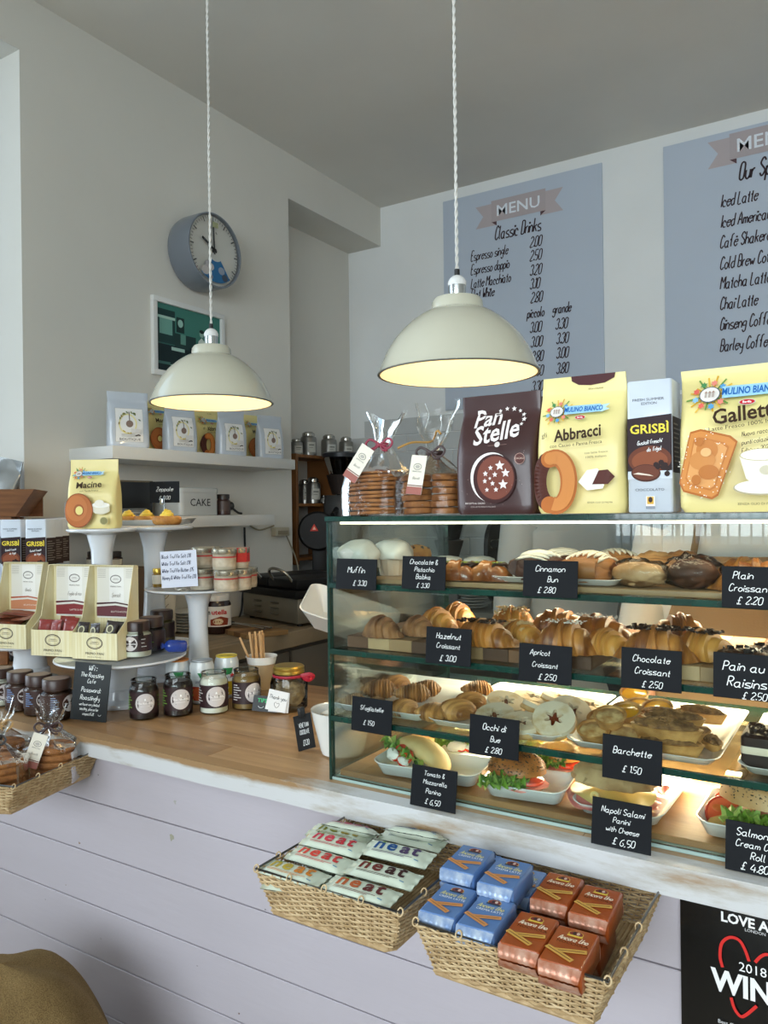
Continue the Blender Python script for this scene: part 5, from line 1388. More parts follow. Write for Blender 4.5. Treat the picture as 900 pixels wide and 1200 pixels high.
# ================================================================ shelf 1: pouches and yellow packets
def pouch_art(w, h, fr, t):
    A = Art(.00030)
    A.rect(-w * .33, h * .10, w * .33, h * .70, '#8d8a86'); A.rect(-w * .325, h * .104, w * .325, h * .696, '#eceae6')
    A.ring(-w * .04, h * .42, w * .20, h * .17, w * .035, '#eee3a6', 26)
    A.ell(0, h * .42, w * .085, w * .085, '#8b7468'); A.line([(0, h * .47), (0, h * .64)], w * .02, '#6a5a52')
    rn = random.Random(3)
    for k in range(13):
        a = rn.uniform(.1, 1) * PI; A.ell(w * .25 * cos(a), h * .42 + h * .21 * sin(a), w * .035, w * .016, ['#5f7044', '#7e8a50', '#8c7a44'][k % 3], 8, rn.random() * 3)
    for k in range(5):
        a = rn.uniform(1.05, 1.6) * PI; A.ell(w * .22 * cos(a), h * .40 + h * .15 * sin(a), w * .03, w * .014, '#c9b04e', 8, rn.random() * 3)
    for k in range(3): A.line([(-w * .2, h * (.235 - k * .02)), (w * .12, h * (.235 - k * .02))], w * .008, '#a8a29c')
    A.rect(w * .02, h * .26, w * .24, h * .33, '#dfdcd8'); A.line([(w * .12, h * .205), (w * .2, h * .225), (w * .24, h * .21)], w * .03, '#3b302c')
    A.text('BOUTIQUE', 0, h * .125, w * .055, '#3b302c', w=w * .5)
    A.bake('label_print', lambda x, y, l: fr(x, y, l), t, maxe=.03)
silv = mat('#bfc6cf', .34, metal=.0, var=.05, scale=18, coat=.35)
def shelfpos(px, X, z):
    p = at(px, 520, X=X)
    for _ in range(3): p = pos(px, p.y, z); p = Vector((X, at(px, 600 - (z - H) * FOC / (X * -sin(TH) + p.y * cos(TH)) - (px - 450) * ROLL, X=X).y, z))
    return p
def coffee(px, lab, w, h, seed, X=-2.325, rz=ROTL * .88):
    p = shelfpos(px, X, SH1)
    t = thing('coffee_pouch', lab, 'pouch', (X, p.y, SH1 + .001), rz=rz, group='silver coffee pouches on the upper shelf')
    fr = pouch(t, w, .055, h, silv, seed=seed, n=4.5, taper=.95, flare=1.03, crump=.003)
    pouch_art(w, h, fr, t)
coffee(150, 'silver coffee pouch at the left end of the upper shelf, tallest in view', .150, .205, 1, X=-2.325, rz=ROTL * .70)
coffee(211, 'silver coffee pouch second from the left on the upper shelf', .14, .195, 2)
coffee(271, 'silver coffee pouch third from the left on the upper shelf', .14, .195, 3)
coffee(316, 'silver coffee pouch at the right end of the upper shelf', .14, .195, 4)
def mac_art(t, fr, w, h, name='Macine', con='con Panna Fresca'):
    s = w / .15
    A = Art(.00030)
    flower_logo(A, -.040 * s, h * .79, .018 * s, ww=.062 * s)
    A.text(name, .002, h * .585, .0185 * s, '#3b2718', bold=.02, w=.075 * s, rot=.05); A.text(con, .004, h * .53, .005 * s, '#5a4424', w=.055 * s, rot=.04)
    A.ell(.040 * s, h * .27, .026 * s, .014 * s, '#d8d0b4', 24); A.poly([(.012 * s, h * .33), (.066 * s, h * .33), (.060 * s, h * .24), (.050 * s, h * .215), (.022 * s, h * .215), (.014 * s, h * .26)], '#e6e0cc'); A.ell(.039 * s, h * .335, .026 * s, .008 * s, '#fbf8ee', 24); A.ell(.036 * s, h * .36, .014 * s, .010 * s, '#f4eee0', 18)
    ring_cookie(A, -.026 * s, h * .26, .043 * s, .050 * s, '#bd6f3c', '#8f4a26')
    A.ell(.050 * s, h * .11, .012 * s, .012 * s, '#cfc28a', 14); A.ell(.050 * s, h * .11, .010 * s, .010 * s, '#8f8a5a', 14)
    A.bake('front_print', lambda x, y, l: fr(x, y, l), t, maxe=.016)
def yellow_shelf(px, lab, kind, seed, rz=ROTL * .95, X=-2.43):
    X = -2.43
    p = shelfpos(px, X, SH1)
    if kind == 'a': return pack_abb((X, p.y, SH1 + .001), .14, .205, lab, seed, rz=rz, small=True)
    t = thing('biscuit_packet', lab, 'packet', (X, p.y, SH1 + .001), rz=rz)
    fr = pouch(t, .135, .055, .205, yel, seed=seed, n=5, taper=.97)
    mac_art(t, fr, .135, .205)
yellow_shelf(184, 'yellow packet between the first two coffee pouches on the upper shelf', 'm', 5, X=-2.39)
yellow_shelf(241, 'yellow packet in the middle of the upper shelf', 'a', 6, X=-2.36)
yellow_shelf(296, 'yellow packet near the right end of the upper shelf', 'm', 7, X=-2.38)

# ================================================================ shelf 2: cake tin, jar, monitor, papers
ct = mat('#b9bcbb', .4, var=.03); 
a_ = shelfpos(213, -2.30, SH2); b_ = shelfpos(258, -2.30, SH2)
t = thing('cake_tin', 'grey-white enamel tin lettered CAKE on the lower shelf', 'tin', (-2.385, (a_.y + b_.y) / 2, SH2 + .001), rz=ROTL)
cw = b_.y - a_.y
G().rr([(.002, 0), (0, .003), (0, .098)], cw, .16, .02, ct).out('tin_body', t)
G().rr([(-.003, .092), (-.003, .108), (.002, .112)], cw, .16, .02, ct).out('lid', t)
G().tube([(cw * .3 * s_ + .012 * cos(a), 0, .112 + .010 * sin(a)) for s_ in (-1,) for a in [PI * i / 8 for i in range(9)]], .0022, mat('#3a3c3c', .4), 6).out('lid_handle', t)
A = Art(.0002); A.text('CAKE', 0, .038, .030, '#2b2c2d', bold=.005, w=cw * .52); A.bake('lettering', lambda x, y, l: (x, -.0803 - l, y), t)
p = shelfpos(266, -2.31, SH2)
t = thing('dark_jar', 'small dark labelled jar right of the cake tin', 'jar', (-2.33, p.y, SH2 + .001))
jar_mesh(t, .030, .088, mat('#3a2622', .3), label_c='#4a3a34', disc=False, lid=mat('#2a2422', .4))
p = shelfpos(278, -2.30, SH2)
t = thing('tea_strainer', 'small black metal utensil lying at the shelf end beside the dark jar', 'utensil', (-2.31, p.y, SH2 + .001), rz=.4)
G().tube(catmull3([(-.03, -.02, .045), (-.01, -.015, .03), (.01, 0, .010), (.02, .02, .006)]), .005, mat('#151515', .4), 8).out('handle', t, smooth=60)
G().blob((-.015, -.015, .038), (.016, .012, .018), mat('#1a1a1a', .4), 14, 8).out('bowl', t)
a_ = shelfpos(133, -2.30, SH2); b_ = shelfpos(193, -2.30, SH2)
t = thing('till_screen', 'black screen standing behind the pastries on the lower shelf', 'screen', (-2.40, (a_.y + b_.y) / 2 + .02, SH2 + .001), rz=ROTL)
mw = (b_.y - a_.y) * 1.02
G().box((-mw / 2, -.010, .012), (mw / 2, .014, .135), mat('#0c0c0d', .3)).out('screen_panel', t, bevel=.003)
G().box((-mw * .2, -.045, 0), (mw * .2, .045, .008), mat('#151516', .4)).out('foot', t, bevel=.002); G().box((-.02, .0145, .008), (.02, .024, .08), mat('#151516', .4)).out('neck', t)
G().box((-mw / 2, -.0115, .130), (mw / 2, -.0102, .136), mat('#6a5f48', .4)).out('top_trim', t)
p = shelfpos(60, -2.38, SH2)
t = thing('printed_sign', 'small white printed card propped on the left end of the lower shelf', 'card', (-2.37, 1.80, SH2 + .001), rz=ROTL * .8)
G().box((-.085, -.002, 0), (.085, .002, .052), mat('#c9cdd2', .4)).out('card', t)
A = Art(.0002); A.text('How to order', .0, .034, .009, '#22262b', w=.07, bold=.02)
for k in range(3): A.line([(-.07, .024 - k * .007), (.06, .024 - k * .007)], .0015, '#6d737c')
A.rect(-.08, .012, -.06, .045, '#6f7a8a')
A.bake('print', lambda x, y, l: (x, -.002 - l, y), t)
t = thing('newspaper', 'folded grey papers lying on the left end of the lower shelf', 'paper', (-2.33, 1.93, SH2 + .0015), rz=ROTL * .7)
for k in range(5): G().box((-.07 + k * .003, -.05, k * .006), (.07 - k * .004, .05, k * .006 + .004), mat(['#8c8f8e', '#6f7373', '#a3a5a3'][k % 3], .8, var=.3, scale=60)).out('sheet', t, rot=(0, 0, .08 * k))

# ================================================================ cake stands
STM = mat('#dfe3e8', .16, coat=.5, var=.03, scale=5)
def stand(name, lab, px, Y, z0, zt, r, stem, base, thick=.010, flare=.6):
    p = pos(px, Y, zt)
    t = thing('cake_stand', lab, 'cake stand', (p.x, Y, z0))
    h = zt - z0
    G().lathe([(base, 0), (base * 1.01, .004), (base * .98, .010), (base * .72, .018), (stem * 1.15, .03 + h * .06), (stem, h * .35), (stem * .92, h * .6), (stem * 1.02, h * .82), (stem * 1.4, h - thick * 1.6), (stem * 2.2, h - thick * .8)], 40, STM, cap=True).out('pedestal', t)
    G().lathe([(.001, h - thick * .7), (r * .5, h - thick), (r * .96, h - thick * .8), (r, h - thick * .4), (r, h - .001), (r * .985, h), (r * .97, h - .0015), (.001, h - .0025)], 64, STM, cap=False).out('plate', t)
    return t, p
# low stands standing on the worktop
ZA = 1.121
tA, pA = stand('a', 'low cake stand carrying the right display box and three jars', 142, 1.30, 1.0008, ZA, .157, .040, .070)
tA2, pA2 = stand('a2', 'low cake stand half hidden behind the one with the right display box', 184, 1.56, 1.0008, 1.100, .110, .050, .080)
tL, pL = stand('l', 'low cake stand under the two left display boxes', 35, 1.345, 1.0008, ZA, .160, .046, .075)
tB, pB = stand('b', 'tall slender cake stand crowded with small truffle jars', 232, 1.53, 1.0008, 1.272, .140, .027, .078)
tC1, pC1 = stand('c1', 'tall cake stand holding the yellow ring-cookie packet', 119, 1.36, ZA + .0005, 1.4335, .088, .027, .050)
tC2, pC2 = stand('c2', 'tall cake stand holding the plate of cream-topped pastries', 180, 1.585, 1.1005, 1.4335, .114, .030, .058)
YC_ = 1.66
bx = Vector((pC1.x, 1.66, 0))
t = thing('biscuit_packet', 'yellow packet with a big ring cookie on the left tall stand', 'packet', (pC1.x - .012, 1.350, 1.4345), rz=.50)
fr = pouch(t, .134, .062, .182, yel, seed=9, n=5, taper=.96, flare=1.0); mac_art(t, fr, .134, .182)
# plate of zeppole
t = dish('serving_plate', 'oblong white plate of cream-topped pastries on the tall stand', .225, .12, (pC2.x + .018, 1.57, 1.4342), .50, h=.014, up=.010)
choux = bake_m('#d39a50', '#a66a2a', 34, .8, .6)
for i, (px, dy, lab) in enumerate(((150, 0, 'choux ring with yellow cream at the left of the plate'), (172, .03, 'choux ring with yellow cream at the back of the plate'), (196, -.01, 'choux ring with a peak of yellow cream at the right of the plate'))):
    p = pos(px, 1.552 + dy * .8, 1.44)
    z = thing('cream_pastry', lab, 'pastry', (p.x, p.y, 1.4405), rz=i)
    g = G(); g.tube([((.026 + .002 * (k % 2)) * cos(2 * PI * k / 30), (.026 + .002 * (k % 2)) * sin(2 * PI * k / 30), .012) for k in range(30)], [.012 + .0013 * (k % 2) for k in range(30)], choux, 10, closed=True); g.lathe([(.02, .001), (.02, .018)], 16, choux); g.out('choux_ring', z, smooth=60)
    g = G(); g.tube([((.016 - .014 * k / 30) * cos(k * .5), (.016 - .014 * k / 30) * sin(k * .5), .022 + .016 * k / 30) for k in range(31)], .0075, mat('#f0cf4a', .35), 8); g.out('cream_swirl', z, smooth=60)
# sign with a clip stand in the pastries
t = sign('price_sign', .088, .062, [('Zeppole', 0, .55, .0115), ('£ 3.00', 0, .16, .010)], 'black chalk sign reading Zeppole above the cream pastries', tuple(pos(193, 1.59, 1.503)), rz=.50)
t.location.x -= .0
o = G().tube([(0, -.004, -.028), (0, -.004, .018)], .0018, mat('#a8adb0', .25, metal=.9), 8).out('clip_rod', t)
G().cbox((-.008, -.004, .004), (.010, .006, .018), mat('#a8adb0', .25, metal=.9)).out('clip_jaw', t, bevel=.001)

# ================================================================ display boxes of single biscuits
kraft = mat('#dccf9f', .6, hex2='#e6ddb8', scale=26, stretch=(9, 1, .3), thr=(.4, .6))
def display_box(px, Y, z, lab, w, rz, band, word, items, seed, depth=.085, sub=''):
    p = at(px, Y, Z=z)
    t = thing('display_box', lab, 'display box', tuple(p), rz=rz)
    d = depth; h = .064; H2 = .222; e = .0012
    G().box((-w / 2, 0, 0), (w / 2, e, h), kraft).out('front_flap', t)
    G().box((-w / 2, d - e, 0), (w / 2, d, H2), kraft).out('back_card', t)
    G().box((-w / 2 + e, e, 0), (w / 2 - e, d - e, e), kraft).out('bottom', t)
    for s_ in (-1, 1):
        g = G(); x = s_ * (w / 2 - e / 2)
        pts = [(0, 0), (d - e, 0), (d - e, H2), (d * .78, H2), (d * .42, h * 1.45), (0, h)]
        g.add([(x - e / 2, a, b) for a, b in pts] + [(x + e / 2, a, b) for a, b in pts], [tuple(range(6)), tuple(reversed(range(6, 12)))] + [(i, (i + 1) % 6, 6 + (i + 1) % 6, 6 + i) for i in range(6)], kraft)
        g.out('side_card', t, smooth=0)
    g = G(); g.box((-w / 2, d * .80, H2 - .0012), (w / 2, d, H2), kraft); g.out('top_lip', t)
    def oval(A, cx, cy, s):
        A.ring(cx, cy, s, s * .62, s * .10, '#4b3d38', 30); A.ring(cx, cy, s * .88, s * .50, s * .03, '#4b3d38', 26)
        for k in range(4): A.ring(cx - s * .3 + k * s * .22, cy - s * .05, s * .22, s * .18, s * .03, '#7a6a60', 10, 0, PI)
        A.line([(cx - s * .6, cy - s * .1), (cx + s * .6, cy - s * .12)], s * .03, '#7a6a60')
    A = Art(.0001); oval(A, 0, h * .62, w * .17); A.text('PRIMO PAN', 0, h * .18, .0062, '#4b3d38', w=w * .40); A.text('Biscotti di Marostica', 0, h * .08, .0026, '#6a5a50', w=w * .30)
    A.bake('front_print', lambda x, y, l: (x, -l, y), t)
    A = Art(.0001); A.rect(-w * .43, H2 * .40, w * .43, H2 * .975, '#e7e4da'); A.rect(-w * .15, H2 * .58, w * .18, H2 * .97, '#f0eee8'); oval(A, .0, H2 * .84, w * .12); A.text('PRIMO PAN', 0, H2 * .75, .0032, '#6a5a50', w=w * .24)
    A.hand(word, 0, H2 * .64, .0095, '#7a6e66', wf=.62, slant=.55, w=.0006)
    for k in range(6): A.line([(-w * .40, H2 * (.95 - k * .018)), (-w * .22, H2 * (.95 - k * .018))], .0008, '#a8a298'); A.line([(w * .24, H2 * (.95 - k * .018)), (w * .41, H2 * (.95 - k * .018))], .0008, '#a8a298')
    A.poly([(-w * .43, H2 * .57), (0, H2 * .585), (w * .43, H2 * .55), (w * .43, H2 * .535), (0, H2 * .57), (-w * .43, H2 * .55)], band[0]); A.poly([(-w * .43, H2 * .42), (w * .43, H2 * .42), (w * .43, H2 * .515), (0, H2 * .545), (-w * .43, H2 * .525)], band[1])
    A.text(sub, .01, H2 * .465, .0042, '#e8dcd0', w=w * .36)
    A.bake('back_print', lambda x, y, l: (x, d - e - l, y), t)
    return t, p
BW = .130
tb1, q1 = display_box(7, 760, ZA + .001, 'kraft display box with an orange band and flat brown biscuits, leftmost', BW, .27, ('#b5583a', '#c98662'), 'Kimelo', 0, 1, sub='BISCOTTI DI MARZO')
tb2, q2 = display_box(62, 769, ZA + .001, 'kraft display box with a maroon band and red wrapped biscuits, middle', BW, .27, ('#5f2530', '#8a3a3c'), 'Foglie di riso', 0, 2, sub='LATTE DI RISO')
tb3, q3 = display_box(111, 773, ZA + .001, 'kraft display box with a brown band and dark wrapped biscuits, right', BW, .25, ('#4b2a30', '#6f4146'), 'Speciali', 0, 3, sub='BISCOTTI DI NOCCIOLE')
def wrapped(parent_q, z, dx, dy, dz, lab, c1, w, l, rot, shiny=True, name='wrapped_biscuit', face=False, rz0=0):
    rot = (rot[0], rot[1], rot[2] + rz0)
    c, s_ = cos(rz0), sin(rz0)
    t = thing(name, lab, 'biscuit', (parent_q.x + dx * c - dy * s_, parent_q.y + dx * s_ + dy * c, z + dz), rot=rot)
    m = mat(c1, .35, var=.25, scale=30, coat=.4)
    def f(u, v, sg=1):
        x = (u - .5) * w; y = (v - .5) * l
        q = max(0, 1 - (2 * u - 1) ** 4) * max(0, 1 - (abs(2 * v - 1) / .86) ** 6 if abs(2 * v - 1) < .86 else 0)
        return (x * (1 + .03 * sin(v * 40) * (abs(2 * v - 1) > .86)), y, sg * (.0006 + .005 * q) + .001 * noise.noise(Vector((x * 80, y * 80, dz * 99))))
    g = G(); g.grid(lambda u, v: f(u, v), 14, 18, m); g.grid(lambda u, v: f(u, v, -1), 14, 18, m); g.out('wrapper', t, smooth=60, fixn=False)
    if face:
        A = Art(.0001); A.ell(0, .004, w * .30, w * .34, '#c9c4a4', 16); A.ell(0, .004, w * .2, w * .25, '#5f5a4a', 14); A.rect(-w * .3, -l * .36, w * .1, -l * .26, '#d5d9df')
        A.bake('emblem', lambda x, y, l_: (x, y, .0062 + l_), t, maxe=.006)
    return t
for k, (dx, dy, dz, rx, ry, rz, s_) in enumerate(((-.018, .030, .052, .25, .08, .1, 1.2), (.018, .045, .062, .2, -.1, -.3, 1.3), (.0, .050, .074, .1, .1, .3, 1.4), (-.03, .055, .068, .15, .0, .6, 1.2))):
    wrapped(q1, ZA + .001, dx, dy, dz + .012, ['flat brown biscuit in clear film at the front of the left box', 'flat brown biscuit in clear film, right of the left box', 'topmost flat brown biscuit of the left box', 'flat brown biscuit at the left rear of the left box'][k], ['#7d4630', '#8a5038', '#7a3826', '#8a4c34'][k], .062 * s_, .05, (rx, ry, rz), rz0=.27)
for k, (dx, dy, dz, rx, ry, rz) in enumerate(((-.040, .018, .050, 1.25, .05, .15), (-.010, .022, .049, 1.3, -.05, -.1), (.022, .035, .056, 1.1, .15, .2), (.036, .016, .047, 1.3, .0, .1), (.0, .050, .058, .9, .1, .5))):
    wrapped(q2, ZA + .001, dx, dy, dz + .012, 'red wrapped biscuit in the middle display box, ' + ['far left', 'second from the left', 'tilted towards the back', 'at the front right', 'lying at the rear'][k], '#8f2a22', .034, .052, (rx, ry, rz), rz0=.27)
for k, (dx, dy, dz, rx, ry, rz) in enumerate(((-.050, .018, .050, 1.2, .05, .1), (-.014, .018, .048, 1.3, -.1, -.15), (.028, .024, .054, 1.25, .12, .12), (.045, .040, .052, 1.0, .1, .4), (.004, .045, .050, .9, -.1, -.2))):
    wrapped(q3, ZA + .001, dx, dy, dz + .012, 'dark wrapped biscuit with pale emblem in the right display box, ' + ['far left', 'second from the left', 'leaning high at the right', 'behind at the right', 'behind in the middle'][k], '#2e2220', .030, .050, (rx, ry, rz), face=k < 3, rz0=.25)

# ---- chocolate biscuit boxes stacked on the left stand
ZG = 1.277
for i, (px, dy, lab) in enumerate(((-4, .0, 'leftmost biscuit box of the front row, cut by the frame edge'), (19, .0, 'second biscuit box of the front row on the left stand'), (48, .0, 'third biscuit box of the front row, nearest the ring-cookie packet'), (57, .070, 'biscuit box in the second row behind the third one'), (65, .140, 'biscuit box in the third row behind the third one'))):
    p = pos(px, 1.335 + dy, 1.38)
    pack_gris((p.x, 1.335 + dy, 1.2770), .062, .183, lab, 20 + i, rz=.40, d=.050)
t, p = stand('g', 'cake stand hidden under the chocolate biscuit boxes', 30, 1.405, ZA + .0005, 1.2760, .150, .045, .052)
# crate with a foil bag by the window
t = thing('wooden_crate', 'brown wooden crate tray by the window at far left', 'crate', (-2.44, 1.52, 1.50), rz=0)
wd = mat('#8a5a34', .55, hex2='#6b4325', scale=6, stretch=(1, 1, 8), bump=.2)
def slant(y0, y1, z0, z1, out_): pass
g = G()
g.add([(-.25, -.17, 0), (.19, -.17, 0), (.27, -.20, .13), (-.25, -.20, .13), (-.25, -.158, 0), (.19, -.158, 0), (.27, -.188, .13), (-.25, -.188, .13)], [(0, 1, 2, 3), (7, 6, 5, 4), (0, 4, 5, 1), (1, 5, 6, 2), (2, 6, 7, 3), (3, 7, 4, 0)], wd)
g.out('front_board', t, smooth=0)
g = G(); g.add([(.19, -.158, 0), (.19, .10, 0), (.27, .12, .13), (.27, -.188, .13), (.178, -.158, 0), (.178, .10, 0), (.258, .12, .13), (.258, -.188, .13)], [(0, 1, 2, 3), (7, 6, 5, 4), (0, 4, 5, 1), (1, 5, 6, 2), (2, 6, 7, 3), (3, 7, 4, 0)], wd); g.out('end_board', t, smooth=0)
G().box((-.25, -.158, 0), (.18, .10, .01), wd).out('bottom_board', t)
G().box((-.25, .10, 0), (.25, .115, .13), wd).out('rear_board', t)
q_ = at(40, 574, Y=1.50); t.scale = (.75, .75, .66); o_ = Matrix.Rotation(.80, 3, 'Z') @ Vector((.27 * .75, -.20 * .75, 0)); t.rotation_euler = (0, 0, .80); t.location = (q_.x - o_.x, q_.y - o_.y, 1.468)
cs_ = thing('crate_stand', 'narrow brown wooden rack that carries the crate by the window', 'rack', (t.location.x, t.location.y, 0), rz=.80)
for x_, y_ in ((-.16, .04), (.10, .04), (-.16, -.10), (.10, -.10)):
    w_ = Matrix.Rotation(.80, 3, 'Z') @ Vector((x_, y_, 0)) + Vector((t.location.x, t.location.y, 0))
    zb = 1.001 if w_.x > -2.39 else .951 if w_.x < -2.51 else .965
    G().box((x_ - .012, y_ - .012, zb), (x_ + .012, y_ + .012, 1.455), wd).out('post', cs_, bevel=.002)
for y_ in (.04, -.03, -.10): G().box((-.19, y_ - .025, 1.455), (.13, y_ + .025, 1.467), wd).out('slat', cs_, bevel=.001)
t2 = thing('wooden_upright', 'narrow brown wooden upright against the wall beside the crate', 'board', (-2.516, 1.600, .9505))
G().box((-.015, -.02, 0), (.015, .02, .69), wd).out('board', t2, bevel=.002)
t = thing('foil_bag', 'silver foil bag leaning in the wooden crate', 'bag', (t.location.x + .045, t.location.y + .005, 1.478), rot=(0, .22, .6))
pouch(t, .17, .08, .19, mat('#aeb4b8', .25, metal=.7, var=.15, scale=9, bump=.8, bscale=14), seed=31, crump=.012)

# ================================================================ jars on the low stand
jl = mat('#3b2420', .35, coat=.2); lidm = mat('#3c2721', .35, var=.1, scale=30); lidp = mat('#8f7767', .5)
def rjar(loc, lab, fillc, lidded=True, r=.0325, h=.088, ang=FA + .5, textc=None, group=None, labc='#2f1a1d', lid_=None, strip=None):
    t = thing('spread_jar', lab, 'jar', loc, group=group)
    if lidded: jar_mesh(t, r, h, CLEAR, lid=lid_ or lidm, lid_lab=lidp, label_c=labc, angle=ang, textc=textc, cfill=fillc, strip=strip, lid_h=.018)
    else: jar_mesh(t, r, h, CLEAR, label_c=labc, angle=ang, textc=textc, cfill=fillc, fill=.86, lab=(.16, .72), neck=.86)
    return t
white_f = mat('#eee6d6', .4, var=.06, scale=60); choc_f = mat('#2a1614', .3, var=.4, scale=90, bump=.5); green_f = mat('#6d5c2a', .35, var=.2, scale=40); hz_f = mat('#8f6e3c', .35, var=.1, scale=40)
p = away(at(161, 771, Z=ZA + .001), .028); rjar(tuple(p), 'white spread jar with a dark lid at the front of the low stand', white_f, ang=FA - .45, r=.0345, strip='#1f1512')
p = away(at(178, 765, Z=ZA + .001), .03); rjar(tuple(p), 'dark spread jar with green print behind the white one', choc_f, textc='#6fae3c', r=.034, ang=FA - 1.0)
p = away(at(190, 755, Z=ZA + .001), .04); rjar(tuple(p), 'third spread jar in the row, rearmost on the low stand', green_f, textc='#9aa886', r=.034, ang=FA - 1.0)
p = at(206, 757, Z=ZA + .017)
t = thing('wrapped_sweet', 'blue foil-wrapped cylinder lying on the low stand edge', 'sweet', tuple(p), rot=(PI / 2 - .1, 0, -.5))
bl = mat('#1d3f9a', .25, var=.3, scale=50, coat=.5)
G().lathe([(.001, -.026), (.013, -.025), (.0155, -.02), (.0155, .018), (.011, .025), (.005, .028), (.008, .036)], 20, bl, cap=True).out('wrapper', t)
# jars along the counter front
cz = 1.0008
def cj(px, py, lab, fill, lidded, **k):
    p = away(at(px, py, Z=1.0), .033); rjar((p.x, p.y, cz), lab, fill, lidded, **k); return p
LB = mat('#4a2a1c', .3, var=.2, scale=30); blu = '#4a7db8'
cj(67, 846, 'brown spread jar at the right end of the left row, nearest the wifi sign', LB, True, ang=FA + 1.0, textc='#8fa6c8', r=.036, h=.094, labc='#3a2018', strip='#1f3a5c')
cj(46, 840, 'brown spread jar second from the right in the left row', LB, True, ang=FA + .55, textc='#7fa0cf', r=.034, h=.094, labc='#3a2018', strip='#1f3a5c')
cj(24, 835, 'brown spread jar third from the right in the left row', LB, True, ang=FA + .55, textc='#7fa0cf', r=.034, h=.094, labc='#3a2018', strip='#1f3a5c')
cj(1, 829, 'spread jar with white filling at the left frame edge', white_f, True, ang=FA + .5, textc='#7fa0cf', r=.034, h=.092, labc='#3a2018', strip='#1f3a5c')
for i, (px, dy) in enumerate(((9, .13), (31, .15))):
    p = pos(px, 1.42 + dy * .6, 1.0)
    rjar((p.x, 1.45 + dy * .6, cz), ['dark jar of the back row at the left edge', 'dark jar of the back row, right one, behind the brown jars'][i], choc_f, True, textc='#7fa0cf', ang=FA)
cj(169, 845, 'open dark jar leftmost in the row on the worktop', choc_f, False, textc='#7fae4c', ang=FA + .12)
cj(209, 841, 'open dark jar second in the row on the worktop', choc_f, False, textc='#7fae4c', ang=FA + .18, r=.0335, h=.093)
cj(251, 838, 'open white-filled jar third in the row on the worktop', white_f, False, ang=FA + .12, r=.0335, h=.094)
cj(289, 833, 'open mustard-brown jar fourth in the row on the worktop', hz_f, False, ang=FA + .50, r=.034, h=.092)
# drink cans
def can(px, py, dy, lab, cols, seed):
    p = away(at(px, py, Z=1.0), dy)
    t = thing('drink_can', lab, 'can', (p.x, p.y, cz), rz=PI / 2 + FA)
    r, h = .0305, .106
    al = mat('#b9bec2', .25, metal=.9)
    G().lathe([(r * .78, 0), (r * .95, .004), (r, .012), (r, h * .86), (r * .86, h * .97), (r * .86, h)], 32, mat(cols[0], .3, coat=.3), cap=False).out('can_body', t)
    G().lathe([(r * .86, h * .965), (r * .90, h * .985), (r * .88, h), (r * .82, h * .985), (.001, h * .985)], 32, mat(cols[1], .35, metal=.2 if cols[1] != '#b9bec2' else .9, var=.1, scale=60), cap=False).out('foil_top', t)
    A = Art(.0001)
    A.rect(-.035, h * .10, .035, h * .42, cols[2]); A.rect(-.035, h * .42, .035, h * .62, '#dfe3e4'); A.poly([(-.012, h * .74), (.014, h * .74), (.010, h * .60), (-.002, h * .57)], '#2e7d46'); A.star(0.012, h * .56, .008, '#c8352c')
    A.text('SANPELLEGRINO', .0, h * .50, .006, '#29406a', w=.034); A.ell(-.012, h * .26, .012, .016, cols[3], 16)
    A.bake('can_print', lambda x, y, l: ((r * 1.004 + l) * cos(-PI / 2 + x / r), (r * 1.004 + l) * sin(-PI / 2 + x / r), y), t, maxe=.008)
can(209, 826, .035, 'orange-topped drink can behind the second open jar', ('#c9cdcd', '#e08a3a', '#3f8a5a', '#e58a2c'), 1)
can(237, 826, .025, 'silver-topped red drink can behind the white jar', ('#c9cdcd', '#b9bec2', '#c23a28', '#e0683a'), 2)
can(266, 820, .035, 'yellow-topped drink can between the jars and the stirrers', ('#c9cdcd', '#e3c832', '#d8b82c', '#e8dc8a'), 3)
# wifi sign
a = at(84, 845, Z=1.0); b = at(125, 846, Z=1.0)
t = thing('chalk_sign', 'tall black chalk sign with the wifi password leaning on the stand', 'chalk sign', ((a.x + b.x) / 2 + .004, (a.y + b.y) / 2 - .006, cz + .003), rot=(-.03, .10, .50))
G().box((-.042, -.0015, 0), (.042, .0015, .130), mat('#1b2226', .6, var=.2, scale=30)).out('board', t, bevel=.0006)
A = Art(.00006)
for s_, yy, hh_ in (('WiFi :', .114, .0105), ('The Roasting', .099, .0098), ('Cafe', .085, .0092), ('Password:', .065, .0105), ('Roastingly', .047, .0105), ('we have very limited', .034, .0066), ('seating, please be', .0235, .0066), ('respectful!! ', .0125, .0066)): A.hand(s_, 0, yy, hh_, '#e8eceb', wf=.72 if hh_ > .008 else .60, wob=.3, w=hh_ * .12)
A.ring(.026, .0165, .0032, .0032, .0007, '#e8eceb', 10, PI, 2 * PI)
A.bake('handwriting', lambda x, y, l: (x, -.0016 - l, y), t)
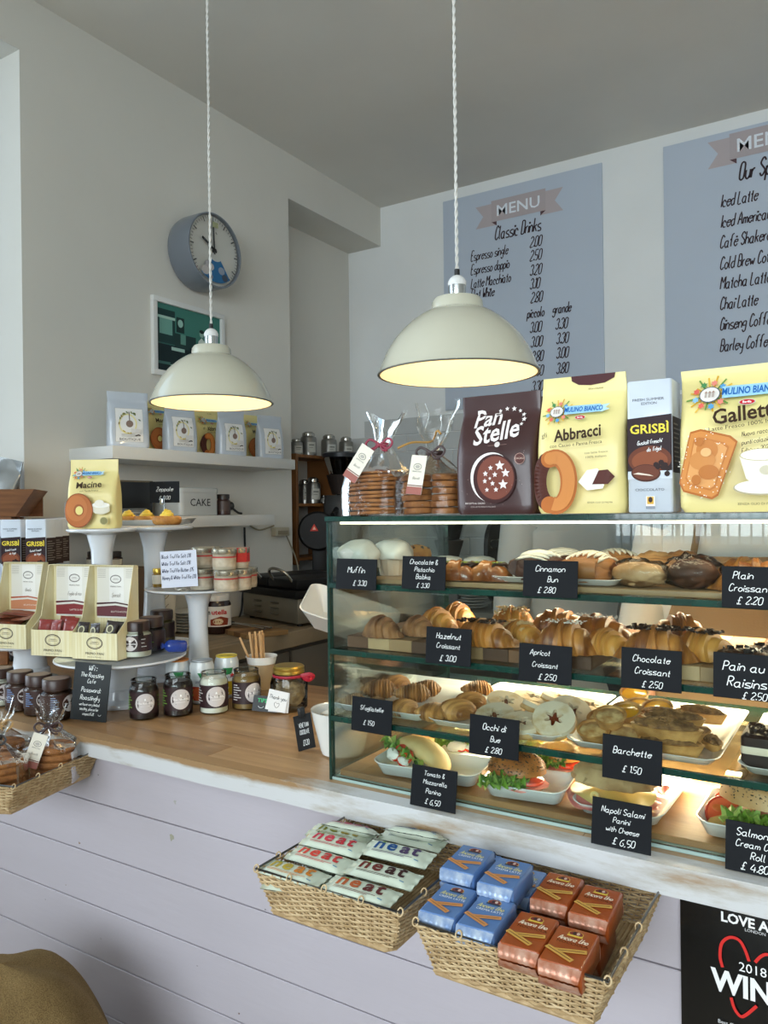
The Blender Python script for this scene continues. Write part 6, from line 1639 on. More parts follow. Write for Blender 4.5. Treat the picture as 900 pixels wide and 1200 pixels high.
# ================================================================ truffle jars on the tall stand
ZB_ = 1.2728
tin = mat('#b8b2a0', .25, metal=.85)
def tjar(px, dy, lv, lab, red=False):
    z = ZB_ + lv * .0540
    p = pos(px, 1.53 + dy, z)
    t = thing('truffle_jar', lab, 'jar', (p.x, 1.53 + dy, z), group='small truffle jars on the tall stand')
    r, h = .0310, .0535
    G().lathe([(r * .92, 0), (r * .96, .004), (r * .96, h * .72), (r, h * .76)], 28, mat('#b9ae98', .3, var=.2, scale=40), cap=True).out('jar_body', t)
    G().lathe([(r * .985, .008), (r * .985, h * .62)], 28, mat('#cbbfa8', .5, hex2='#9c8870', scale=40), cap=False).out('paper_label', t)
    G().lathe([(r * 1.0, h * .56), (r * 1.0, h * .63)], 28, mat('#b02a28', .5), cap=False).out('red_band', t)
    G().lathe([(r * 1.03, h * .74), (r * 1.05, h * .78), (r * 1.05, h * .95), (r * .98, h), (.001, h * .98)], 28, tin, cap=False).out('lid', t)
    if red: G().lathe([(r * 1.065, h * .3), (r * 1.065, h * 1.0)], 8, mat('#b3201f', .4), cap=False).out('red_seal', t)
for a_ in ((237, -.045, 0, 'truffle jar in the lower layer behind the price card'), (265, -.055, 0, 'largest-looking truffle jar at the front of the lower layer'), (281, -.005, 0, 'truffle jar in the lower layer, second from the right'), (288, .050, 0, 'rightmost truffle jar of the lower layer'),
           (238, -.015, 1, 'truffle jar on the upper layer beside the price card'), (247, .03, 1, 'truffle jar on the upper layer at the back'), (263, -.045, 1, 'front truffle jar of the upper layer, on the largest-looking one'), (278, .01, 1, 'truffle jar with a red seal on the upper layer'), (251, .045, 0, 'truffle jar at the back of the lower layer')):
    tjar(*a_, red=a_[0] == 278)
p = pos(185, 1.47, ZB_)
t = thing('honey_jar', 'small amber honey jar with a gold lid left of the price card', 'jar', tuple(p))
jar_mesh(t, .0150, .052, mat('#8a6a22', .2, coat=.4), label_c='#e6e0d0', disc=False, lid=mat('#c9a94e', .3, metal=.8), lid_h=.009)
a = at(211, 688, Y=1.42)
t = thing('price_card', 'white handwritten card listing truffle prices, clipped to the stand', 'price card', (a.x, 1.42, a.z), rot=(-.03, -.05, .60))
cw_ = .092; G().box((-cw_ / 2, -.0006, 0), (cw_ / 2, .0006, .093), mat('#d9deee', .6)).out('card', t)
A = Art(.00006)
for k, s_ in enumerate(('Black Truffle Salt £18', 'White Truffle Salt £18', 'White Truffle Butter £15', 'Honey & White Truffle £10')): A.hand(s_, -cw_ * .47, .075 - k * .018, .0092, '#20284a', al='l', wf=.62, w=.0011)
A.bake('handwriting', lambda x, y, l: (x, -.0007 - l, y), t)
G().tube(catmull3([(-.012, -.004, -.001), (-.004, -.010, -.007), (.010, -.008, -.004), (.020, -.004, -.010), (.008, .0, -.012), (-.004, -.002, -.008)]), .0022, mat('#a9a69e', .3, metal=.7), 6).out('wire_clip', t, smooth=60)
# ================================================================ stirrers, tip jar, cards, bowl
p = away(at(307, 812, Z=1.0), .05)
t = thing('stirrer_cup', 'ribbed paper cup filled with wooden stirrers', 'cup', (p.x, p.y, cz), rz=.6)
G().lathe([(.026, 0), (.037, .072)], 60, mat('#a98f6c', .7), rfn=lambda a, z: 1 + .02 * sin(a * 30), cap=True).out('ribbed_sleeve', t)
G().lathe([(.0365, .068), (.040, .084), (.0425, .086), (.042, .088), (.039, .085), (.030, .03), (.001, .03)], 40, mat('#ece9e2', .5), cap=False).out('cup', t)
rn = random.Random(4)
for k in range(14):
    x0 = rn.uniform(-.018, .008); y0 = rn.uniform(-.012, .012)
    o = G().box((-.003, -.0007, 0), (.003, .0007, .115 + rn.uniform(-.008, .008)), mat('#c79a66', .6, var=.15, scale=30)).out('stirrer', t, bevel=.0004, seg=1)
    o.location = (x0, y0, .034); o.rotation_euler = (rn.uniform(-.10, .10), rn.uniform(-.16, .02) - (.28 if k == 0 else 0), rn.uniform(-.5, .5))
p = away(at(339, 836, Z=1.0), .045)
t = thing('tip_jar', 'clear glass jar with gold lid, red ribbon and dried filling', 'jar', (p.x, p.y, cz), rz=.6)
G().lathe([(.036, 0), (.044, .006), (.045, .062), (.040, .078), (.033, .083), (.033, .088)], 40, CLEAR, cap=False).out('jar_body', t)
G().blob((0, 0, .036), (.038, .038, .033), mat('#a58a66', .6, hex2='#5f4630', scale=60, bump=1, bscale=60), 24, 14, amp=.25, fr=4).out('dried_filling', t)
G().lathe([(.036, .085), (.0375, .087), (.0375, .093), (.0365, .094), (.0375, .096), (.0375, .101), (.034, .104), (.001, .103)], 40, mat('#c2a552', .28, metal=.85), cap=False).out('lid', t)
g = G(); g.lathe([(.0385, .077), (.0390, .080), (.0385, .084)], 40, mat('#a0142f', .5), cap=False); g.out('ribbon', t)
G().tube(catmull3([(.030, -.02, .080), (.050, -.02, .084), (.058, -.015, .078), (.048, -.018, .072), (.034, -.02, .078)]), .0035, mat('#a0142f', .5), 6, flat=1.8).out('ribbon_bow', t, smooth=60)
p = at(318, 831, Z=1.0)
p = at(323, 838, Z=1.0)
t = thing('thank_you_card', 'white folded card reading Thank you in front of the tip jar', 'card', (p.x, p.y, cz + .006), rot=(-.10, .22, .5))
t.scale = (1.08, 1, 1.12)
G().box((-.024, -.0006, .002), (.020, .0006, .044), mat('#e6e7e8', .6)).out('front_leaf', t)
G().box((-.018, .008, -.002), (.026, .0092, .040), mat('#dfe0e1', .6)).out('rear_leaf', t, rot=(.12, -.12, 0))
A = Art(.00006); A.hand('Thank you', -.002, .026, .0078, '#25282c', wf=.8); A.line(catmull([(-.002, .020), (-.006, .019), (-.006, .014), (-.001, .009), (.004, .014), (.003, .019), (-.002, .017)], 4), .0007, '#25282c')
A.bake('handwriting', lambda x, y, l: (x, -.0007 - l, y), t)
a = away(at(297, 836, Z=1.0), .004)
t = thing('tips_card', 'small black card with green TIPS lettering beside the mustard jar', 'card', (a.x + .020, a.y + .016, cz + .001), rot=(-.25, .10, .5))
G().box((-.030, -.0008, 0), (.030, .0008, .036), mat('#14181b', .5)).out('card', t); A = Art(.00006); A.text('TIPS', -.008, .021, .009, '#3fc27a', bold=.02); A.ring(-.010, .012, .006, .004, .0009, '#e5e9e8', 10, PI, 2 * PI); A.star(.002, .011, .0018, '#d8607a')
A.bake('lettering', lambda x, y, l: (x, -.0009 - l, y), t)
p = away(at(313, 812, Z=1.0), .11)
t = thing('amber_jar', 'brown glass jar half hidden behind the thank you card', 'jar', (p.x, p.y, cz))
G().lathe([(.024, 0), (.027, .005), (.027, .05), (.022, .058), (.022, .066)], 28, mat('#5a3322', .15, coat=.6)).out('jar_body', t); G().lathe([(.023, .062), (.024, .066), (.024, .072), (.001, .073)], 28, mat('#6a3a2c', .3)).out('lid', t)
# white bucket bowl partly inside/behind the case side pane
p = at(400, 886, Z=1.0)
t = thing('white_bowl', 'white tapered bowl of wrapped sweets left of the display case', 'bowl', (-.886, 1.245, cz))
G().lathe([(.034, 0), (.040, .003), (.058, .085), (.061, .087), (.060, .083), (.042, .008), (.001, .006)], 48, mat('#dcdcd6', .25, coat=.3), cap=False).out('bowl_body', t)
for k in range(6): G().blob((.030 * cos(k * 1.05), .030 * sin(k * 1.05), .066 + .004 * (k % 2)), (.017, .012, .010), mat(['#e6e0cf', '#c9a23c', '#e9e6df'][k % 3], .3, var=.2, scale=60, coat=.4), 12, 8, amp=.4, seed=k).out('wrapped_sweet', t)
a = at(357, 876, Y=1.13)
t = thing('price_sign', 'slanting black sign with white capitals clipped to the white bowl', 'price sign', tuple(at(360, 878, Z=1.002)), rot=(-.04, -.14, .95))
t.scale = (.85, 1, 1.12)
G().box((-.021, -.0008, 0), (.021, .0008, .062), mat('#15181c', .5)).out('card', t); A = Art(.00006); A.hand('VENETIAN', 0, .040, .0075, '#e6eaea', wf=.55, slant=.1); A.hand('CIOCCOLATE', 0, .028, .0075, '#e6eaea', wf=.45, slant=.1); A.hand('£1.30', 0, .008, .0095, '#e6eaea', wf=.6, slant=.1)
A.bake('handwriting', lambda x, y, l: (x, -.0009 - l, y), t)
G().cbox((0, 0, .066), (.016, .010, .018), mat('#17181a', .4)).out('clip', t, bevel=.002)
# ================================================================ behind the counter
woodb = mat('#8f7f66', .6, hex2='#6d5f4b', scale=4, stretch=(9, 1, 1), bump=.3, bscale=30)
dcab = mat('#4a4640', .7, var=.2, scale=3)
t = thing('back_worktop', 'thick greyish wooden back worktop running along the left wall', 'worktop', (-2.2, 2.4, .94))
for k in range(6): G().box((-.285 + k * .0875, -.48, 0), (-.285 + (k + 1) * .0875 - .0006, 1.55, .06), woodb).out('stave', t, bevel=.0015, seg=1)
t = thing('back_cabinet', 'dark low cabinets under the back worktop', 'cabinet', (-2.2, 2.4, 0))
G().box((-.28, -.46, 0), (.20, 1.55, .938), dcab).out('carcass', t)
for k in range(4): G().box((.201, -.45 + k * .5, .08), (.218, .03 + k * .5, .92), mat('#5b554c', .6)).out('door', t, bevel=.002)
t = thing('rear_worktop', 'grey rear worktop below the tiled wall', 'worktop', (-1.9, 3.36, .93))
G().box((.02, 0, 0), (4.6, .60, .06), mat('#77756e', .4, var=.2, scale=5)).out('slab', t, bevel=.003)
G().box((.04, .02, -.93), (4.6, .60, -.002), dcab).out('carcass', t)

# panini grill
ang = math.atan2(2.505 - 2.647, -1.97 + 2.42)
t = thing('panini_grill', 'black-lidded stainless panini grill on the back worktop', 'grill', (-2.43, 2.655, 1.001), rz=ang)
ss = mat('#8b8577', .38, metal=.7, var=.15, scale=6); blk = mat('#0c0c0d', .5, var=.2, scale=20, spec=.25)
G().box((0, 0, .012), (.44, .38, .115), ss).out('housing', t, bevel=.006)
for i in range(3):
    for x in (.09, .23):
        G().blob((x + .035, -.001, .04 + i * .024), (.038, .007, .0055), mat('#7a7568', .3, metal=.8), 14, 6).out('vent', t)
G().box((-.008, -.02, .116), (.455, .39, .150), blk).out('lower_plate', t, bevel=.006)
G().box((.0, -.01, .152), (.215, .38, .195), blk).out('lid', t, bevel=.012); G().box((.225, -.01, .152), (.45, .38, .195), blk).out('lid', t, bevel=.012)
for x in (.10, .34):
    G().tube(catmull3([(x - .07, -.005, .185), (x - .06, -.035, .225), (x, -.05, .24), (x + .06, -.035, .225), (x + .07, -.005, .185)]), .006, mat('#a7a39a', .25, metal=.9), 8).out('handle', t, smooth=60)
G().lathe([(.014, 0), (.012, .012)], 16, mat('#c62a22', .4), c=(0, 0, 0), xf=Matrix.Translation((.445, .05, .07)) @ Matrix.Rotation(PI / 2, 4, 'Y')).out('switch', t)
for x, y in ((.03, .03), (.41, .03), (.03, .35), (.41, .35)): G().lathe([(.012, 0), (.012, .012)], 12, blk, c=(x, y, 0)).out('foot', t)
# spread jar, plates, board and tongs, bag
p = at(253, 743, Z=1.001)
t = thing('spread_jar', 'large hazelnut spread jar with white label on the back worktop', 'jar', (p.x - .02, p.y + .03, 1.001))
G().lathe([(.048, 0), (.053, .01), (.053, .115), (.045, .128)], 32, mat('#2a1512', .25, coat=.3)).out('jar_body', t)
G().lathe([(.046, .128), (.048, .131), (.048, .150), (.001, .151)], 32, mat('#e7e5df', .35), cap=False).out('lid', t)
G().lathe([(.0535, .030), (.0535, .108)], 32, mat('#e9e4dc', .4), cap=False).out('paper_label', t)
A = Art(.0001); A.text('n', -.036, .078, .018, '#1c1514', bold=.03); A.text('utella', .006, .078, .018, '#c3201f', bold=.03, w=.062); A.poly([(-.03, .035), (.04, .035), (.045, .060), (.01, .070), (-.03, .058)], '#8a3a22'); A.ell(.0, .05, .02, .012, '#d9c6a0', 14)
A.bake('label_print', lambda x, y, l: ((.0538 + l) * cos(-.75 + x / .0538), (.0538 + l) * sin(-.75 + x / .0538), y), t, maxe=.01)
t = thing('plate_stack', None, None)
bpy.data.objects.remove(t)
p = at(218, 742, Z=1.001)
for k in range(7):
    t = thing('side_plate', ['bottom', 'second from bottom', 'third from bottom', 'fourth from bottom', 'fifth from bottom', 'sixth from bottom', 'topmost'][k] + ' white plate of the stack behind the tall stand', 'plate', (p.x - .02, p.y + .05, 1.001 + k * .0115), group='stacked white plates')
    G().lathe([(.001, .002), (.05, .002), (.052, 0), (.056, .001), (.085, .012), (.086, .0135), (.084, .014), (.056, .005), (.001, .004)], 40, mat('#c9c7c0', .25), cap=False).out('plate_body', t)
p = at(222, 712, Y=2.22)
t = thing('printed_bag', 'white printed paper bag standing behind the stacked plates', 'bag', (-2.40, 2.12, 1.001), rz=.9)
fr = pouch(t, .16, .07, .27, mat('#cbc5b6', .6, var=.06), seed=41)
A = Art(.0004); A.ring(.02, .17, .035, .035, .003, '#8c7d5c', 24); A.ring(.02, .17, .022, .022, .002, '#6a5c44', 20); A.line(catmull([(-.05, .08), (-.02, .10), (.0, .07), (.03, .10), (.05, .12)], 5), .002, '#5c5344'); A.bake('print', lambda x, y, l: fr(x, y, l), t, maxe=.012)
p = at(300, 744, Z=1.001)
t = thing('chopping_board', 'small wooden board with steel tongs on the back worktop', 'board', (p.x - .05, p.y + .03, 1.001), rz=-.35)
for k, cc in enumerate(('#8a6a40', '#775734', '#96744a', '#6b4d2e', '#8a6a40')): G().box((-.13 + k * .052, -.09, 0), (-.13 + (k + 1) * .052 - .0004, .09, .018), mat(cc, .55, var=.2, scale=10)).out('wood_strip', t, bevel=.001, seg=1)
t = thing('tongs', 'steel serving tongs lying on the small wooden board', 'tongs', (p.x - .055, p.y + .03, 1.0205), rz=-.20)
st = mat('#b5b3ad', .25, metal=.9)
for s_ in (-1, 1):
    G().tube([(-.13, s_ * .002, .008), (-.05, s_ * .010, .010), (.05, s_ * .014, .010), (.11, s_ * .016, .009)], [.006, .005, .005, .007], st, 8, flat=.6).out('arm', t, smooth=60)
G().blob((-.125, 0, .009), (.022, .010, .008), mat('#1b1b1c', .4), 14, 8).out('grip', t)
t = thing('cardboard_box', 'brown box behind the stands with two dark jars on top', 'box', (-2.36, 1.92, 1.001), rz=.2)
G().box((-.09, -.09, 0), (.09, .09, .275), mat('#5f4a38', .7, var=.2)).out('carton', t, bevel=.002); G().box((-.09, -.02, .2752), (.09, .02, .2756), mat('#8a7458', .5)).out('tape', t)
for k, px_ in enumerate((-.045, .035)):
    t = thing('preserve_jar', ['dark-lidded jar with pale label on the brown box, left', 'dark-lidded jar with pale label on the brown box, right'][k], 'jar', (-2.36 + px_ * .9, 1.86 + px_ * .25, 1.2775))
    jar_mesh(t, .032, .062, mat('#2b1e1a', .3), label_c='#b8b2a2', disc=False, lid=mat('#1f1b1a', .4), lab=(.3, .7))
# socket and cables on the left wall
p = at(327, 623, X=XL + .01)
t = thing('wall_socket', 'small cream junction box on the wall above the grill', 'socket', (XL, p.y, p.z), rz=ROTL)
G().cbox((0, -.018, 0), (.10, .034, .042), mat('#b9b09a', .5)).out('casing', t, bevel=.003); G().cbox((0, -.037, -.004), (.07, .006, .018), mat('#8f8672', .5)).out('terminal', t, bevel=.001)
def cable(name, pts, r, c, lab):
    o = G().tube(catmull3([tuple(at(a, b, X=XL + off)) for a, b, off in pts]), r, mat(c, .5), 6).out(name, None, smooth=60); tag(o, lab, 'cable')
cable('power_cable', [(293, 616, .012), (303, 621, .012), (313, 619, .02), (321, 616, .02)], .004, '#9a8f74', 'cream cable running under the lower shelf to the junction box')
cable('power_cable', [(334, 624, .02), (341, 640, .012), (347, 655, .012), (350, 668, .012)], .004, '#8f8672', 'cream cable dropping from the junction box to the right')
cable('power_cable', [(286.5, 618, .012), (287, 640, .012), (288, 662, .012), (285, 690, .03), (283, 715, .03), (279, 726, .05)], .005, '#17171a', 'black cable hanging from the lower shelf behind the truffle jars')
# wooden wall unit with canisters in the recess
uw = mat('#8a5a2c', .5, hex2='#6f4420', scale=5, stretch=(1, 9, 1))
XR = -2.735
t = thing('wall_shelf_unit', 'orange-brown wooden shelf unit of tin canisters in the recess', 'shelf', (XR, 3.2, 1.20))
for y in (0, .33, .66): G().box((.001, y, 0), (.185, y + .018, .578 if y else .578), uw).out('upright', t, bevel=.001, seg=1)
for z in (.02, .303, .56):
    for y in (.0185, .3485): G().box((.001, y, z), (.185, y + .311, z + .016), uw).out('shelf_board', t, bevel=.001, seg=1)
cn = mat('#8f8c86', .28, metal=.85, var=.2, scale=10)
def canister(px, X, z, lab, r=.045, h=.13):
    p = at(px, 560, X=X); 
    for _ in range(2): p = Vector((X, p.y, z))
    t = thing('tin_canister', lab, 'canister', (X, p.y, z + .001), group='tin canisters in the recess')
    G().lathe([(r, 0), (r, h * .70), (r * .92, h * .78), (r * .70, h * .82)], 32, cn).out('canister_body', t)
    G().lathe([(r * .74, h * .80), (r * .76, h * .84), (r * .74, h * .94), (r * .5, h), (.001, h * 1.01)], 32, mat('#a6a29a', .22, metal=.9), cap=False).out('lid', t)
    A = Art(.0002); A.rect(-.024, h * .14, .024, h * .56, '#c3c0b6'); A.rect(-.016, h * .42, .014, h * .46, '#5c5a54'); A.rect(-.016, h * .32, .006, h * .345, '#8a877e')
    A.bake('paper_label', lambda x, y, l: ((r * 1.01 + l) * cos(-.5 + x / r), (r * 1.01 + l) * sin(-.5 + x / r), y), t, maxe=.01)
    return t
ZU = 1.20
canister(348, -2.64, ZU + .577, 'leftmost tin canister on top of the unit, half hidden by the wall', r=.035, h=.09)
canister(362, -2.62, ZU + .577, 'tallest-looking tin canister on top of the unit')
canister(386, -2.62, ZU + .577, 'tin canister on top of the unit, third along')
canister(406, -2.62, ZU + .577, 'tin canister on top of the unit, behind the cookie bags', r=.042)
canister(357, -2.66, ZU + .320, 'tin canister in deep shade at the left of the middle shelf', r=.040)
canister(367, -2.60, ZU + .320, 'bright tin canister on the middle shelf of the unit', r=.040, h=.14)
canister(379, -2.60, ZU + .320, 'small tin pot on the middle shelf of the unit', r=.018, h=.045)
# coffee grinders
def grinder(x, y, z, lab, s=1.0, zt=None):
    t = thing('coffee_grinder', lab, 'grinder', (x, y, z), rz=.3)
    G().rr([(.01, 0), (0, .01), (0, .20 * s), (.01, .24 * s)], .15 * s, .18 * s, .02, mat('#3c3b3a', .4, metal=.4)).out('grinder_body', t)
    G().lathe([(.035 * s, .24 * s), (.04 * s, .27 * s), (.095 * s, .44 * s)], 32, glass('#6d7178', refl=1.2), cap=False).out('hopper', t)
    G().lathe([(.05 * s, .245 * s), (.08 * s, .345 * s), (.001, .355 * s)], 28, mat('#2b1d16', .7, var=.5, scale=60, bump=1)).out('coffee_beans', t)
    G().lathe([(.099 * s, .435 * s), (.101 * s, .455 * s), (.09 * s, .462 * s), (.001, .465 * s)], 32, mat('#22262b', .35), cap=True).out('hopper_lid', t)
    G().tube([(0, -.09 * s, .17 * s), (0, -.15 * s, .14 * s)], .012 * s, mat('#1a1a1b', .4), 10).out('spout', t)
p = pos(401, 3.50, 1.40); grinder(p.x, 3.50, 1.31, 'coffee grinder with smoky hopper behind the left cookie bag', 1.05)
t = thing('grinder_stand', 'dark metal cabinet under the tall coffee grinder', 'cabinet', (p.x, 3.51, 1.001)); G().box((-.10, -.12, 0), (.10, .12, .306), mat('#2f2e2d', .5)).out('carcass', t, bevel=.004); G().cbox((0, -.123, .15), (.12, .004, .2), mat('#3d3b39', .5)).out('door', t)
p = pos(523, 3.55, 1.3); grinder(p.x, 3.58, .991, 'second coffee grinder seen through the top of the case', .95)
p = pos(373, 3.22, 1.2)
t = thing('machine_head', 'black round-headed machine with a red triangle behind the case', 'machine', (p.x, 3.22, 1.0015), rz=.62)
G().box((-.08, -.07, 0), (.08, .10, .03), blk).out('base', t, bevel=.004)
G().box((-.03, .0, .03), (.045, .07, .36), blk).out('column', t, bevel=.006)
G().lathe([(.02, -.05), (.095, -.045), (.10, -.02), (.10, .04), (.09, .05), (.001, .05)], 40, blk, xf=Matrix.Translation((0, .0, .375)) @ Matrix.Rotation(PI / 2, 4, 'X')).out('round_head', t)
A = Art(.0003); A.poly([(-.038, .375), (.004, .375), (-.017, .412)], '#c2362a'); A.poly([(-.026, .382), (-.008, .382), (-.017, .398)], '#e0b8a8')
A.bake('warning_triangle', lambda x, y, l: (x, -.0508 - l, y), t)
# espresso machine
a = pos(571, 3.42, 1.3); b = pos(700, 3.42, 1.3)
t = thing('espresso_machine', 'dark espresso machine behind the counter, seen through the case', 'machine', (a.x, 3.40, .991))
wm_ = b.x - a.x
for x in (0, wm_ - .02): G().rr([(0, 0), (0, .02)], .40, .44, .12, mat('#2c2c2d', .35, metal=.5), xf=Matrix.Translation((x, .20, .235)) @ Matrix.Rotation(PI / 2, 4, 'Y')).out('side_panel', t)
G().box((.021, .12, .03), (wm_ - .021, .40, .42), mat('#35332f', .35, metal=.6)).out('machine_body', t, bevel=.01)
G().box((.021, .01, .30), (wm_ - .021, .12, .34), mat('#9a958a', .3, metal=.8)).out('front_rail', t, bevel=.004)
G().box((.021, .01, .01), (wm_ - .021, .40, .05), mat('#77736a', .3, metal=.8)).out('drip_tray', t, bevel=.004)
for x in (.14, .36): 
    G().lathe([(.035, 0), (.035, .06)], 24, mat('#a7a297', .2, metal=.9), c=(x, .08, .21)).out('group_head', t); G().tube([(x, .06, .225), (x, -.06, .215)], .011, blk, 10).out('filter_handle', t)
for x in (.05, .47): G().lathe([(.022, 0), (.020, .02)], 20, blk, xf=Matrix.Translation((x, .01, .32)) @ Matrix.Rotation(PI / 2, 4, 'X')).out('steam_knob', t)
for k in range(5):
    c_ = thing('coffee_cup', ['leftmost', 'second', 'third', 'fourth', 'rightmost'][k] + ' pale cup warming on top of the espresso machine', 'cup', (a.x + .07 + k * .09, 3.60, 1.4125), group='cups on the espresso machine')
    G().lathe([(.020, 0), (.030, .02), (.034, .05), (.032, .05), (.026, .015), (.001, .006)], 24, CHINA, cap=False).out('cup_body', c_); G().tube(catmull3([(.030, 0, .042), (.048, 0, .036), (.044, 0, .018), (.030, 0, .016)]), .0035, CHINA, 6).out('cup_handle', c_, smooth=60)
for k in range(7):
    p = pos(545 + 3 * (k % 2), 3.50, 1.0)
    t = thing('saucer', ['lowest', 'second lowest', 'third lowest', 'middle', 'third highest', 'second highest', 'highest'][k] + ' saucer of the pile right of the second grinder', 'saucer', (p.x + .045, 3.50, .991 + k * .014), group='saucers piled by the grinder')
    G().lathe([(.001, .002), (.04, .001), (.075, .011), (.074, .013), (.04, .005), (.001, .005)], 28, mat('#b5b3ac', .3), cap=False).out('saucer_body', t)
# weighing pan and pump bottle behind the case's left end
t = thing('weighing_scale', 'white tilted weighing pan on a ribbed stem behind the glass case', 'scale', (-1.14, 1.648, 1.0008), rz=.55)
wp_ = mat('#d6d8d4', .3, coat=.3)
XFp = Matrix.Translation((0.0, 0, .215)) @ Matrix.Rotation(.32, 4, 'Y') @ Matrix.Rotation(.28, 4, 'X')
G().rr([(.07, -.055), (.05, -.052), (.004, .0), (0, .004), (.003, .006), (.055, -.044)], .25, .20, .03, wp_, xf=XFp).out('pan', t)
g = G()
for k in range(15): g.lathe([(.010, 0), (.0145, .004), (.010, .008)], 16, mat('#c4c3ba', .5), c=(0, 0, .02 + k * .0095), cap=False)
g.out('ribbed_stem', t); G().lathe([(.038, 0), (.036, .012), (.014, .024)], 28, wp_).out('base', t)
p = pos(420, 1.605, 1.06)
t = thing('pump_bottle', 'small white pump bottle behind the left end of the case', 'bottle', (p.x - .008, 1.605, 1.0008), rz=.5)
G().lathe([(.022, 0), (.024, .004), (.024, .035), (.010, .048), (.010, .056)], 24, mat('#cfd0ca', .35)).out('bottle_body', t)
G().tube([(0, 0, .055), (0, 0, .082)], .004, wp_, 8).out('pump_tube', t); G().tube([(-.010, 0, .086), (.0, 0, .087), (.035, 0, .080)], [.006, .006, .003], wp_, 8).out('nozzle', t, smooth=60)

# ================================================================ staff behind the counter (heads hidden by the packets)
def person(loc, rz, lab, shirt, apron, arm_pose, hair):
    t = thing('person', lab, 'person', loc, rz=rz)
    sk = mat('#c9957a', .5, var=.08, scale=8)
    V = {'pel': (0, 0, .95), 'wai': (0, .0, 1.08), 'che': (0, .0, 1.28), 'nk': (0, .0, 1.46), 'hd0': (0, -.01, 1.55), 'hd1': (0, -.015, 1.62), 'hd2': (0, -.01, 1.69)}
    rad = {'pel': (.16, .11), 'wai': (.13, .095), 'che': (.15, .10), 'nk': (.052, .052), 'hd0': (.062, .075), 'hd1': (.075, .092), 'hd2': (.060, .078)}
    E = [('pel', 'wai'), ('wai', 'che'), ('che', 'nk'), ('nk', 'hd0'), ('hd0', 'hd1'), ('hd1', 'hd2')]
    for s_, n in ((-1, 'l'), (1, 'r')):
        V['hip' + n] = (s_ * .09, 0, .88); V['kn' + n] = (s_ * .10, -.01, .48); V['an' + n] = (s_ * .10, .02, .09); V['to' + n] = (s_ * .11, -.13, .04)
        rad['hip' + n] = (.088, .088); rad['kn' + n] = (.058, .058); rad['an' + n] = (.040, .040); rad['to' + n] = (.034, .028)
        E += [('pel', 'hip' + n), ('hip' + n, 'kn' + n), ('kn' + n, 'an' + n), ('an' + n, 'to' + n)]
        el, wr, pm = arm_pose[n]
        V['sh' + n] = (s_ * .17, 0, 1.40); V['el' + n] = el; V['wr' + n] = wr; V['pm' + n] = pm
        rad['sh' + n] = (.055, .055); rad['el' + n] = (.040, .040); rad['wr' + n] = (.026, .022); rad['pm' + n] = (.036, .016)
        E += [('che', 'sh' + n), ('sh' + n, 'el' + n), ('el' + n, 'wr' + n), ('wr' + n, 'pm' + n)]
        d = (Vector(pm) - Vector(wr)).normalized(); side = Vector((0, 1, 0)).cross(d).normalized() if abs(d.y) < .9 else Vector((1, 0, 0))
        for k, L in enumerate((.062, .072, .068, .052)):
            b0 = Vector(pm) + d * .030 + side * ((k - 1.5) * .019)
            a1 = b0 + d * L * .5; a2 = b0 + d * L * .9 + Vector((0, -.012, -.006))
            for q, v_ in enumerate((b0, a1, a2)): V['f%s%d%d' % (n, k, q)] = tuple(v_); rad['f%s%d%d' % (n, k, q)] = (.0088 - q * .0008,) * 2
            E += [('pm' + n, 'f%s%d0' % (n, k)), ('f%s%d0' % (n, k), 'f%s%d1' % (n, k)), ('f%s%d1' % (n, k), 'f%s%d2' % (n, k))]
        th0 = Vector(pm) - side * .030 * s_ * 1; th1 = th0 - side * .02 * s_ + d * .025; th2 = th1 + d * .025
        for q, v_ in enumerate((th0, th1, th2)): V['t%s%d' % (n, q)] = tuple(v_); rad['t%s%d' % (n, q)] = (.010 - q * .001,) * 2
        E += [('pm' + n, 't%s0' % n), ('t%s0' % n, 't%s1' % n), ('t%s1' % n, 't%s2' % n)]
    keys = list(V); me = bpy.data.meshes.new('body')
    me.from_pydata([V[k] for k in keys], [(keys.index(a), keys.index(b)) for a, b in E], [])
    o = bpy.data.objects.new('body', me); C.objects.link(o); o.parent = t; me.materials.append(sk)
    sm = o.modifiers.new('skin', 'SKIN'); sm.use_smooth_shade = True
    for i, k in enumerate(keys): me.skin_vertices[0].data[i].radius = rad[k]
    me.skin_vertices[0].data[0].use_root = True
    o.modifiers.new('sub', 'SUBSURF').levels = 2; o.modifiers['sub'].render_levels = 2
    def loft(rows, m, name, n=36, amp=.006):
        def f(u, v):
            q = v * (len(rows) - 1); i = min(int(q), len(rows) - 2); w_ = q - i; w_ = w_ * w_ * (3 - 2 * w_)
            a, b = rows[i], rows[i + 1]; c = [a[j] * (1 - w_) + b[j] * w_ for j in range(5)]
            an = u * 2 * PI; k = 1 + amp * 12 * noise.noise(Vector((cos(an) * 2, sin(an) * 2, c[2] * 6)))
            return (c[0] + c[3] * k * sgn(cos(an), .85), c[1] + c[4] * k * sgn(sin(an), .85), c[2])
        return G().grid(f, n, 30, m, cu=True).out(name, t, smooth=70, fixn=False)
    loft([(0, 0, .86, .185, .135), (0, 0, 1.0, .175, .13), (0, 0, 1.12, .165, .125), (0, 0, 1.30, .195, .135), (0, 0, 1.40, .205, .11), (0, 0, 1.455, .11, .075), (0, 0, 1.475, .068, .062)], mat(shirt, .8, var=.08, scale=6), 'shirt')
    tr_ = mat('#2b2f38', .8, var=.1)
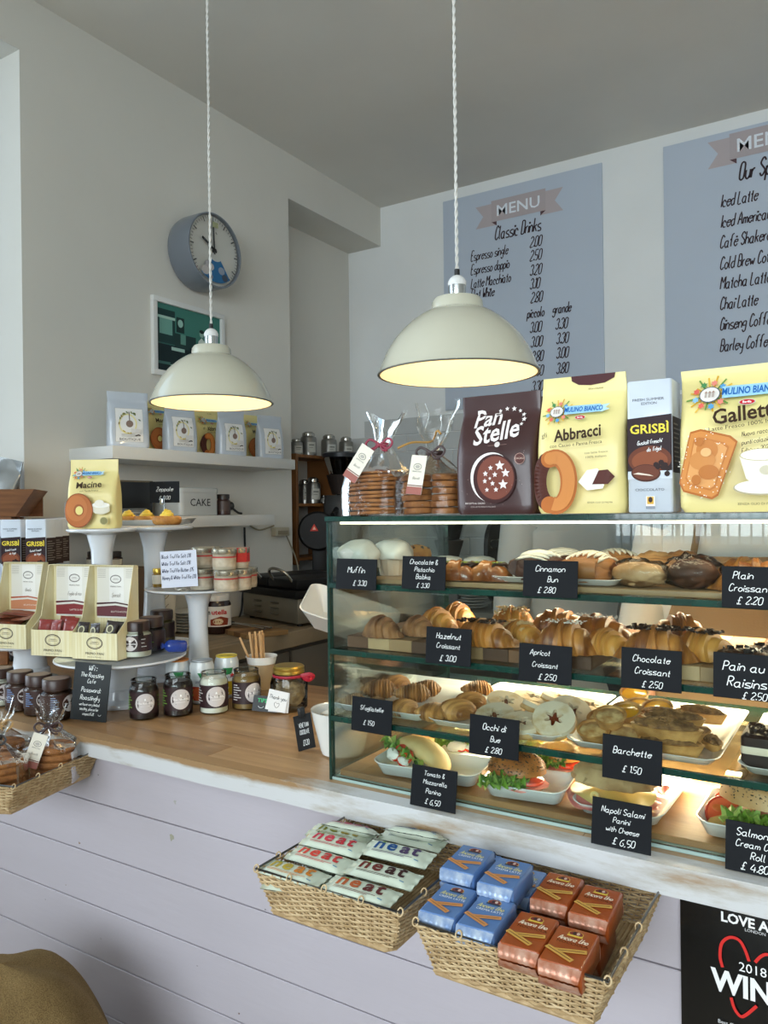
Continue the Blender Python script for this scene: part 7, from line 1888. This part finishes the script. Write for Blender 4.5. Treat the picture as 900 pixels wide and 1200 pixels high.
    for s_, n in ((-1, 'l'), (1, 'r')):
        loft([(s_ * .10, .02, .07, .062, .065), (s_ * .10, -.005, .48, .078, .08), (s_ * .092, 0, .80, .10, .115), (s_ * .07, 0, .96, .11, .13)], tr_, 'trouser_leg')
        el, wr, pm = (Vector(q) for q in arm_pose[n]); sh = Vector((s_ * .165, 0, 1.41))
        G().tube([sh, sh * .6 + el * .4, sh * .1 + el * .9, el, el * .6 + wr * .4], [.072, .066, .058, .056, .050], mat(shirt, .8, var=.08, scale=6), 16).out('sleeve', t, smooth=80)
        G().blob((s_ * .11, -.045, .045), (.048, .13, .045), mat('#1c1c1e', .5), 18, 10, flat=-.044).out('shoe', t)
    if apron:
        am = mat(apron, .8, var=.12, scale=5, bump=.3, bscale=200)
        def af(u, v):
            z = .62 + v * .74; w_ = .20 if z < 1.08 else .20 - (z - 1.08) * .32
            a = (u - .5) * 2
            return (a * w_, -.155 + .05 * a * a - .004 * sin(u * 16) * (1 - v), z)
        g = G(); g.grid(af, 24, 20, am); g.out('apron', t, smooth=70); G().tube([(-.20, -.12, 1.07), (-.19, 0, 1.07), (0, .145, 1.07), (.19, 0, 1.07), (.20, -.12, 1.07)], .008, am, 6).out('apron_string', t, smooth=60)
        for s_ in (-1, 1): G().tube([(s_ * .10, -.14, 1.35), (s_ * .085, -.08, 1.45), (s_ * .05, .04, 1.48)], .008, am, 6).out('neck_strap', t, smooth=60)
    G().blob((0, .012, 1.66), (.090, .105, .100), mat(hair, .6, var=.3, scale=60, bump=.5), 24, 14, amp=.06).out('hair', t)
    for s_ in (-1, 1):
        G().blob((s_ * .030, -.100, 1.635), (.012, .008, .007), mat('#e9e6e0', .2), 12, 8).out('eye', t); G().blob((s_ * .030, -.1065, 1.635), (.005, .003, .005), mat('#2b1c14', .2), 10, 6).out('pupil', t)
        G().blob((s_ * .082, .0, 1.625), (.010, .020, .030), sk, 12, 8).out('ear', t)
    G().blob((0, -.110, 1.605), (.012, .018, .024), sk, 12, 8).out('nose', t); G().blob((0, -.100, 1.568), (.024, .008, .007), mat('#a8584e', .4), 14, 6).out('mouth', t)
    return t
pA_ = {'l': ((-.23, -.03, 1.14), (-.20, -.16, .98), (-.19, -.20, .93)), 'r': ((.24, .02, 1.14), (.22, -.14, 1.0), (.20, -.20, .97))}
p = pos(868, 2.03, 1.2); person((p.x, 2.03, 0), .15, 'person in white shirt and tan apron standing behind the right end of the case', '#c9c9c6', '#7d6548', pA_, '#3a2a20')
p = pos(664, 2.55, 1.2); person((p.x, 2.55, 0), .9, 'person in a white shirt further back, seen through the top of the case', '#a9abab', None, pA_, '#2a211c')

# ================================================================ wicker baskets
wick = mat('#bfa379', .6, hex2='#8f7048', scale=60, thr=(.25, .6), bump=.3)
wick2 = mat('#cdb48a', .6, hex2='#a5875c', scale=50, thr=(.3, .6))
wire = mat('#7a7a78', .3, metal=.9)
def basket(lab, loc, w, d, h, rz=0, tap=.022):
    t = thing('wicker_basket', lab, 'basket', loc, rz=rz)
    g = G(); gs = G()
    rows = 17; per = 2 * (w + d); ns = int(per / .0150) // 2 * 2 + 1
    def rim_pt(s, z):
        """point a fraction s round the wall at height z (0 foot .. h rim)"""
        q = tap * (1 - z / h); W2, D2 = w - 2 * q, d - 2 * q; x0, y0 = q, q * .6
        D2 = d - q * 1.2
        L = 2 * (W2 + D2); u = (s % 1) * L
        if u < W2: return Vector((x0 + u, y0, z)), Vector((0, -1, 0))
        u -= W2
        if u < D2: return Vector((x0 + W2, y0 + u, z)), Vector((1, 0, 0))
        u -= D2
        if u < W2: return Vector((x0 + W2 - u, y0 + D2, z)), Vector((0, 1, 0))
        u -= W2
        return Vector((x0, y0 + D2 - u, z)), Vector((-1, 0, 0))
    for k in range(ns):
        pts = []
        for j in range(5):
            p_, n_ = rim_pt(k / ns, .001 + (h - .002) * j / 4); pts.append(p_)
        gs.tube(pts, .0016, wick, 5)
    for r_ in range(rows):
        z = .004 + (h - .008) * r_ / (rows - 1); pts = []
        M_ = ns * 2
        for k in range(M_):
            p_, n_ = rim_pt(k / M_, z + .0006 * noise.noise(Vector((k * .4, r_, 0))))
            off = (.0024 if (k // 2 + r_) % 2 == 0 else -.0024) if k % 2 == 0 else 0
            pts.append(p_ + n_ * off)
        g.tube(pts, .00160 if r_ else .0026, wick2 if r_ % 3 else wick, 5, closed=True)
    tag(g.out('woven_strands', t, smooth=60), None, kind='stuff'); tag(gs.out('stakes', t, smooth=60), None, kind='stuff')
    g = G()
    g.box((tap, tap * .6, .0005), (w - tap, d - tap * .6, .003), wick)
    for k in range(int((w - 2 * tap) / .006)): g.tube([(tap + .003 + k * .006, tap * .6, .004), (tap + .003 + k * .006, d - tap * .6, .004)], .002, wick2, 4)
    tag(g.out('woven_base', t), None, kind='stuff')
    G().tube([(0, 0, h), (w, 0, h), (w, d, h), (0, d, h)], .0019, wire, 8, closed=True).out('wire_rim', t, smooth=60)
    G().tube([rim_pt(k / 40, .0)[0] for k in range(40)], .0034, wick, 6, closed=True).out('border', t, smooth=60)
    for (x, y) in ((0, 0), (w, 0), (w, d), (0, d), (w * .5, 0), (w * .25, 0), (w * .75, 0), (w, d * .5), (0, d * .5), (0, d * .2), (w, d * .25)):
        G().tube([(x + .004 * cos(a), y + .004 * sin(a) * .6, h + .0005 + .0045 * sin(a)) for a in [2 * PI * i / 10 for i in range(10)]], .0011, wick2, 5, closed=True).out('binding', t, smooth=60)
    return t
ZR = H - .507
BH = .062
basket('shallow wicker basket of green-white snack bars hanging under the worktop', (-.757, .848, ZR - BH), .240, .244, BH)
basket('shallow wicker basket of blue and orange wafer packs hanging under the worktop', (-.489, .838, ZR - BH), .238, .255, BH)
bl_ = basket('shallow wicker basket of bagged biscuits hanging at the left of the counter', (-1.62, .800, ZR - .052), .262, .25, .056, rz=.25)
# ---- snack bars
def bar(px, py, z, lab, col, col2, rz=0, rx=0, ry=0, s=1.0, lid='n'):
    p = at(px, py, Z=z)
    t = thing('snack_bar', lab, 'snack bar', (p.x, p.y, z), rot=(rx, ry, rz))
    w, l = .108 * s, .040 * s
    m = mat('#c9d2bf', .35, var=.06, scale=30, coat=.25)
    def f(u, v, sg=1):
        x = (u - .5) * w; y = (v - .5) * l
        e = 1 if abs(2 * u - 1) < .86 else 0
        q = max(0, 1 - (2 * v - 1) ** 4) * max(0, 1 - (abs(2 * u - 1) / .86) ** 8) * e
        rip = .0008 * sin(v * 60) * (1 - e)
        return (x, y, sg * (.0005 + .0070 * q) + rip + .0008 * noise.noise(Vector((x * 60 + px, y * 60, sg))))
    g = G(); g.grid(lambda u, v: f(u, v), 26, 12, m); g.grid(lambda u, v: f(u, v, -1), 26, 12, m); g.out('wrapper', t, smooth=60, fixn=False)
    A = Art(.0002); hy = -.007 * s
    for k, (ch, xx) in enumerate((('n', -.029), ('e', -.009), ('a', .0125), ('t', .0290))):
        A.text(ch, xx * s * 1.02, hy + .001, .0245 * s, col if k < 2 else col2, bold=.028)
    A.poly([(-.030 * s, .0075 * s), (-.026 * s, .0105 * s), (-.022 * s, .0100 * s), (-.026 * s, .007 * s)], '#6f9a3c')
    A.line([(-.036 * s, -.0115 * s), (.030 * s, -.0115 * s)], .0007, col2); A.line([(-.036 * s, -.0135 * s), (.018 * s, -.0135 * s)], .0006, col2); A.line([(.034 * s, -.0135 * s), (.041 * s, -.0135 * s)], .0012, '#4a7a9c')
    def fn(x, y, l_):
        u = x / w + .5; v = y / l + .5; a = f(u, v); return (a[0], a[1], a[2] + l_ + .0003)
    A.bake('wrapper_print', fn, t, maxe=.012)
for a_ in ((398, 979, ZR - .004, 'snack bar with olive lettering at the upper left of the pile', '#7a7a2c', '#8c7a34', .05, .1),
           (392, 990, ZR + .006, 'snack bar with pink and red lettering, second in the left column', '#c8384c', '#b02a3a', .02, .12),
           (375, 1008, ZR + .000, 'snack bar with coral and red lettering, third in the left column', '#d8483c', '#c03838', -.02, .10),
           (343, 1024, ZR - .003, 'snack bar with yellow-orange lettering at the front left corner', '#b8a03a', '#c87a2c', .02, .05),
           (484, 984, ZR - .002, 'snack bar with navy lettering at the back right', '#2c3c66', '#23304f', .02, .1),
           (466, 1001, ZR + .008, 'snack bar with blue and plum lettering on the right of the pile', '#1f4a80', '#4a3a5a', .04, .15),
           (449, 1025, ZR + .002, 'snack bar with brown lettering below the blue one', '#6a2a26', '#3a1f20', .02, .12),
           (423, 1045, ZR - .001, 'snack bar with orange and maroon lettering nearest the front', '#b0562c', '#5c2626', .02, .10),
           (352, 1038, ZR - .022, 'snack bar with green lettering lying low at the front left', '#5f8a3a', '#4a7a3a', .3, .05),
           (403, 1030, ZR - .024, 'snack bar at the bottom of the pile, front centre', '#7a3a2c', '#4a2a2a', .1, .0),
           (440, 985, ZR - .024, 'snack bar at the bottom of the pile, centre back', '#7a3a2c', '#4a2a2a', -.1, .0)):
    bar(*a_[:6], rz=a_[6], rx=a_[7])
bar(412, 972, ZR + .004, 'snack bar with small pink lettering lying at the very back', '#c8386c', '#a83a5a', .06, -.35, s=.9)
bar(488, 978, ZR + .010, 'snack bar turned face down along the back right edge', '#2c5a80', '#3a4a6a', .10, -.35, s=.9)
# ---- wafer packs
def wafer(px, py, z, lab, body, txt, word, sub_c, rz=0, rx=0, ry=0):
    p = at(px, py, Z=z)
    w, l, h = .049, .074, .030
    t = thing('wafer_pack', lab, 'wafer pack', (p.x, p.y, z - h), rot=(rx, ry, rz))
    m = mat(body, .32, var=.10, scale=20, coat=.35)
    G().rr([(.0015, 0), (0, .002), (0, h - .002), (.0015, h)], w, l, .003, m, n=4).out('wrapper', t, smooth=50)
    fo = mat('#b9c6d6' if txt == 'b' else '#c9a08a', .25, var=.4, scale=60, metal=.3, hex2=body)
    for s_ in (-1, 1):
        g = G()
        def ef(u, v): 
            return ((u - .5) * w * (1 - .10 * v), s_ * (l / 2 + .007 * sin(v * PI * .5) - .0002), h * .5 + (v - .5) * .0 + (h * .42) * (1 - v) * sin(u * 30 + s_) * .0 + h * (.46 - .42 * v) * (1 if True else 0) + .0004 * sin(u * 40))
        g.grid(ef, 20, 4, fo)
        def eg(u, v): return ((u - .5) * w * (1 - .10 * v), s_ * (l / 2 + .007 * sin(v * PI * .5) - .0002), h * .04 + h * .42 * v + .0004 * sin(u * 40))
        g.grid(eg, 20, 4, fo); g.out('folded_end', t, smooth=50, fixn=False)
    A = Art(.0001)
    A.ell(0, l * .34, .009, .0062, '#c9a24a', 18); A.ell(0, l * .345, .0078, .0052, '#7a2f2a', 18); A.rect(-.009, l * .255, .009, l * .30, '#2f3a4a' if txt == 'b' else '#d8b84a')
    A.ell(-.002, l * .35, .002, .003, '#3b2a2a', 8); A.ell(.0025, l * .35, .002, .003, '#c9b0a0', 8)
    A.hand('Ancora Uno', 0, l * .12, .0085, '#d8cf8a' if txt == 'b' else '#f0e0c8', wf=.60, slant=.5, w=.0010)
    A.text(word, .002, l * .03, .0044, '#f0f3f8' if txt == 'b' else '#3a1710', w=.036)
    for k, (r_, yy, xx) in enumerate(((.28, -l * .14, .003), (-.45, -l * .26, -.006))):
        c_, s2 = cos(r_), sin(r_)
        q = [(-.019, -.0036), (.019, -.0036), (.019, .0036), (-.019, .0036)]
        A.poly([(xx + a * c_ - b * s2, yy + a * s2 + b * c_) for a, b in q], '#c98a52' if txt == 'b' else '#c99a4a')
        q = [(-.0165, -.0004), (.0165, -.0004), (.0165, .0005), (-.0165, .0005)]
        A.poly([(xx + a * c_ - b * s2, yy + a * s2 + b * c_) for a, b in q], '#8a5a34' if txt == 'b' else '#4a2a1a')
    A.bake('wrapper_print', lambda x, y, l_: (x, y, h + l_), t)
BLU, ORG = '#5c7fb4', '#a04a1a'
wf_ = [(527, 1054, ZR + .012, 'blue wafer pack at the front left corner of the basket', 0), (571, 1069, ZR + .012, 'blue wafer pack second in the front row', 0), (549, 1006, ZR + .030, 'blue wafer pack on top at the back left', 0), (593, 1022, ZR + .030, 'blue wafer pack on top at the back, beside the orange ones', 0),
       (612, 1032, ZR - .003, 'blue wafer pack underneath the upper back pair, right', 0), (560, 1012, ZR - .003, 'blue wafer pack underneath the upper back pair, left', 0)]
for a_ in wf_: wafer(*a_[:4], BLU, 'b', 'CREMA LATTE', '', rz=.03, rx=.05)
for a_ in ((654, 1040, ZR + .014, 'orange wafer pack at the back left of the orange four'), (699, 1056, ZR + .014, 'orange wafer pack at the back right of the orange four'), (621, 1090, ZR + .012, 'orange wafer pack at the front left of the orange four'), (668, 1108, ZR + .012, 'orange wafer pack nearest the front right corner'),
           (640, 1075, ZR - .020, 'orange wafer pack in the lower layer, left'), (690, 1092, ZR - .020, 'orange wafer pack in the lower layer, right')):
    wafer(*a_[:4], ORG, 'o', 'NOCCIOLA', '', rz=.03, rx=.05)
# ---- biscuit bags in the left basket
ZB2 = ZR - .052 + .008
for i, (lx, ly, lab, rib, w_) in enumerate(((.200, .175, 'bagged brown biscuits nearest the counter in the left basket', '#3b2320', .105), (.158, .066, 'bagged brown biscuits at the front of the left basket', '#1f1716', .110), (.082, .165, 'bagged biscuits tied with straw raffia at the rear of the left basket', '#b58a4a', .100))):
    q = Matrix.Rotation(.25, 3, 'Z') @ Vector((lx, ly, 0))
    cookie_bag((-1.62 + q.x, .80 + q.y, ZB2), lab, w_, .080, .074, 5, rib, 18, 10 + i, rz=.62, lean=-.05, neck_h=.112, top_h=.155, rows=1)

# ================================================================ burlap sack
def sackf(u, v):
    a = u * 2 * PI; z = v
    r = .255 * (math.sqrt(max(0, 1 - max(0, (z - .30) / .70) ** 2.4)) if z > .3 else 1 - .10 * ((.3 - z) / .3) ** 2)
    fold = 1 + .05 * sin(3 * a + 2 * z) + .03 * sin(7 * a - 5 * z) * z + .05 * noise.noise(Vector((cos(a) * 1.6, sin(a) * 1.6, z * 3)))
    r = max(r, .0) * fold
    return (r * cos(a) * 1.06, r * sin(a) * .92, .52 * z + .02 * noise.noise(Vector((cos(a) * 2.5 * r * 4, sin(a) * 2.5 * r * 4, z * 2))) * z)
bm_ = bpy.data.materials.new('m_burlap'); bm_.use_nodes = True
n = bm_.node_tree.nodes; l = bm_.node_tree.links; b = n['Principled BSDF']; b.inputs['Roughness'].default_value = .95; b.inputs['Specular IOR Level'].default_value = .1
tc = n.new('ShaderNodeTexCoord')
no = n.new('ShaderNodeTexNoise'); no.inputs['Scale'].default_value = 7; no.inputs['Detail'].default_value = 6
fi = n.new('ShaderNodeTexNoise'); fi.inputs['Scale'].default_value = 620; fi.inputs['Detail'].default_value = 2
for w_ in (no, fi): l.new(tc.outputs['Object'], w_.inputs['Vector'])
cr = n.new('ShaderNodeValToRGB'); cr.color_ramp.elements[0].color = lin('#7b6542'); cr.color_ramp.elements[1].color = lin('#9c8359'); cr.color_ramp.elements[0].position = .3; cr.color_ramp.elements[1].position = .7
c2r = n.new('ShaderNodeValToRGB'); c2r.color_ramp.elements[0].color = (.45, .42, .38, 1); c2r.color_ramp.elements[0].position = .38; c2r.color_ramp.elements[1].position = .62
l.new(no.outputs[0], cr.inputs[0]); l.new(fi.outputs[0], c2r.inputs[0]); mxc = n.new('ShaderNodeMix'); mxc.data_type = 'RGBA'; mxc.blend_type = 'MULTIPLY'; mxc.inputs[0].default_value = .8
l.new(cr.outputs[0], mxc.inputs[6]); l.new(c2r.outputs[0], mxc.inputs[7]); l.new(mxc.outputs[2], b.inputs['Base Color'])
bu = n.new('ShaderNodeBump'); bu.inputs['Strength'].default_value = .8; bu.inputs['Distance'].default_value = .002; l.new(fi.outputs[0], bu.inputs['Height']); l.new(bu.outputs[0], b.inputs['Normal'])
sp = at(62, 1117, Y=.86)
t = thing('burlap_sack', 'plump brown burlap sack standing on the floor by the counter', 'sack', (sp.x - .06, .80, 0))
g = G().grid(sackf, 80, 50, bm_, cu=True); g.out('sack_body', t, smooth=80)
G().tube([Vector(sackf(.60 + .10 * math.sin(k * .16), .35 + k * .019)) * 1.004 for k in range(34)], .0013, mat('#6a5230', .9), 5).out('seam_thread', t, smooth=80)
A = Art(.0005); A.rect(-.05, -.02, .05, -.008, '#4a4f3a'); A.rect(-.05, .002, .05, .014, '#4a4f3a'); A.rect(-.05, -.008, -.04, .002, '#4a4f3a'); A.rect(.03, -.008, .04, .002, '#4a4f3a')
def onsack(x, y, l):
    q = Vector(sackf((.93 + x * .9) % 1, .72 + y * 2.2)); q2 = q * 1.006; return tuple(q2)
A.bake('stencilled_print', onsack, t, maxe=.01)
t.scale = (1, 1, sp.z / .525)
# print belongs to the surface it is on: hang it one level below that part
HOST = {'handwriting': ('card', 'board'), 'front_print': ('bag_body', 'carton', 'front_flap'), 'label_print': ('paper_label', 'bag_body', 'jar_body'), 'wrapper_print': ('wrapper',), 'print': ('card', 'bag_body', 'panel', 'backing'),
        'back_print': ('back_card',), 'can_print': ('can_body',), 'lettering': ('card', 'tin_body', 'board'), 'emblem': ('wrapper',), 'seal_strip': ('lid',), 'lid_label': ('lid',), 'dial': ('housing',), 'banner': ('board',), 'stencilled_print': ('sack_body',), 'warning_triangle': ('round_head',),
        'seeds': ('top_half',), 'icing_drip': ('icing',), 'group_handle': ('group_head',), 'ribbon_bow': ('ribbon',), 'pupil': ('eye',), 'red_seal': ('lid',), 'terminal': ('casing',)}
for par in list(KIDS):
    kids = KIDS[par]
    for o in kids:
        base = o.name.split('.')[0]
        if len([k for k in kids if k.parent and k.parent.name == par]) < 3 or base not in HOST or o.parent is None or o.parent.name != par or o.parent.parent is not None: continue
        for hn in HOST[base]:
            h = next((k for k in kids if k.name.split('.')[0] == hn and k.parent == o.parent), None)
            if h is not None and h.location.length < 1e-9 and abs(h.rotation_euler.x) + abs(h.rotation_euler.y) + abs(h.rotation_euler.z) < 1e-9:
                o.parent = h; break
